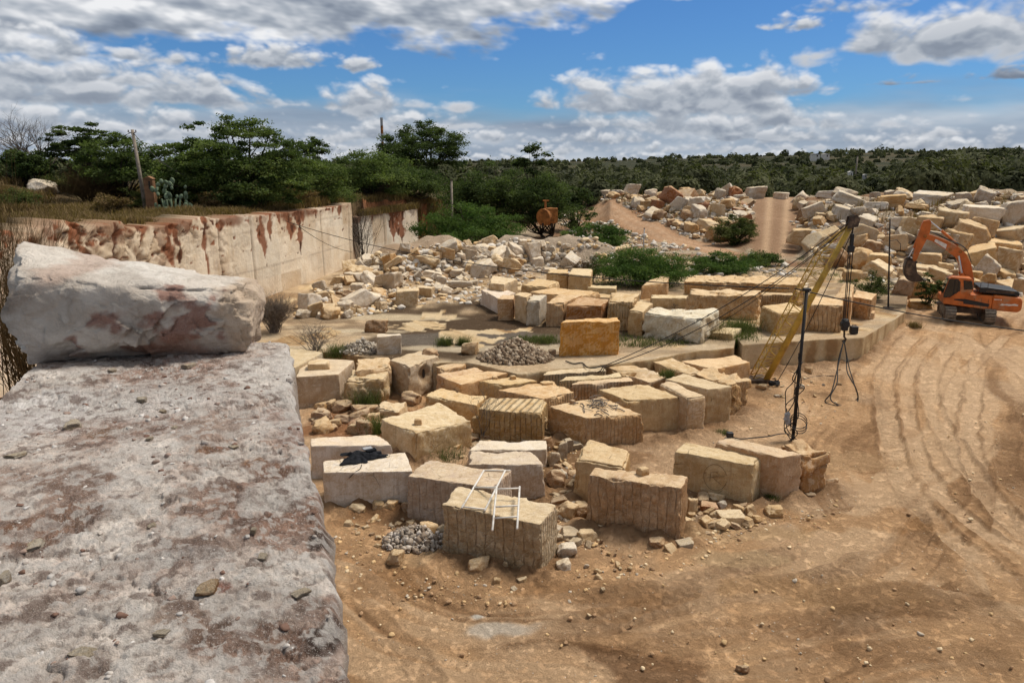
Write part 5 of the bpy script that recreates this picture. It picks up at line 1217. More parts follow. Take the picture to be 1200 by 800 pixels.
grit('gravel', 'fine broken stone between the boulders of the spoil heaps', spread(1500, [(925, 262), (960, 232), (1200, 228), (1210, 348), (1100, 350), (1050, 342), (1000, 326), (950, 300)])+spread(600, [(640, 252), (692, 238), (760, 262), (830, 290), (760, 292), (690, 290)])+spread(1700, [(692, 240), (720, 224), (800, 216), (880, 218), (884, 262), (830, 290), (790, 272), (740, 254)])+spread(500, [(400, 334), (425, 302), (470, 292), (520, 286), (600, 280), (690, 290), (660, 304), (470, 320)])+spread(400, [(690, 300), (830, 290), (880, 300), (930, 310), (940, 325), (820, 326), (720, 320)]), (.15, .7), tl)
def pile(name, label, px, py, w, h, n, sizes, tones, g):
    c = P(px, py, g); pts = []
    for i in range(n):
        r_ = math.sqrt(RS.random()); a = RS.uniform(0, 6.28); x = r_*math.cos(a)*w/2; y = r_*math.sin(a)*w*.36
        pts.append((c[0]+x, c[1]+y, g+h*max(0, 1-r_)*.9+RS.uniform(-.02, .05)))
    grit(name, label, pts, sizes, tones, 'gravel pile', 1.)
pile('gravel_pile', 'cone of broken grey stone chips on the bench beside the ochre block', 604, 420, 3.6, 1.1, 2600, (.05, .19), [(.25, .18, .12), (.34, .26, .18), (.19, .13, .085), (.48, .39, .29)], BENCH)
pile('gravel_pile', 'pile of pale grey stone chips on the dirt between two front blocks', 489, 634, 2.0, .5, 900, (.035, .17), [(.40, .34, .28), (.32, .265, .21), (.54, .48, .42), (.26, .20, .15)], 0.)
pile('gravel_pile', 'low pile of small chips beside the upright pale panel', 425, 411, 2.4, .6, 700, (.05, .17), [(.42, .36, .28), (.5, .45, .38), (.3, .25, .2)], BENCH)
# stones and flakes on the ledge
for px, py, w, h, tn, k, lab in [(165, 466, 16, 12, 'grey', 'r', 'rounded brownish pebble on the ledge, nearest the big boulder'), (190, 477, 11, 7, 'cool', 'c', 'small grey flake on the ledge beyond the rounded brownish pebble'), (84, 494, 30, 14, 'grey', 'c', 'grey lump of crust rising from the ledge'), (131, 433, 14, 9, 'white', 'c', 'white chip on the ledge against the boulder base'), (222, 428, 18, 9, 'white', 'c', 'broad white chip on the ledge under the boulder'), (177, 611, 14, 10, 'cool', 'c', 'pale pebble in the middle of the ledge'), (274, 524, 16, 8, 'cool', 'c', 'flat white pebble on the ledge near its grey smooth patch'), (297, 628, 12, 12, 'cool', 'c', 'grey pebble on the ledge below its grey smooth patch'), (308, 656, 18, 12, 'cool', 'c', 'grey flake of stone on the ledge near its outer edge'), (352, 697, 26, 12, 'cool', 'c', 'pale flat flake near the outer edge of the ledge'), (38, 627, 34, 9, 'cool', 'c', 'long pale flake of stone on the reddish part of the ledge'), (4, 670, 22, 24, 'grey', 'c', 'grey stone half out of view on the ledge'), (175, 516, 12, 8, 'cool', 'c', 'small pale chip on the ledge among red dirt'), (243, 691, 40, 13, 'brown', 'c', 'reddish brown broken flake standing proud of the ledge'), (20, 533, 26, 8, 'grey', 'c', 'grey brown flake of crust on the ledge near its upper rim'), (205, 500, 10, 6, 'cool', 'c', 'tiny pale flake on the ledge by a brown patch'), (100, 765, 40, 9, 'cool', 'c', 'grey broken plate of crust low on the ledge'), (190, 745, 22, 9, 'cool', 'c', 'pale flat chip near the brown hollow of the ledge')]:
    p = P(px, py, LEDGE); zc = p[1]*CP+1.7*SP; z = float(ledge_z(np.array([p[0]]), np.array([p[1]]))[0])
    W_ = .75*w*zc/FPX; H_ = .7*h*zc/FPX; tn = 'cool' if tn == 'grey' else tn
    tag(stone('pebble', p[0], p[1], z+H_*.25, (W_, W_*.8, H_*.9), tn, k, (RS.uniform(-.1, .1), RS.uniform(-.1, .1), RS.uniform(0, 3))), lab, 'pebble', 'loose stones on the ledge')
pts = []
dl, lf = LEDGEF[1], LEDGEF[2]
for i in range(1700):
    t = 3.5+(LEDGEF[3]-3.3)*RS.random()**.8; c = RS.uniform(.03, LEDGEF[4]-.05); x, y = LEDGEF[0]+dl*t+lf*c
    pts.append((x, y, RS.uniform(-.5, .3)))
q_ = np.array(pts); q_ = q_[fbm2(q_[:, 0]*2., q_[:, 1]*2., 140, 3) > q_[:, 2]]; q_[:, 2] = ledge_z(q_[:, 0], q_[:, 1])-.002; pts = [tuple(p) for p in q_]
grit('gravel', 'grit and tiny flakes scattered on the rock ledge', pts, (.006, .040), [(.5, .47, .44), (.6, .57, .54), (.3, .22, .18), (.42, .37, .33), (.2, .12, .09)])
# ------------------------------------------------------------------ the digger (faces -x, undercarriage turned across)
def digger():
    b = hit(1131.5, 372); k = .01024; kx = k*.86
    root = empty('excavator', (b[0], b[1], b[2]), R(-22)); tag(root, 'orange tracked excavator with its arm raised over the stone heap', 'excavator')
    q = lambda cx, cy: ((cx-612)*kx, (710-cy)*k)
    # tracks run along y
    for cx, y0 in ((484, 0), (731, .1)):
        x = q(cx, 0)[0]; L, hh = 3.5, .80; n = 14
        prof = [(-L/2+hh/2+hh/2*math.cos(t), hh/2+hh/2*math.sin(t)) for t in np.linspace(math.pi/2, 3*math.pi/2, n)]+[(L/2-hh/2+hh/2*math.cos(t), hh/2+hh/2*math.sin(t)) for t in np.linspace(-math.pi/2, math.pi/2, n)]
        mb = MB(); mb.prism([(a+y0, c_+.01) for a, c_ in prof], x-.27, x+.27, (1, 2, 0))
        pl = prof+[prof[0]]; acc = 0
        for i in range(len(pl)-1):
            a = np.array(pl[i]); c2 = np.array(pl[i+1]); l = np.linalg.norm(c2-a); d = (c2-a)/max(l, 1e-6); t = (-acc) % .17
            while t < l:
                w = a+d*t; nv = np.array([d[1], -d[0]]); ctr = w+nv*.03
                mb.box((x, ctr[0]+y0, ctr[1]+.01), (.60, .13, .06), (math.atan2(d[1], d[0]), 0, 0)); t += .17
            acc += l
        tr = mb.build('track', M['rubber'], root, smooth=False)
        mb = MB()
        for yy, rr_ in ((-L/2+hh/2, .30), (L/2-hh/2, .30), (-.6, .14), (0, .14), (.6, .14)):
            mb.tube([(x-.30, yy+y0, .41 if rr_ > .2 else .2), (x+.30, yy+y0, .41 if rr_ > .2 else .2)], rr_, 16)
        mb.build('wheel', M['dirtysteel'], tr, smooth=False, bevel=.01)
    mb = MB(); mb.box((.0, 0, .62), (1.9, 1.5, .42)); mb.tube([(0, 0, .7), (0, 0, 1.02)], .62, 24)
    mb.build('undercarriage', M['dirtysteel'], root, bevel=.03)
    # house
    mb = MB()
    mb.prism([q(432, 575), q(545, 545), q(735, 545), q(735, 635), q(640, 625), q(432, 612)], -1.25, 1.25)
    body = mb.build('body', M['orange'], root, bevel=.05)
    mb = MB(); pr = [q(735, 540), q(905, 548), q(917, 570), q(919, 620), q(900, 638), q(735, 634)]; mb.prism(pr, -1.28, 1.28)
    cw = mb.build('counterweight', M['orange'], root, bevel=.12)
    wp = [(782, 598), (795, 588), (810, 592), (826, 588), (850, 590), (872, 585), (892, 590), (890, 598), (862, 596), (838, 600), (812, 597), (798, 601)]
    mb = MB(); mb.prism([q(*p) for p in wp], -1.288, -1.281)
    mb.build('worn_patch', M['white'], cw)
    mb = MB(); 
    for i in range(6): x, z = q(747+i*8, 566); mb.box((x, -1.285, z), (.045, .006, .075 if i % 2 else .06))
    mb.build('lettering', M['white'], cw)
    mb = MB(); mb.prism([q(500, 578), q(560, 572), q(720, 596), q(720, 604), q(500, 584)], -1.265, -1.251); mb.build('stripe', M['black'], body)
    mb = MB(); mb.prism([q(560, 588), q(718, 603), q(718, 614), q(560, 603)], -1.268, -1.2515); mb.build('vent_panel', M['black'], body)
    for a in (640, 672, 712): pass
    for a in (625, 668, 712): x, z = q(a, 590); mb = MB(); mb.box((x, -1.256, z-.05), (.012, .012, .62)); mb.build('panel_seam', M['dirtysteel'], body)
    mb = MB(); mb.prism([q(650, 500), q(690, 497), q(880, 512), q(895, 522), q(895, 543), q(650, 530)], -1.1, 1.1)
    hood = mb.build('engine_cover', M['black'], root, bevel=.04)
    mb = MB(); x, z = q(778, 522); mb.box((x, -1.1, z+.02), (1.5, .03, .13)); mb.build('grille', M['dirtysteel'], hood)
    mb = MB(); x, z = q(628, 500); mb.tube([(x, .35, z-.3), (x, .35, z+.28), (x+.03, .35, z+.38)], [.09, .09, .075], 12); mb.box((x, .35, z-.08), (.24, .3, .35)); mb.build('exhaust', M['black'], root, bevel=.01)
    mb = MB(); hr = [(*q(655, 505), -1.05), (*q(655, 470), -1.05), (*q(700, 468), -1.05), (*q(700, 500), -1.05)]; mb.tube([(a, c, z) for a, z, c in hr], .018, 6)
    mb.build('handrail', M['black'], root)
    # cab
    cabp = [q(428, 575), q(428, 545), q(452, 452), q(468, 442), q(590, 446), q(602, 460), q(612, 520), q(560, 575)]
    mb = MB(); mb.prism(cabp, -1.28, -.22); cab = mb.build('cab', M['orange'], root, bevel=.035)
    def pane(pts, y0=-1.30): mb = MB(); mb.prism([q(*p) for p in pts], y0, y0+.03); return mb
    pane([(433, 568), (433, 545), (456, 458), (506, 458), (512, 470), (512, 530), (470, 562)]).build('window', M['glass'], cab)
    pane([(515, 462), (524, 470), (530, 525), (516, 533)]).build('window', M['glass'], cab)
    pane([(546, 464), (590, 467), (602, 508), (556, 512)]).build('window', M['glass'], cab)
    mb = MB(); mb.prism([q(431, 548), q(453, 458), q(448, 458), q(426, 548)], -1.2, -.3); mb.build('windscreen', M['glass'], cab)
    mb = MB()
    for pl in ([(433, 570), (433, 545), (455, 456), (508, 456), (514, 468), (514, 532), (470, 566), (433, 570)], [(489, 457), (489, 552)], [(544, 461), (592, 464), (605, 510), (553, 515), (544, 461)]):
        mb.tube([(q(*p)[0], -1.30, q(*p)[1]) for p in pl], .022, 6)
    mb.build('window_frame', M['black'], cab)
    mb = MB(); x, z = q(500, 540); mb.box((x, -1.31, z), (.16, .03, .04)); mb.build('door_handle', M['black'], cab)
    mb = MB(); x, z = q(505, 540); mb.box((x+.1, -.75, z-.05), (.5, .5, .16)); mb.box((x+.32, -.75, z+.25), (.14, .5, .7)); mb.build('seat', M['black'], cab, bevel=.03)
    mb = MB(); mb.box((q(415, 0)[0], -1.0, 1.0), (.35, .5, .10)); mb.build('step', M['dirtysteel'], root)
    # boom
    yb = (-.02, .5)
    bm_ = [(598, 490), (545, 400), (500, 340), (420, 288), (330, 240), (280, 228), (272, 208), (290, 196), (330, 205), (420, 232), (500, 268), (560, 312), (600, 375), (622, 440), (634, 490)]
    mb = MB(); mb.prism([q(*p) for p in bm_], *yb); boom = mb.build('boom', M['orange'], root, bevel=.03)
    mb = MB(); mb.prism([q(*p) for p in ((346, 242), (352, 226), (430, 258), (424, 285))], yb[0]-.006, yb[0]+.02); mb.build('label_plate', M['white'], boom)
    for p in ((455, 288), (284, 212), (520, 300)): x, z = q(*p); mb = MB(); mb.tube([(x, yb[0]-.03, z), (x, yb[1]+.03, z)], .10, 14); mb.build('pin', M['rust'], boom)
    st = [(262, 118), (300, 110), (312, 122), (314, 180), (300, 225), (262, 320), (246, 372), (228, 378), (222, 360), (240, 200), (252, 140)]
    mb = MB(); mb.prism([q(*p) for p in st], .05, .43); stick = mb.build('stick', M['orange'], root, bevel=.025)
    mb = MB(); mb.tube([(q(246, 378)[0], .0, q(246, 378)[1]), (q(246, 378)[0], .48, q(246, 378)[1])], .09, 12); mb.build('pin', M['dirtysteel'], stick)
    def cyl(n, a, c, e, r1, r2, y, par):
        A_, C_, E_ = [(q(*p)[0], y, q(*p)[1]) for p in (a, c, e)]
        mb = MB(); mb.tube([A_, C_], r1, 12); o = mb.build(n, M['orange'], par, smooth=False); mb = MB(); mb.tube([C_, E_], r2, 10); mb.build('rod', M['chrome'], o)
    cyl('stick_cylinder', (505, 262), (385, 175), (306, 120), .085, .05, .24, root)
    cyl('boom_cylinder', (580, 500), (545, 430), (510, 325), .10, .055, -.14, root); cyl('boom_cylinder', (580, 500), (545, 430), (510, 325), .10, .055, .62, root)
    cyl('bucket_cylinder', (246, 205), (222, 290), (196, 352), .075, .045, .24, root)
    mb = MB()
    for d in (0, .05, .1): mb.tube([(q(*p)[0], .1+d, q(*p)[1]+.1+d*.4) for p in spline([(600, 375), (560, 300), (500, 262), (440, 243), (360, 210), (300, 190)], 4)], .022, 6)
    mb.build('hose', M['black'], boom)
    mb = MB()
    for p in ((188, 352), (250, 356)): pass
    mb.prism([q(*p) for p in ((180, 350), (205, 344), (212, 356), (188, 366))], .1, .38); mb.tube([(q(200, 352)[0], .12, q(200, 352)[1]), (q(240, 372)[0], .12, q(240, 372)[1])], .045, 8); mb.build('linkage', M['dirtysteel'], root)
    # bucket: curved shell with side plates and teeth
    out = spline([(180, 362), (172, 410), (176, 452), (198, 485), (240, 497), (290, 494), (312, 484)], 5); inn = spline([(312, 484), (286, 476), (262, 462), (246, 432), (244, 400), (240, 380), (210, 362)], 5)
    y0, y1 = -.33, .81; mb = MB(); n = len(out)
    wall = []; c0 = np.array(q(245, 425))
    shell = [np.array(q(*p)) for p in out]; shell2 = [s+(c0-s)/np.linalg.norm(c0-s)*.05 for s in shell]
    for i in range(n-1):
        V = []
        for s in (shell[i], shell[i+1], shell2[i+1], shell2[i]):
            V += [(s[0], y0, s[1]), (s[0], y1, s[1])]
        mb.raw(V, [(0, 2, 3, 1), (4, 6, 7, 5), (0, 1, 7, 6), (2, 4, 5, 3), (0, 6, 4, 2), (1, 3, 5, 7)])
    sp = [q(*p) for p in out]+[q(*p) for p in ((296, 470), (262, 448), (250, 410), (244, 380), (225, 365))]
    mb.prism(sp, y0, y0+.05); mb.prism(sp, y1-.05, y1)
    bk = mb.build('bucket', M['dirtysteel'], root)
    for i in range(5):
        x, z = q(312, 485); yy = y0+.1+i*(y1-y0-.2)/4
        mb = MB(); mb.raw([(x-.12, yy-.06, z-.04), (x-.12, yy+.06, z-.04), (x-.12, yy+.06, z+.07), (x-.12, yy-.06, z+.07), (x+.16, yy-.035, z-.0), (x+.16, yy+.035, z-.0), (x+.16, yy+.035, z+.02), (x+.16, yy-.035, z+.02)], [(0, 1, 2, 3), (4, 7, 6, 5), (0, 4, 5, 1), (1, 5, 6, 2), (2, 6, 7, 3), (3, 7, 4, 0)]); mb.build('tooth', M['chrome'] if False else M['rubber'], bk)
digger()

# ------------------------------------------------------------------ the derrick boom, its hook and the ropes
def px_at(px, py, Y): return A(px, py, Y)
TIP = A(1000, 259, 34.0)
def derrick():
    b0 = P(897, 447, .0); b1 = P(878, 441, .05)
    root = empty('crane_boom', b0); tag(root, 'leaning yellow lattice crane boom rising from the dirt yard', 'crane boom'); L = lambda p: np.array(p)-b0
    def pt(base, t): return base+(TIP-base)*t
    off1 = np.array([-.62, .10, 0]); off2 = np.array([-.52, .85, .05])
    mb = MB(); mb.tube([L(b0-(TIP-b0)*.02), L(pt(b0, .5)), L(TIP)], [.155, .15, .12], 14); mb.build('chord', M['yellow'], root, smooth=True)
    def side(off, t):
        f = 1 if t < .82 else max(0.05, (1-t)/.18)
        return pt(b0, t)+off*f
    for off in (off1, off2):
        mb = MB(); mb.tube([L(side(off, t)) for t in (0, .3, .6, .82, .98)], .030, 8); mb.build('chord', M['yellow'], root, smooth=True)
    n = 17; mb = MB()
    for i in range(n):
        t0, t1 = .01+i*.82/n, .01+(i+1)*.82/n
        z = i % 2
        z3 = np.zeros(3)
        for a, c in ((off1, off2), (z3, off1), (z3, off2)):
            p, r_ = (a, c) if z else (c, a)
            mb.tube([L(side(p, t0)), L(side(r_, t1))], .016, 6); mb.tube([L(side(a, t1)), L(side(c, t1))], .014, 6)
    mb.build('lattice', M['yellow'], root)
    mb = MB(); d = TIP-b0; d = d/np.linalg.norm(d)
    for s in (-.13, .13): mb.prism([(x, z) for x, z in ((-.30, -.35), (.18, -.25), (.26, .12), (.05, .3), (-.25, .2))], s-.02, s+.02)
    o = mb.build('head', M['dirtysteel'], root, loc=tuple(L(TIP)), bevel=.01)
    mb = MB(); mb.tube([(0, -.1, 0), (0, .1, 0)], .22, 18); mb.tube([(0, -.12, 0), (0, .12, 0)], .05, 10); o2 = mb.build('pulley', M['black'], root, loc=tuple(L(TIP)), bevel=.01)
    mb = MB(); mb.box(L(b0)+np.array([-.35, .3, .05]), (1.0, 1.1, .16)); mb.build('foot', M['dirtysteel'], root, bevel=.02)
    # hook tackle
    Y = 34.0; hub = A(990, 381, Y); up = A(998, 284, Y)
    hk = empty('hoist_hook', hub); tag(hk, 'black hook block hanging on ropes from the yellow crane boom', 'hoist hook'); K = lambda p: np.array(p)-hub
    mb = MB(); u = K(up); mb.box(u, (.17, .14, .80), (0, R(-2), 0)); mb.box(u+np.array([0, 0, -.30]), (.30, .16, .30)); mb.build('upper_block', M['black'], hk, bevel=.04)
    for dx, dy in ((-.11, 0), (.0, .05), (.10, 0)):
        mb = MB(); mb.tube([u+np.array([dx, dy, -.3]), u*.5+np.array([dx*.8, dy, .05]), np.array([dx*.8, dy, .25])], .021, 6); mb.build('rope', M['cable'], hk)
    mb = MB(); mb.tube([u+np.array([0, 0, .3]), K(TIP)], .03, 6); mb.build('rope', M['cable'], hk)
    mb = MB(); mb.box((0, 0, .02), (.30, .22, .56)); mb.tube([(0, -.15, .05), (0, .15, .05)], .2, 16); mb.build('block', M['black'], hk, bevel=.05)
    mb = MB(); lo = K(A(989, 397, Y)); mb.tube([(0, 0, -.2), lo+np.array([0, 0, .1]), lo+np.array([.09, 0, 0]), lo+np.array([.05, 0, -.14]), lo+np.array([-.07, 0, -.10])], .05, 8); mb.build('hook', M['dirtysteel'], hk)
    ho = A(989, 396, Y)
    gx, gy, _ = P(985, 474, 0)
    def sling(n, label, pts, r=.026):
        P3 = []
        for (a, c, t) in pts:      # t: 0 hanging plane, 1 on the ground
            P3.append(P(a, c, .03) if t >= 1 else A(a, c, Y+(gy-Y)*t))
        mb = MB(); mb.tube(spline(P3, 7), r, 6); o = mb.build(n, M['cable'], None, smooth=True); tag(o, label, 'sling', 'wire slings on the crane hook')
    sling('wire_sling', 'wire sling drooping widest from the crane hook to the dirt', [(989, 398, 0), (984, 420, .3), (979, 442, .6), (974, 460, .85), (967, 471, 1), (985, 475, 1), (1005, 470, 1), (1001, 450, .7), (995, 430, .4), (989, 398, 0)])
    sling('wire_sling', 'wire sling hanging slack inside the wider loop under the crane hook', [(989, 398, 0), (982, 425, .3), (981, 448, .65), (973, 466, .9), (984, 474, 1), (1004, 468, 1), (1003, 455, .8), (993, 436, .5), (992, 418, .2), (989, 398, 0)])
    # ropes to the ground
    def rope(label, p3, r=.022, name='cable', sg=None, cat='cable'):
        mb = MB(); mb.tube(p3, r, 6); o = mb.build(name, M['cable'], None, smooth=True); tag(o, label, cat)
    z = BENCH+.06
    rope('black rope from the boom tip to the bench edge, upper of a close pair', sag(TIP+np.array([0, 0, .12]), P(707, 429, z), .55, 24)+[P(704, 434, BENCH+.02), P(700, 436, BENCH-.1)], .021)
    rope('black rope from the boom tip to the bench edge, lower of a close pair', sag(TIP+np.array([0, .1, -.06]), P(709, 430, z), .85, 24)+[P(706, 435, BENCH+.02)], .021)
    rope('black rope from the boom tip down to the second row of blocks', sag(TIP+np.array([-.1, .1, -.2]), P(812, 398, z), .3, 24)+[P(806, 401, z)], .015)
    rope('thin rope from the boom tip to a dark coil by the boom foot', sag(TIP+np.array([0, -.1, -.3]), P(911, 447, .1), .35, 20), .018)
    rope('black cable lying on the bench between ochre block and bench edge', spline([P(709, 428, z), P(697, 431, z), P(688, 430, z), P(682, 425, z), P(672, 426, z), P(663, 423, z)], 6), .03)
    mb = MB(); c = P(907, 450, .08); rr = random.Random(3)
    for i in range(6):
        mb.tube([c+np.array([.24*math.cos(t)*rr.uniform(.6, 1.1), .2*math.sin(t)*rr.uniform(.6, 1.1), .05*i*.5+.03*math.sin(3*t)]) for t in np.linspace(0, 6.2, 14)], .035, 6)
    tag(mb.build('rope_coil', M['cable'], None, smooth=True), 'dark clump of coiled rope on the dirt by the boom foot', 'rope coil')
    c = P(1000, 391, BENCH); mb = MB(); mb.box((0, 0, .22), (.40, .3, .42)); bx = mb.build('box', M['black'], None, loc=c, bevel=.04); tag(bx, 'small black box standing on the bench beside the hanging hook', 'box')
    mb = MB(); mb.tube([(-.1, 0, .43), (-.1, 0, .5), (.1, 0, .5), (.1, 0, .43)], .02, 6); mb.build('handle', M['black'], bx)
derrick()

# ------------------------------------------------------------------ dark pole with its wires
pb = P(929, 515, 0.0); pt_ = A(928, 338, pb[1])
root = empty('pole', pb); tag(root, 'dark straight pole carrying overhead cables, standing in the dirt yard', 'pole')
hp_ = pt_[2]
mb = MB(); mb.tube([(0, 0, -.2), (0, 0, hp_)], [.065, .058], 14); mb.build('shaft', M['pole'], root, smooth=True)
mb = MB(); mb.box((0, 0, hp_-.04), (.26, .2, .10)); mb.tube([(-.14, 0, hp_-.02), (.14, 0, hp_-.02)], .035, 8); mb.build('bracket', M['black'], root, bevel=.01)
rr = random.Random(12)
for i in range(5):
    mb = MB(); a0 = rr.uniform(0, 6)
    pts = [(.10*math.cos(a0), .10*math.sin(a0)-.05, hp_*rr.uniform(.45, .62))]
    for k in range(5): pts.append((rr.uniform(-.45, .25), rr.uniform(-.3, .1), hp_*(.42-.085*k)+rr.uniform(-.15, .15)))
    pts.append((rr.uniform(-.4, .4), rr.uniform(-.4, 0), .02))
    mb.tube(spline(pts, 6), .018, 6); mb.build('wire', M['cable'], root, smooth=True)
mb = MB()
for i in range(3): mb.tube([(.32*math.cos(t)+.12, -.12+.2*math.sin(t), .62+.25*math.sin(t)+.1*i) for t in np.linspace(0, 6.1, 18)], .016, 6)
mb.build('wire', M['cable'], root, smooth=True)
c = A(923, 490, pb[1]-.15); V, F = hexa([np.array(p) for p in ((-.13, -.12, .62), (.11, -.10, .66), (.1, .1, .62), (-.11, .1, .6))], [np.array(p) for p in ((-.16, -.13, 0), (.15, -.13, 0), (.13, .12, 0), (-.14, .12, 0))], .05, .03, .03, .04, seed=9)
o = add('canister', mesh('canister', V, F), M['grey'], loc=c-np.array([0, 0, .3])); tag(o, 'crumpled grey plastic canister hung against the dark pole', 'canister')
def wire(label, a, b_, s, r=.022):
    mb = MB(); mb.tube(sag(a, b_, s, 26), r, 6); tag(mb.build('cable', M['cable'], None, smooth=True), label, 'cable')
wire('overhead cable from the dark pole to the top of the tall sawn wall', pt_+np.array([-.1, 0, 0]), A(306, 249, 57.5), 1.15, .022)
wire('overhead cable from the dark pole passing in front of the excavator', pt_+np.array([.1, 0, 0]), A(1290, 396, pb[1]+1.0), .25, .024)
wire('second slack cable drooping across the tall sawn wall', A(350, 265, 55.5), A(412, 295, 65.0), .35, .02)
mb = MB(); zt = BLK['plank'][1]
mb.tube(spline([P(858, 512, zt+.03), P(868, 514, zt+.05), P(880, 513, zt+.04), P(900, 511, zt+.03), P(915, 508, .9), P(926, 508, .4)], 6), .022, 6)
tag(mb.build('cable', M['cable'], None, smooth=True), 'black cable trailing from the pole over a long tan block', 'cable')
mb = MB(); mb.box((0, 0, .09), (.22, .18, .18)); o = mb.build('socket_box', M['black'], None, loc=P(855, 512, zt), bevel=.03); tag(o, 'little black socket box at the cable end on a long tan block', 'box')
mb = MB(); mb.tube(spline([P(934, 447, .03), P(950, 442, .03), P(965, 440, .03), P(981, 441, .03)], 6), .02, 6); tag(mb.build('cable', M['cable'], None, smooth=True), 'thin cable lying on the dirt between pole and hook', 'cable')
p = P(1041, 361, BENCH); tp = A(1043, 257, p[1]); root = empty('pole', p); tag(root, 'thin dark post on the bench corner, beside the excavator bucket', 'pole')
mb = MB(); mb.tube([(0, 0, -.1), tp-p], [.06, .04], 8); mb.build('shaft', M['pole'], root); mb = MB(); mb.tube([(-.45, 0, 4.0), (-.42, 0, 4.3), (.0, 0, 4.4), (.3, 0, 4.1), (.32, 0, 3.6)], .02, 6); mb.build('bracket', M['pole'], root)
mb = MB(); mb.box((0, 0, .04), (.5, .4, .08)); mb.build('base_plate', M['dirtysteel'], root)

# ------------------------------------------------------------------ white metal frame, black cloth
def frame():
    zt = BLK['lad'][1]+.05; zm = BLK['mid'][1]+.05
    def at(px, py, z): return P(px, py, z)
    root = empty('metal_frame', P(570, 598, zt)); tag(root, 'white metal frame of rails and rungs lying over two sawn blocks', 'metal frame'); o_ = P(570, 598, zt); L = lambda p: p-o_
    yf = P(577, 620, 0)  # hanging part, just in front of the block face
    rail = lambda pts: (lambda mb: mb.tube([L(p) for p in pts], .028, 8) and mb.build('rail', M['white'], root, smooth=True))(MB())
    rung = lambda pts: (lambda mb: mb.tube([L(p) for p in pts], .023, 8) and mb.build('rung', M['white'], root, smooth=True))(MB())
    a1, a2 = at(541, 595, zt), at(567, 551, zm); b1, b2 = at(568, 598, zt), at(592, 551, zm)
    rail([a1, a2]); rail([b1, b2]); rung([a2, b2+(b2-a2)*.25]); rung([a1+(a2-a1)*.03, b1+(b2-b1)*.03]); rung([a1+(a2-a1)*.52, b1+(b2-b1)*.52])
    fY = P(577, 621, zt)[1]
    c1, c2 = at(582, 571, zt+.28), A(577, 621, fY-.15); d1, d2 = at(609, 570, zt+.28), A(606, 619, fY-.45)
    c2 = np.array([c2[0], min(c2[1], fY-.12), c2[2]])
    rail([c1, c2]); rail([d1, d2])
    for t in (.04, .48, .74): rung([c1+(c2-c1)*t, d1+(d2-d1)*t])
    rung([c1+np.array([0, 0, .01]), a1+(a2-a1)*.52])
frame()
def cloth():
    zt = BLK['cloth'][1]; c = P(421, 537, zt); n = 70
    g = np.linspace(-1, 1, n); U, W = np.meshgrid(g, g, indexing='ij')
    rad = np.hypot(U, W); a = np.arctan2(W, U); k = 1/np.maximum(np.maximum(np.abs(np.cos(a)), np.abs(np.sin(a))), .01)
    edge = 1+.28*np.sin(a*3+1)+.16*np.sin(a*5+.4)+.08*np.sin(a*11)
    x = U/k*edge*.62; y = W/k*edge*.50
    z = .16*np.clip(1-rad/1.25, 0, 1)**.8+.10*np.abs(fbm2(x*4.5+2, y*3.2, 201, 4))*np.clip(1.25-rad, 0, 1)+.015
    V = np.stack([x, y, z], 2).reshape(-1, 3); i = (np.arange(n-1)[:, None]*n+np.arange(n-1)[None, :]).ravel()
    o = add('cloth', mesh('cloth', V, np.stack([i, i+n, i+n+1, i+1], 1)), M['cloth'], loc=c); m_ = o.modifiers.new('thickness', 'SOLIDIFY'); m_.thickness = .012
    tag(o, 'crumpled black cloth heaped on a white sawn block', 'cloth')
    mb = MB(); mb.box((0, 0, .10), (.34, .22, .18), (0, 0, .5)); mb.box((.2, -.05, .07), (.3, .18, .10), (0, .1, .3)); b_ = mb.build('bag', M['cloth'], None, loc=P(435, 532, zt), bevel=.04); tag(b_, 'small dark bag leaning on the crumpled black cloth', 'bag')
    mb = MB(); mb.box((-.12, .02, .20), (.30, .2, .04), (0, 0, .5)); mb.build('flap', M['grey'], b_, bevel=.01)
    mb = MB(); mb.tube(spline([P(424, 544, zt+.02), P(422, 549, zt+.02), P(416, 553, zt-.02), A(409, 560, P(416, 553, zt)[1]-.04)], 5), .012, 5); tag(mb.build('cord', M['cable'], None), 'thin black cord hanging from the cloth over the block edge', 'cord')
cloth()
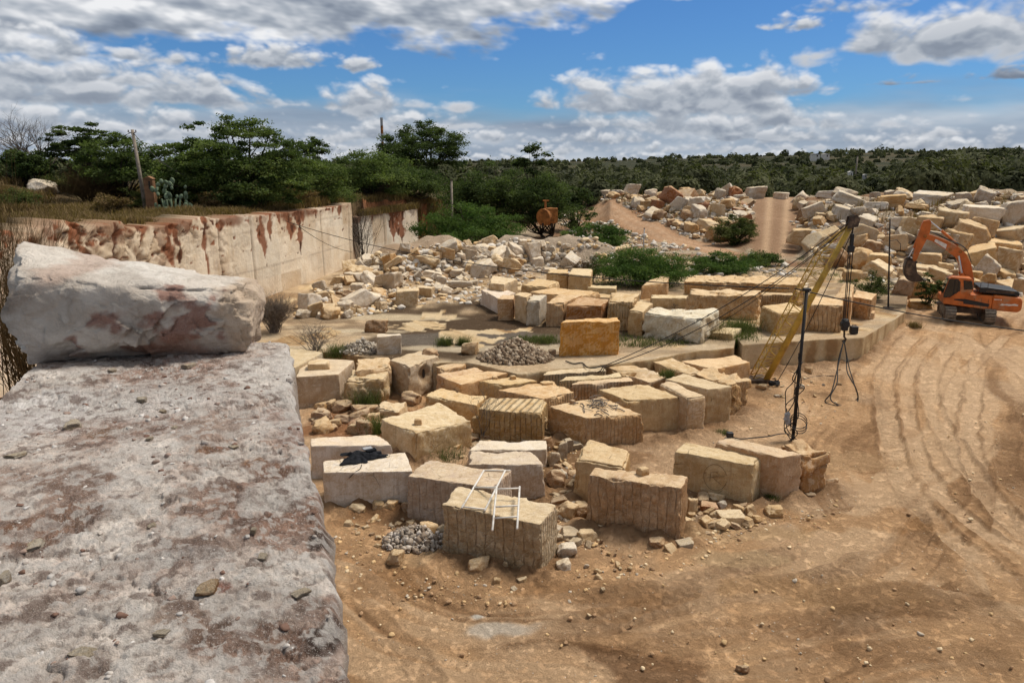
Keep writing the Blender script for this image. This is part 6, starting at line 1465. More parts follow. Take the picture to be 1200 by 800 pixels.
# ------------------------------------------------------------------ trees and plants
def leaf_quads(C, size, r, up=.4, elong=2.2, droop=0., face=None):
    """one pointed leaf spray per centre"""
    n = len(C); d = r.normal(0, 1, (n, 3)); d[:, 2] = d[:, 2]*.5-droop; d /= np.linalg.norm(d, axis=1)[:, None]
    nn = r.normal(0, 1, (n, 3)); nn[:, 2] = np.abs(nn[:, 2])+up
    if face is not None: nn = face*1.5+.45*r.normal(0, 1, (n, 3)); d = np.cross(nn, d)
    s = np.cross(d, nn); s /= np.linalg.norm(s, axis=1)[:, None]+1e-9
    L = (size*r.uniform(.6, 1.4, n))[:, None]; W = L/elong
    V = np.stack([C-d*L*.5, C+s*W*.5, C+d*L*.5, C-s*W*.5], 1).reshape(-1, 3)
    return V, np.arange(4*n).reshape(n, 4)
def crown_points(lobes, nclump, nleaf, r, clump, flat=.55, shell=.55, fill=True):
    """clump centres on uneven lobes [(x,y,z,rx,ry,rz)], leaves round each clump; returns points, tone per point, clump centres"""
    vol = np.array([l[3]*l[4]*l[5] for l in lobes])**.67; pk = r.choice(len(lobes), nclump, p=vol/vol.sum())
    L = np.array(lobes)[pk]; d = r.normal(0, 1, (nclump, 3)); d[:, 2] = d[:, 2]*.9+.15; d /= np.linalg.norm(d, axis=1)[:, None]
    rad = (shell+(1-shell)*r.random(nclump)**.6)*r.uniform(.82, 1.12, nclump)
    c = L[:, :3]+d*rad[:, None]*L[:, 3:6]
    cs = clump*r.uniform(.55, 1.35, nclump); tone = np.clip(r.normal(.42, .26, nclump), 0, 1)
    nl = np.maximum(4, (nleaf*r.uniform(.5, 1.5, nclump)).astype(int)); idx = np.repeat(np.arange(nclump), nl)
    q = r.normal(0, .5, (len(idx), 3)); q[:, 2] *= flat
    return c[idx]+q*cs[idx][:, None], np.clip(tone[idx]+r.normal(0, .14, len(idx)), 0, 1), c
def tree(kind, label, px, top, w, Y, mat='acacia', leaf=.30, nclump=90, nleaf=85, flat=.45, trunk=True, base=None, depth=.8, lobes=None, clump=.09, droop=0., cat='tree', group=None, seed=0, name=None, low=.30, elong=2.2, shell=.5):
    r = np.random.default_rng(900+seed+int(px)); c = A(px, top, Y); x = c[0]; gz_ = gz(x, Y) if base is None else base
    zc = Y*CP+(CAMH-c[2])*SP; Wd = w*zc/FPX; H = max(1.2, c[2]-gz_)
    nm = name or ('tree' if trunk else 'shrub')
    root = empty(nm, (x, Y, gz_)); tag(root, label, cat, group)
    if lobes is None:
        lobes = []
        nl = 6
        for i in range(nl):
            a = i/nl*6.28+r.uniform(-.4, .4); rr_ = .27*Wd*r.uniform(.7, 1.15); zz = H*(low+(1-low)*r.uniform(.30, .66))
            lobes.append((rr_*math.cos(a), rr_*math.sin(a)*depth, zz, .25*Wd*r.uniform(.8, 1.2), .25*Wd*depth, H*(1-low)*.30*r.uniform(.8, 1.15)))
        lobes.append((0, 0, H*(low+(1-low)*.70), .28*Wd, .28*Wd*depth, H*(1-low)*.31))
    else:
        lobes = [(a*Wd, b_*Wd*depth, c_*H, d*Wd, d*Wd*depth, e*H) for a, b_, c_, d, e in lobes]
    leaf *= .74; C, tone, cc = crown_points(lobes, nclump, int(nleaf*1.6), r, clump*Wd, flat, shell)
    ok = C[:, 2] > .05; C, tone = C[ok], tone[ok]
    V, F = leaf_quads(C, leaf, r, .4, elong, droop)
    add('crown' if trunk else 'foliage', mesh('crown', V, F, False, {'tone': np.repeat(tone, 4)}), M[mat], root)
    mb = MB(); tr = max(.05, .018*Wd+.012*H)
    if trunk:
        th = H*low*.95; nst = 3 if H < 7 else 2
        for k in range(nst):
            a = k*2.1+r.uniform(0, 1); e = np.array([math.cos(a)*.10*Wd, math.sin(a)*.08*Wd, th])
            mb.tube([(0.1*k, 0, -.3), e*.45+r.normal(0, .05, 3), e], [tr, tr*.8, tr*.65], 7)
            sel = cc[r.permutation(len(cc))[:10]]
            for t in sel:
                m_ = e*.45+t*.55+np.array([0, 0, -.05*H]); mb.tube([e, m_, t], [tr*.45, tr*.25, tr*.08], 5)
    else:
        sel = cc[r.permutation(len(cc))[:14]]
        for t in sel: mb.tube([(r.normal(0, .1), r.normal(0, .1), -.1), t*.55+np.array([0, 0, .1]), t], [tr*.6, tr*.4, tr*.1], 5)
    mb.build('trunk' if trunk else 'stem', M['bark'], root, smooth=True)
    return root
GT = 'trees along the high ground behind the wall'
tree('a', 'dark flat topped tree beside the bare grey tree', 88, 138, 70, 62, nclump=80, nleaf=75, flat=.3, group=GT, leaf=.32, mat='darkleaf', shell=.35)
tree('a', 'rounded green tree just beyond the utility pole and dry bushes', 128, 152, 96, 58, nclump=100, nleaf=90, group=GT, low=.12)
tree('a', 'low dark tree under the bare grey tree', 25, 172, 90, 60, nclump=70, group=GT, low=.1, mat='darkleaf')
BL = [(-.30, 0, .50, .20, .22), (-.12, .05, .68, .20, .22), (.08, 0, .78, .20, .18), (.25, .0, .62, .20, .24), (.36, .05, .42, .16, .26), (-.34, -.1, .32, .16, .2), (.0, -.15, .48, .26, .28), (.2, -.2, .34, .2, .24), (-.16, -.2, .36, .2, .22), (-.3, 0, .20, .2, .18), (.0, -.1, .22, .26, .2), (.3, 0, .2, .2, .2)]
tree('b', 'widest spreading tree, with feathery branches over the sawn wall', 262, 132, 206, 58, nclump=330, nleaf=95, flat=.34, lobes=BL, clump=.055, leaf=.30, group=GT, droop=.2, shell=.35)
tree('b', 'low green tree hanging over the right end of the tall sawn wall', 352, 180, 125, 67, nclump=150, nleaf=95, flat=.4, low=.06, leaf=.3, group=GT, droop=.2)
tree('c', 'small dark tree peeping out beyond the widest spreading tree', 361, 158, 52, 105, nclump=60, nleaf=60, mat='darkleaf', group=GT, leaf=.4)
tree('c', 'wide bushy tree left of the big round tree', 430, 176, 120, 80, nclump=150, nleaf=90, low=.08, group=GT, leaf=.34)
RL = [(-.26, 0, .62, .23, .22), (0, 0, .78, .26, .22), (.24, 0, .66, .24, .24), (.34, 0, .48, .16, .2), (-.36, 0, .46, .14, .2), (.05, -.2, .52, .3, .28), (-.12, -.2, .55, .26, .26)]
tree('d', 'big round dark tree standing tallest on the skyline', 494, 141, 108, 108, mat='darkleaf', nclump=230, nleaf=75, lobes=RL, clump=.075, leaf=.42, group=GT)
tree('e', 'dark bushy tree below the big round tree', 480, 196, 130, 88, nclump=140, nleaf=80, low=.06, mat='darkleaf', group=GT, leaf=.36)
tree('e', 'dark spreading tree between the round tree and the slender tree', 582, 188, 118, 94, nclump=150, nleaf=80, low=.06, mat='darkleaf', group=GT, leaf=.38)
SL = [(0, 0, .88, .16, .10), (-.28, 0, .70, .18, .10), (.30, 0, .76, .16, .09), (.1, 0, .55, .26, .12), (-.1, 0, .40, .32, .14), (.2, .1, .32, .3, .12)]
tree('f', 'slender open tree poking above the far plain', 624, 163, 46, 104, mat='darkleaf', nclump=60, nleaf=55, lobes=SL, clump=.13, leaf=.5, group=GT, low=.2, elong=1.6)
tree('e', 'dark tree under the slender open tree', 640, 203, 90, 92, nclump=120, nleaf=75, low=.05, mat='darkleaf', group=GT, leaf=.36)
tree('e', 'small tree at the foot of the climbing path', 674, 213, 52, 98, nclump=70, nleaf=70, low=.05, mat='darkleaf', group=GT, leaf=.36)
tree('e', 'dark tree behind the feathery bush', 545, 212, 90, 96, nclump=90, nleaf=70, low=.05, mat='darkleaf', group=GT, leaf=.36)
tree('e', 'dark tree rising directly behind the short white wall', 415, 203, 110, 96, nclump=100, nleaf=70, low=.05, mat='darkleaf', group=GT, leaf=.36)
GS = 'green shrubs round the pit'
FE = [(-.28, 0, .45, .22, .32), (0, 0, .62, .28, .34), (.28, 0, .48, .22, .30), (.1, -.2, .32, .34, .3), (-.15, -.2, .30, .3, .28)]
tree('g', 'large feathery green shrub arching over the rubble heap', 550, 234, 132, 74, 'feather', .34, 170, 110, .4, False, lobes=FE, clump=.085, droop=.6, cat='shrub', group=GS, elong=3.4)
tree('g', 'green shrub at the bend below the climbing path', 701, 257, 72, 76, 'feather', .28, 110, 90, .4, False, lobes=FE, clump=.11, droop=.4, cat='shrub', group=GS, elong=2.8)
tree('g', 'bright green shrub growing over the second row of blocks', 752, 288, 122, 57, 'feather', .24, 190, 100, .45, False, lobes=FE, clump=.09, droop=.5, cat='shrub', group=GS, elong=3., base=BENCH)
tree('g', 'wide low green shrub behind the long pale ledge of stone', 846, 295, 82, 63, 'feather', .22, 120, 90, .4, False, lobes=FE, clump=.09, droop=.3, cat='shrub', group=GS, elong=2.6, base=BENCH)
tree('g', 'dark low shrub at the lower end of the earth ramp', 890, 294, 48, 68, 'acacia', .22, 80, 80, .5, False, lobes=FE, clump=.11, cat='shrub', group=GS)
tree('g', 'olive shrub growing against the side of the earth ramp', 862, 248, 54, 84, 'weed', .26, 110, 85, .5, False, lobes=FE, clump=.10, cat='shrub', group=GS, elong=2.8)
tree('g', 'small green shrub at the end of the rubble heap', 664, 268, 34, 76, 'acacia', .22, 50, 70, .5, False, lobes=FE, clump=.11, cat='shrub', group=GS)
tree('g', 'dark weedy bush under the excavator bucket', 1092, 315, 30, 50, 'darkleaf', .16, 50, 60, .5, False, lobes=FE, clump=.11, cat='shrub', group=GS)
tree('g', 'scrubby bush on the bench beyond the hoist cables', 1022, 318, 46, 50, 'weed', .18, 70, 55, .6, False, lobes=FE, clump=.11, cat='shrub', group=GS, elong=3.2)
for i, (px, top, w, Y, mt_, lab) in enumerate([(215, 214, 60, 58, 'weed', 'yellow green bush in the dry grass right of the prickly pear'), (305, 216, 70, 60, 'acacia', 'dark bush under the widest spreading tree'), (395, 214, 60, 70, 'acacia', 'dark bush at the end of the grass above the tall wall'), (60, 205, 70, 60, 'weed', 'olive bush in the grass above the grey boulder'), (165, 216, 50, 56, 'weed', 'low olive bush in front of the utility pole'), (20, 222, 60, 52, 'weed', 'low olive bush at the edge of view in the dry grass'), (125, 226, 46, 51, 'drygrass', 'straw brown bush close to the wall top'), (245, 226, 44, 55, 'drygrass', 'straw brown bush beneath the widest spreading tree'), (340, 222, 60, 62, 'drygrass', 'straw brown bush over the right half of the tall wall'), (450, 226, 60, 82, 'weed', 'olive bush above the short white wall'), (190, 208, 46, 61, 'acacia', 'dark green bush behind the prickly pear'), (275, 226, 50, 57, 'acacia', 'dark green bush at the wall top, under the widest spreading tree'), (322, 224, 52, 61, 'acacia', 'dark green bush at the wall top, towards its sunny half'), (372, 222, 56, 66, 'acacia', 'dark green bush drooping over the far end of the tall wall'), (85, 196, 50, 63, 'darkleaf', 'dark bush on the hump of dry grass near the bare tree')]):
    tree('p', lab, px, top, w, Y, mt_, .2, 60, 45, .5, False, clump=.12, cat='shrub', group='bushes in the dry grass', seed=i, low=.05, elong=2.6)
# twiggy, leafless things
def bare(name, label, px, top, w, Y, mat, n=60, th=.03, base=None, cat='shrub', trunk=0., group=None, lean=.0, levels=3, seed=1):
    r = random.Random(seed+int(px)); c = A(px, top, Y); g_ = gz(c[0], Y) if base is None else base; H = c[2]-g_; zc = Y*CP+(CAMH-c[2])*SP; W_ = w*zc/FPX
    root = empty(name, (c[0], Y, g_)); tag(root, label, cat, group); mb = MB(); t0 = MB()
    def grow(p, d, l, rad, lev, m_):
        q = p+d*l*.5+Vector((r.gauss(0, .06), r.gauss(0, .06), r.gauss(0, .03)))*l; e = p+d*l+Vector((r.gauss(0, .1), r.gauss(0, .1), 0))*l*.5
        m_.tube([p, q, e], [rad, rad*.75, rad*.5], 5 if lev < 2 else 4, False)
        if lev < levels:
            for i in range(r.choice((3, 3, 4)) if lev else 4):
                nd = (d+Vector((r.gauss(0, .5)*W_/H*1.3, r.gauss(0, .4), r.gauss(.05, .28)))).normalized(); grow(q.lerp(e, r.uniform(.1, 1)), nd, l*r.uniform(.55, .8), rad*.5, lev+1, mb)
    if trunk:
        for k in range(2):
            e = Vector((r.gauss(0, .05)*W_+(k-.5)*.1*W_, 0, H*trunk)); t0.tube([(0, 0, -.3), e*.5, e], [th*2.2, th*1.8, th*1.5], 7)
            for i in range(n//2): 
                a = r.uniform(0, 6.28); d = Vector((math.cos(a)*.9*W_/H, math.sin(a)*.6*W_/H, r.uniform(.4, 1.3))).normalized(); grow(e*r.uniform(.6, 1), d, H*(1-trunk)*r.uniform(.40, .58), th, 0 if levels > 2 else 1, mb)
        t0.build('trunk', M['twig'], root, smooth=True); mb.build('crown', M[mat], root)
    else:
        for i in range(n):
            a = r.uniform(0, 6.28); sp = r.uniform(.15, 1.0); d = Vector((math.cos(a)*sp*W_/H*.8+lean, math.sin(a)*sp*.6*W_/H, 1)).normalized()
            grow(Vector((r.gauss(0, .06)*W_, r.gauss(0, .06)*W_, -.05)), d, H*r.uniform(.45, .65), th, 1, mb)
        mb.build('twigs', M[mat], root)
bare('tree', 'bare grey leafless tree standing alone at the end of the tree line', 34, 126, 88, 62, 'twig', 14, .055, cat='tree', trunk=.30, group=GT, levels=3)
bare('shrub', 'grey twiggy bush sticking up beside the big boulder', 319, 348, 34, 40, 'twig', 110, .022, levels=3)
bare('shrub', 'thin leafless bush on the bench next to the ledge corner', 368, 376, 60, 36, 'twig', 26, .018, base=BENCH)
bare('shrub', 'thin twig bush in front of the orange topped block', 565, 455, 32, 27.0, 'twig', 7, .014, base=.3)
bare('shrub', 'dry sapling in front of the broken white block', 791, 352, 26, 47, 'twig', 6, .02, base=BENCH)
bare('shrub', 'dry grey shrub over the end of the cream block near the bright green shrub', 690, 300, 46, 58, 'drygrass', 60, .022, base=BENCH)
bare('shrub', 'tangle of dry stems at the edge of view behind the big boulder', 4, 275, 40, 24, 'drygrass', 60, .02)
bare('shrub', 'dry brown bush in the grass left of the utility pole', 100, 192, 80, 57, 'drygrass', 90, .03)
bare('shrub', 'second dry brown bush in the grass, by the utility pole', 135, 205, 50, 58, 'drygrass', 70, .026)
bare('shrub', 'leafless grey sapling leaning beside the utility pole', 143, 165, 34, 66, 'twig', 10, .03)
bare('shrub', 'dry root tangle hanging near the top of the sawn wall', 248, 250, 24, 49.6, 'twig', 30, .02)
bare('shrub', 'dark leafless bush against the short white wall', 424, 246, 26, 69, 'bark', 26, .025)
# dry grass on the high ground and weeds
def blades(name, label, pts, h, mat, cat, kind='stuff', per=9, spread_=.22, wide=.03, group=None, lean=.35):
    r = np.random.default_rng(len(pts)); p = np.repeat(np.array(pts), per, axis=0); n = len(p)
    p = p+np.stack([r.normal(0, spread_, n), r.normal(0, spread_, n), np.zeros(n)], 1)
    hh = h*r.uniform(.5, 1.35, n); a = r.uniform(0, 6.28, n); d = np.stack([np.cos(a), np.sin(a), 0*a], 1); s = np.stack([-np.sin(a), np.cos(a), 0*a], 1)*wide
    l = d*(hh*lean*r.uniform(.2, 1.6, n))[:, None]; up = np.array([0, 0, 1.])
    V = np.stack([p-s, p+s, p+s*.6+l*.4+up*(hh*.6)[:, None], p-s*.6+l*.4+up*(hh*.6)[:, None], p+l+up*hh[:, None]], 1).reshape(-1, 3)
    b_ = np.arange(n)[:, None]*5; F = np.vstack([b_+np.array([[0, 1, 2, 3]]), b_+np.array([[3, 2, 4, 4]])])
    q = F[n:, :3]; F4 = [tuple(f) for f in F[:n]]+[tuple(f) for f in q]
    t = np.clip(np.repeat(np.repeat(r.random(len(pts)), per)*.7+r.random(n)*.3, 5), 0, 1)
    o = add(name, mesh(name, V, F4, False, {'tone': t}), M[mat]); return tag(o, label, cat, group, kind)
pts = []
rg = random.Random(5)
r_ = np.random.default_rng(5); NG = 42000; y_ = r_.uniform(24, 92, NG); x_ = np.interp(y_, WY, WX)-.9-30*r_.random(NG)**1.5
k_ = (y_ > 24) & (fbm2(x_*.35, y_*.35, 210, 3) > r_.uniform(-.6, .35, NG)); x_, y_ = x_[k_], y_[k_]
pts = list(zip(x_, y_, G(x_, y_)-.05))
blades('dry_grass', 'dry straw coloured grass covering the high ground above the wall', pts, .55, 'drygrass', 'grass', per=8, wide=.04, lean=.6)
blades('dry_grass', 'dry weeds between the stones of the spoil heaps and the far verge', [tuple(q) for q in spread(420,  [(692, 224), (880, 222), (935, 236), (1200, 226), (1200, 256), (1080, 262), (940, 262), (880, 270), (700, 246)]) if not .312 < q[0]/q[1] < .392], .7, 'drygrass', 'grass', per=8)
blades('weeds', 'green weeds scattered along the bench and heap edges', [tuple(q) for q in spread(160, [(690, 398), (880, 378), (880, 392), (770, 408), (690, 405)])+spread(60, [(845, 372), (890, 388), (880, 400), (845, 392)])+spread(110, [(940, 298), (1060, 330), (1050, 345), (1000, 336), (930, 318)])+spread(60, [(600, 396), (655, 396), (655, 402), (600, 402)])+spread(70, [(690, 300), (930, 310), (930, 326), (690, 326)])], .20, 'weed', 'weeds', per=16, spread_=.2, wide=.014, lean=.9)
for px, py, h, w, lab in [(396, 417, .6, .45, 'dark green tussock beside the wide smooth pale slab'), (522, 404, .45, .28, 'small green tuft on the pale bench, first of two'), (542, 404, .42, .26, 'small green tuft on the pale bench, second of two'), (392, 460, .7, .3, 'green weed tuft between the smooth slab and the pitted block'), (430, 477, .85, .4, 'green weed tuft at the foot of the pitted block'), (440, 507, .65, .3, 'pale green weed tuft behind the sloping white block'), (864, 407, .8, .3, 'dark weed tuft in the notch of the bench edge'), (847, 508, .14, .22, 'tiny green patch of weed on the bare dirt'), (523, 536, .35, .5, 'weeds at the foot of the cream block with the plug'), (870, 388, .8, .7, 'yellow green tuft beside the curved white block'), (835, 396, .6, .6, 'dry tuft beyond the broken white block'), (640, 402, .4, .5, 'flat green tuft next to the ochre block'), (378, 462, .7, .3, 'grey green weed close to the ledge edge'), (904, 589, .3, .12, 'green weed between two long tan blocks'), (782, 441, .3, .25, 'dark tuft growing on a flat topped block'), (1070, 383, .35, .25, 'dry tuft at the corner of the bench')]:
    p = hit(px, py); n = 26
    if 'on a flat topped' in lab: p = P(px, py, 1.25)
    blades('weed_tuft', lab, [(p[0]+random.gauss(0, w*.6), p[1]+random.gauss(0, w*.5), p[2]-.03) for _ in range(n)], h, 'weed' if 'dry' not in lab else 'drygrass', 'weed', None, per=16, spread_=w*.35, wide=.010, lean=.8, group='weed tufts among the blocks')
pts2 = []
_r = random.Random(9)
for _ in range(260):
    t_ = _r.random(); a_ = W2[0]+(W2[3]-W2[0])*t_; pts2.append((a_[0], a_[1]+_r.uniform(.3, 2.6), A(450, 250, 76)[2]+.05))
blades('dry_grass', 'dry grass along the top of the short white wall', pts2, .6, 'drygrass', 'grass', per=9, wide=.04, lean=.6)
# prickly pear
def cactus(px, py, top, w, Y):
    b = A(px, py, Y); g_ = gz(b[0], Y); root = empty('cactus', (b[0], Y, g_)); tag(root, 'grey green prickly pear cactus in the dry grass by the utility pole', 'cactus'); r = random.Random(8)
    H = A(px, top, Y)[2]-g_; W_ = w*Y/FPX
    for i in range(46):
        x = r.uniform(-.5, .5)*W_; z = H*r.uniform(.12, .92)*(1-.5*abs(x/W_)); s = r.uniform(.16, .27); mb = MB()
        ph = r.uniform(-.6, .6); tl = r.uniform(-.6, .6); out = []
        Mx = Euler((r.uniform(-.3, .3), tl, ph)).to_matrix(); n = 10
        V = [Vector((x, 0, z))+Mx @ Vector((s*.72*math.cos(t)*math.cos(f), .07*math.sin(f), s*math.sin(t)*math.cos(f))) for f in (-1.2, -.5, .5, 1.2) for t in np.linspace(0, 6.283, n, endpoint=False)]
        mb.raw([v+Vector((0, r.uniform(-.0, .0), 0)) for v in V], [(j*n+k, j*n+(k+1) % n, (j+1)*n+(k+1) % n, (j+1)*n+k) for j in range(3) for k in range(n)]+[tuple(range(n)), tuple(range(4*n-1, 3*n-1, -1))])
        mb.build('pad', M['cactus'], root, loc=(0, r.uniform(-.4, .4), 0), smooth=True)
    mb = MB()
    for k in range(5): x = (k-2)*.18*W_; mb.tube([(x*.4, 0, -.1), (x*.8, 0, H*.45)], [.10, .06], 7)
    mb.build('stem', M['cactus'], root, smooth=True)
cactus(200, 229, 203, 38, 53)
# utility pole, mast, yellow post, odds and ends
def upole():
    Y = 55; t = A(155, 152, Y); g_ = gz(t[0], Y); H = t[2]-g_; root = empty('utility_pole', (t[0], Y, g_)); tag(root, 'weathered utility pole with two sagging wires above the dry bushes', 'utility pole')
    mb = MB(); mb.tube([(.35, 0, -.3), (0, 0, H)], [.16, .11], 10); mb.build('shaft', M['wood'], root, smooth=True)
    for s in (-1, 1):
        mb = MB(); mb.tube([(s*.02, -.05, H-.25), (s*.26, -.05, H-.18)], .035, 6); mb.tube([(s*.26, -.05, H-.2), (s*.26, -.05, H-.02)], .05, 8); mb.build('insulator', M['grey'], root)
    for e, lab in ((A(60, 176, 60), 'thin wire from the utility pole towards the bare grey tree'), (A(215, 205, 54), 'thin wire from the utility pole into the widest tree')):
        mb = MB(); mb.tube(sag(np.array([t[0], Y, t[2]-.15]), e, .4, 12), .022, 5); tag(mb.build('wire', M['cable'], None), lab, 'wire')
upole()
def mast():
    Y = 170; t = A(447, 138, Y); g_ = gz(t[0], Y); H = t[2]-g_; root = empty('antenna_mast', (t[0], Y, g_)); tag(root, 'far thin mast rising behind the big round tree', 'mast')
    for k in range(6):
        mb = MB(); mb.tube([(0, 0, H*(1-.1*(k+1))), (0, 0, H*(1-.1*k))], .32, 6); mb.build('segment', M['rust'] if k % 2 else M['grey'], root)
    mb = MB(); mb.tube([(0, 0, -.5), (0, 0, H*.4)], .34, 6); mb.build('segment', M['grey'], root)
mast()
def post(px, top, bot, Y, mat, label, r=.1, cap=None):
    t = A(px, top, Y); g_ = min(A(px, bot, Y)[2], gz(t[0], Y)); root = empty('post', (t[0], Y, g_)); tag(root, label, 'post'); mb = MB(); mb.tube([(0, 0, -.2), (0, 0, t[2]-g_)], r, 10); mb.build('shaft', M[mat], root, smooth=True)
    mb = MB(); mb.box((0, 0, t[2]-g_+.03), (r*2.6, r*2.6, .08)); mb.build('cap', M['dirtysteel'], root)
post(529, 211, 236, 82, 'wood', 'short pale yellowish post in front of the dark trees', .12)
post(755, 268, 293, 74, 'grey', 'thin sign post beside the climbing path', .05)
post(1005, 183, 207, 260, 'wood', 'lone thin pole far out on the plain', .25)
def rusty():
    b = hit(641, 266); b = A(641, 266, 84); root = empty('machine', b); tag(root, 'rusty orange iron tank lying among the trees above the rubble', 'tank')
    mb = MB(); mb.tube([(-.5, -.6, 1.1), (.5, .6, 1.2)], .95, 20); mb.build('drum', M['rust'], root, smooth=False, bevel=.05)
    mb = MB(); mb.box((.5, -.2, 1.3), (1.3, 1.0, 1.6)); mb.build('housing', M['rust'], root, bevel=.04)
    mb = MB(); mb.tube([(-.2, 0, 2), (-.2, 0, 2.9)], .12, 8); mb.tube([(-.5, 0, 2.9), (.2, 0, 2.9)], .08, 8); mb.build('pipe', M['rust'], root)
    mb = MB(); 
    for s in (-.5, .5): mb.box((s, 0, .2), (.2, 1.4, .5))
    mb.build('stand', M['bark'], root)
rusty()
def hut(px, py, w, h, Y, label, wallm, roofm, name='hut', cat='hut', door=True):
    b = A(px, py, Y); g_ = min(b[2], gz(b[0], Y)); W_ = w*Y/FPX; H = h*Y/FPX; root = empty(name, (b[0], Y, g_)); tag(root, label, cat); e = b[2]-g_
    mb = MB(); mb.box((0, 0, e/2+H/2), (W_, W_*.7, H+e)); mb.build('wall', M[wallm], root)
    mb = MB(); mb.prism([(-W_*.56, H+e), (0, H*1.25+e), (W_*.56, H+e), (W_*.56, H*.95+e), (-W_*.56, H*.95+e)], -W_*.4, W_*.4); mb.build('roof', M[roofm], root)
    mb = MB(); mb.box((W_*.15, -W_*.35, e+H*.4), (W_*.16, .1, H*.75)); mb.build('door', M['bark'], root)
hut(176, 222, 10, 12, 53.5, 'small brown brick stump of a building by the prickly pear', 'brick', 'brick', 'brick_hut')
hut(955, 184, 9, 3, 560, 'tiny far white house on the wooded ridge', 'white', 'grey', 'house', 'house'); hut(967, 184, 8, 3, 575, 'second tiny far house on the wooded ridge, with pale roof', 'white', 'white', 'house', 'house')
hut(996, 207, 5, 5, 255, 'tiny pale hut beside the lone far pole', 'white', 'white', 'hut', 'hut'); hut(1013, 208, 4, 3, 262, 'tiny grey hut just beyond the lone far pole', 'grey', 'white', 'hut', 'hut')
# the far bush country: uncountable
def far_woods():
    r = np.random.default_rng(77); VV = []; TT = []
    px = []
    n = 4600
    u = r.uniform(-.95, 1.05, n); Y = 112*np.exp(r.random(n)**.85*np.log(1900/112.)); x = u*Y
    yw = np.interp(x, WX, WY); keep = ~((Y < 150) & (Y < yw+14) & (x < 0)) & ~((u > .27) & (u < .42) & (Y < 125)); x, Y, u = x[keep], Y[keep], u[keep]
    z = G(x, Y); o = np.argsort(Y); pat = fbm2(x*.018, Y*.018, 401, 3); keep2 = (fbm2(x*.03, Y*.03, 403, 3) > -.75)
    for i in o:
        if not keep2[i]: continue
        s = r.choice((2.4, 3.6, 4.6, 6.0, 8.0), p=(.2, .25, .25, .2, .1))*r.uniform(.85, 1.2)*(1+.25*ss(300, 1200, Y[i])); s = min(s, 4.5) if u[i] < .02 and Y[i] < 330 else s; pt = float(pat[i]); s *= 1+.35*pt; h = s*r.uniform(.45, .72)*(1.35 if r.random() < .06 else 1)
        k = int(np.clip(60000/Y[i], 70, 480)*(1.8 if Y[i] < 230 else 1))
        d = r.normal(0, 1, (k, 3)); d[:, 2] = np.abs(d[:, 2])*.9; d /= np.linalg.norm(d, axis=1)[:, None]
        lob = 1+.14*np.sin(d[:, 0]*5+i)+.12*np.sin(d[:, 1]*6+d[:, 2]*4+i*2)
        c = d*np.stack([s*.5*lob, s*.5*lob, h*lob], 1)*(r.uniform(.80, 1.03, k))[:, None]+np.array([x[i], Y[i], z[i]-.2])
        V, _ = leaf_quads(c, min(s*.36/np.sqrt(k/100.), .30+Y[i]/420.), r, .9, 1.2, face=d); VV.append(V); TT.append(np.repeat(np.clip(r.normal(.42, .20)+.28*pt+r.normal(0, .08, k), 0, 1), 4))
    V = np.vstack(VV); F = np.arange(len(V)).reshape(-1, 4)
    o = add('woods', mesh('woods', V, F, False, {'tone': np.concatenate(TT)}), M['woods']); tag(o, 'dark green bush country stretching to the horizon', 'woods', kind='stuff')
far_woods()
# cloud rows: base (photo y), height px, puff frequency, [(px, half width, amount)], seed
LAYERS = [(188, 18, 34., [(300, 1800, .8), (1000, 900, .7)], 3), (176, 22, 28., [(200, 1400, .8), (1000, 900, .7)], 101), (164, 26, 24., [(300, 900, .85), (850, 600, .85)], 202),
 (150, 36, 20., [(60, 420, .85), (500, 260, .75), (820, 360, 1.0)], 303), (128, 46, 17., [(800, 330, 1.15), (520, 130, .6)], 404), (112, 40, 17., [(850, 200, 1.15)], 450), (124, 40, 18., [(120, 460, 1.05), (430, 120, .8)], 505), (104, 26, 20., [(20, 300, 1.0), (240, 130, .6)], 606)]
LAYERS2 = [(80, 28, 22., [(310, 130, 1.0), (60, 240, .85), (425, 70, .9)], 707), (40, 24, 24., [(938, 75, .95)], 808), (70, 54, 15., [(1100, 210, 1.25)], 909), (24, 34, 18., [(1010, 180, .6)], 1010), (108, 12, 24., [(1065, 60, .6), (1180, 100, .65)], 1111, .5, .8, 2.5, .4)]
CLOUDK = .78; BACKK = .85; SKYTINT = (.27, .475, .73); SUNE = 3.2; SUNA = 15.; EXPO = .30
# ------------------------------------------------------------------ sky, sun, camera
SUN_EL, SUN_AZ = R(60), R(62)       # azimuth from +Y towards +X
def dirpx(px, py):
    a, b, c = ray(px, py); n = math.sqrt(a*a+b*b+c*c); return math.atan2(a, b), math.asin(c/n)
w = bpy.data.worlds.new('World'); SC.world = w; w.use_nodes = True; nt = w.node_tree; nt.nodes.clear()
out = nt.nodes.new('ShaderNodeOutputWorld'); bg = nt.nodes.new('ShaderNodeBackground'); nt.links.new(bg.outputs[0], out.inputs[0])
sky = nt.nodes.new('ShaderNodeTexSky'); sky.sky_type = 'NISHITA'; sky.sun_disc = False; sky.sun_elevation = SUN_EL; sky.sun_rotation = SUN_AZ; sky.air_density = 1.; sky.dust_density = .3; sky.ozone_density = 3.
tc = nt.nodes.new('ShaderNodeTexCoord').outputs['Generated']; sx = mk(nt, 'ShaderNodeSeparateXYZ', {0: tc}).outputs
az = mt(nt, 'ARCTAN2', sx[0], sx[1]); el = mt(nt, 'ARCSINE', sx[2])
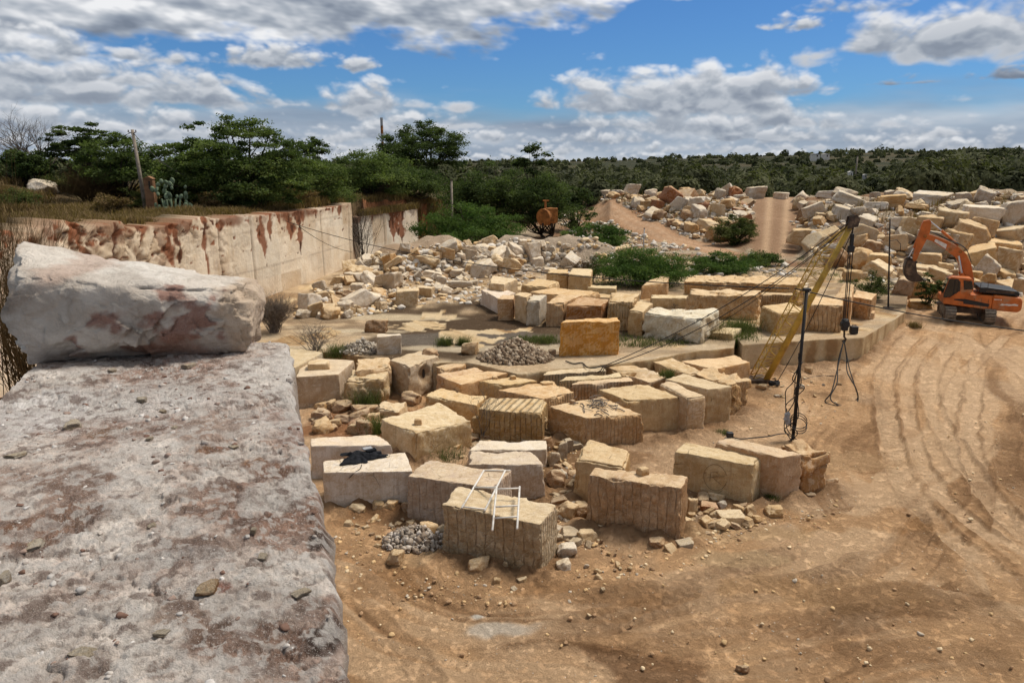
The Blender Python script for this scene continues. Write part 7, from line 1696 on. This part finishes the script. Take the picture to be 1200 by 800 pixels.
# the clouds: rows of cumulus computed once here over azimuth and elevation, then laid over the sky texture
AZ0, AZ1, EL0, EL1 = -.90, .90, -.035, .29
NW, NH = 2000, 361
def pn2(x, y, s=0):
    xi, yi = np.floor(x), np.floor(y); fx, fy = x-xi, y-yi; xi = xi.astype(np.int64); yi = yi.astype(np.int64)
    z = np.zeros_like(xi); r = 0
    ux = fx**3*(fx*(fx*6-15)+10); uy = fy**3*(fy*(fy*6-15)+10)
    for dx in (0, 1):
        for dy in (0, 1):
            a = _h(xi+dx, yi+dy, z, s)*math.pi; g_ = np.cos(a)*(fx-dx)+np.sin(a)*(fy-dy)
            r = r+g_*(ux if dx else 1-ux)*(uy if dy else 1-uy)
    return r*1.4
def pf(x, y, s, o, g=.5):
    r = 0; a = 1; t = 0
    for i in range(o): r = r+a*pn2(x, y, s+i*13); t += a; a *= g; x, y = x*2.07+y*.21+1.3, y*2.07-x*.05+4.7
    return r/t
def lin(stops, f):
    p = [q[0] for q in stops]; return np.stack([np.interp(f, p, [q[1][k] for q in stops]) for k in range(3)], -1)
def cloud_image():
    azs = np.linspace(AZ0, AZ1, NW); els = np.linspace(EL0, EL1, NH)
    Ea, Aa = np.meshgrid(els, azs, indexing='ij'); RGB = np.zeros((NH, NW, 3)); AL = np.zeros((NH, NW))
    def over(sl, f, c):
        RGB[sl] = RGB[sl]*(1-f[..., None])+c*f[..., None]; AL[sl] = AL[sl]*(1-f)+f
    full = np.s_[:, :]
    b0 = dirpx(600, 122)[1]
    veil = ss(b0+.016, b0-.034, Ea+.035*pf(Aa*5, Ea*22, 3, 4))*.97
    over(full, veil, lin([(0, (.25, .31, .41)), (.5, (.36, .43, .53)), (1, (.58, .63, .70))], .5+.9*pf(Aa*6, Ea*30, 5, 5)))
    def layer(by, hpx, F, cover, seed, soft=.42, amp=.60, fy=1.75, dark=0., base_c=-.6):
        b = dirpx(600, by)[1]; h = hpx/FPX
        r0 = np.searchsorted(els, b-.9*h); r1 = np.searchsorted(els, b+2.4*h); sl = np.s_[max(0, r0):min(NH, r1), :]
        E, Z = Ea[sl], Aa[sl]
        if E.size == 0: return
        cv = np.full(E.shape, base_c)
        for px, hw, k in cover:
            a0 = dirpx(px, by)[0]; cv = np.maximum(cv, base_c+(k-base_c)*ss(1, 0, np.abs(Z-a0)/(hw/FPX)))
        wx = .12*pf(Z*F*.8, E*F*fy*.8, seed+3, 2); wy = .12*pf(Z*F*.8, E*F*fy*.8, seed+4, 2)
        def N(de):
            x, y = Z*F+wx, (E+de)*F*fy+wy
            return 1.0*np.abs(pf(x*.85, y*.85, seed, 2))*2.+.75*np.abs(pf(x*2.2, y*2.2, seed+1, 2))+.30*np.abs(pf(x*5.3, y*5.3, seed+2, 2))+1.3*pf(x*.42, y*.42, seed+6, 2)
        na, nb = N(0.), N(h*.20)
        t = (E-b)/h+.30*pf(Z*F*.35, Z*0, seed+5, 2)
        dn = cv+amp*(na-.72)-np.maximum(t, 0)-3.2*np.maximum(-t, 0)
        al = ss(0, soft*1.5, dn)
        sh = np.clip(.52*(na-nb), -.20, .20)+np.interp(dn, [0, .25, 1.0], [.88-dark, .79-dark, .56-dark])-.27*ss(.45, -.25, t)+.10*ss(.5, 1.2, t)
        over(sl, al, lin(GREY, sh))
    GREY = [(0., (.20, .24, .31)), (.25, (.29, .335, .41)), (.5, (.42, .465, .53)), (.75, (.62, .65, .70)), (1., (.90, .91, .93))]
    for L_ in LAYERS: layer(*L_)
    # the grey sheet of the upper left
    e_ = Ea+.060*pf(Aa*7, Ea*20, 81, 5)+.012*pf(Aa*40, Ea*70, 83, 3)
    edge = np.interp(Aa, [dirpx(q, 60)[0] for q in (0, 200, 380, 470, 640, 700, 800, 900, 1050, 1200)], [dirpx(600, q)[1] for q in (80, 72, 60, 48, 40, 26, 2, -30, -50, -50)])
    sheet = ss(-.004, .020, e_-edge)
    q = .50+.75*pf(Aa*6, Ea*22, 91, 4)+1.1*(pf(Aa*12, Ea*30, 95, 4)-pf(Aa*12, (Ea+.012)*30, 95, 4))+.22*ss(.03, .0, e_-edge)
    over(full, sheet, lin(GREY, q))
    for L_ in LAYERS2: layer(*L_)
    # above the view the cover evens out
    top = ss(.235, .285, Ea); over(full, top*.6, np.array((.50, .52, .55))*np.ones(RGB.shape))
    out = np.dstack([RGB/np.maximum(AL, 1e-4)[..., None], AL]).astype(np.float32)
    im = bpy.data.images.new('cloud_cover', NW, NH, alpha=True, float_buffer=True); im.colorspace_settings.name = 'Non-Color'; im.alpha_mode = 'CHANNEL_PACKED'
    im.pixels.foreach_set(out.ravel()); im.update(); im.pack(); return im
uv = mk(nt, 'ShaderNodeCombineXYZ', {0: mr(nt, az, AZ0, AZ1, 0., 1., False), 1: mt(nt, 'MINIMUM', mt(nt, 'MAXIMUM', mr(nt, el, EL0, EL1, 0., 1., False), .003), .997), 2: 0.}).outputs[0]
for n_ in nt.nodes:
    if n_.bl_idname == 'ShaderNodeMapRange': n_.clamp = False
ti = mk(nt, 'ShaderNodeTexImage', {'Vector': uv}, image=cloud_image(), extension='MIRROR', interpolation='Cubic')
cl = mk(nt, 'ShaderNodeVectorMath', {0: ti.outputs[0], 1: mk(nt, 'ShaderNodeCombineXYZ', {k_: mr(nt, mt(nt, 'ABSOLUTE', az), .95, 1.5, 10.*CLOUDK, 10.*CLOUDK*BACKK) for k_ in range(3)}).outputs[0]}, operation='MULTIPLY').outputs[0]   # unseen cloud behind the viewer, dimmed to keep the front faces darker
blue = mk(nt, 'ShaderNodeVectorMath', {0: sky.outputs[0], 1: SKYTINT}, operation='MULTIPLY').outputs[0]
mx = nt.nodes.new('ShaderNodeMix'); mx.data_type = 'RGBA'
for i_, v_ in ((0, ti.outputs[1]), (6, blue), (7, cl)): nt.links.new(v_, mx.inputs[i_])
nt.links.new(mx.outputs[2], bg.inputs[0]); bg.inputs[1].default_value = .1
w.cycles.sampling_method = 'MANUAL'; w.cycles.sample_map_resolution = 512
sd = Vector((math.sin(SUN_AZ)*math.cos(SUN_EL), math.cos(SUN_AZ)*math.cos(SUN_EL), math.sin(SUN_EL)))
L = bpy.data.lights.new('sun', 'SUN'); L.energy = SUNE; L.angle = R(SUNA); L.color = (1., .93, .83); lo = bpy.data.objects.new('sun', L); COL.objects.link(lo)
lo.rotation_euler = sd.to_track_quat('Z', 'Y').to_euler(); lo.location = (0, 0, 60)
cam = bpy.data.cameras.new('camera'); co = bpy.data.objects.new('camera', cam); COL.objects.link(co); SC.camera = co
cam.sensor_width = 36; cam.lens = 36*FPX/1200.; cam.clip_start = .05; cam.clip_end = 12000
co.location = (0, 0, CAMH); co.rotation_euler = (math.pi/2-PITCH, 0, 0)
vs = SC.view_settings; vs.view_transform = 'Standard'; vs.look = 'None'; vs.exposure = EXPO; vs.gamma = 1; vs.use_curve_mapping = False
SC.cycles.max_bounces = 5; SC.cycles.diffuse_bounces = 3; SC.cycles.transparent_max_bounces = 4; SC.cycles.use_denoising = True
SC.cycles.use_adaptive_sampling = True; SC.cycles.adaptive_threshold = .02
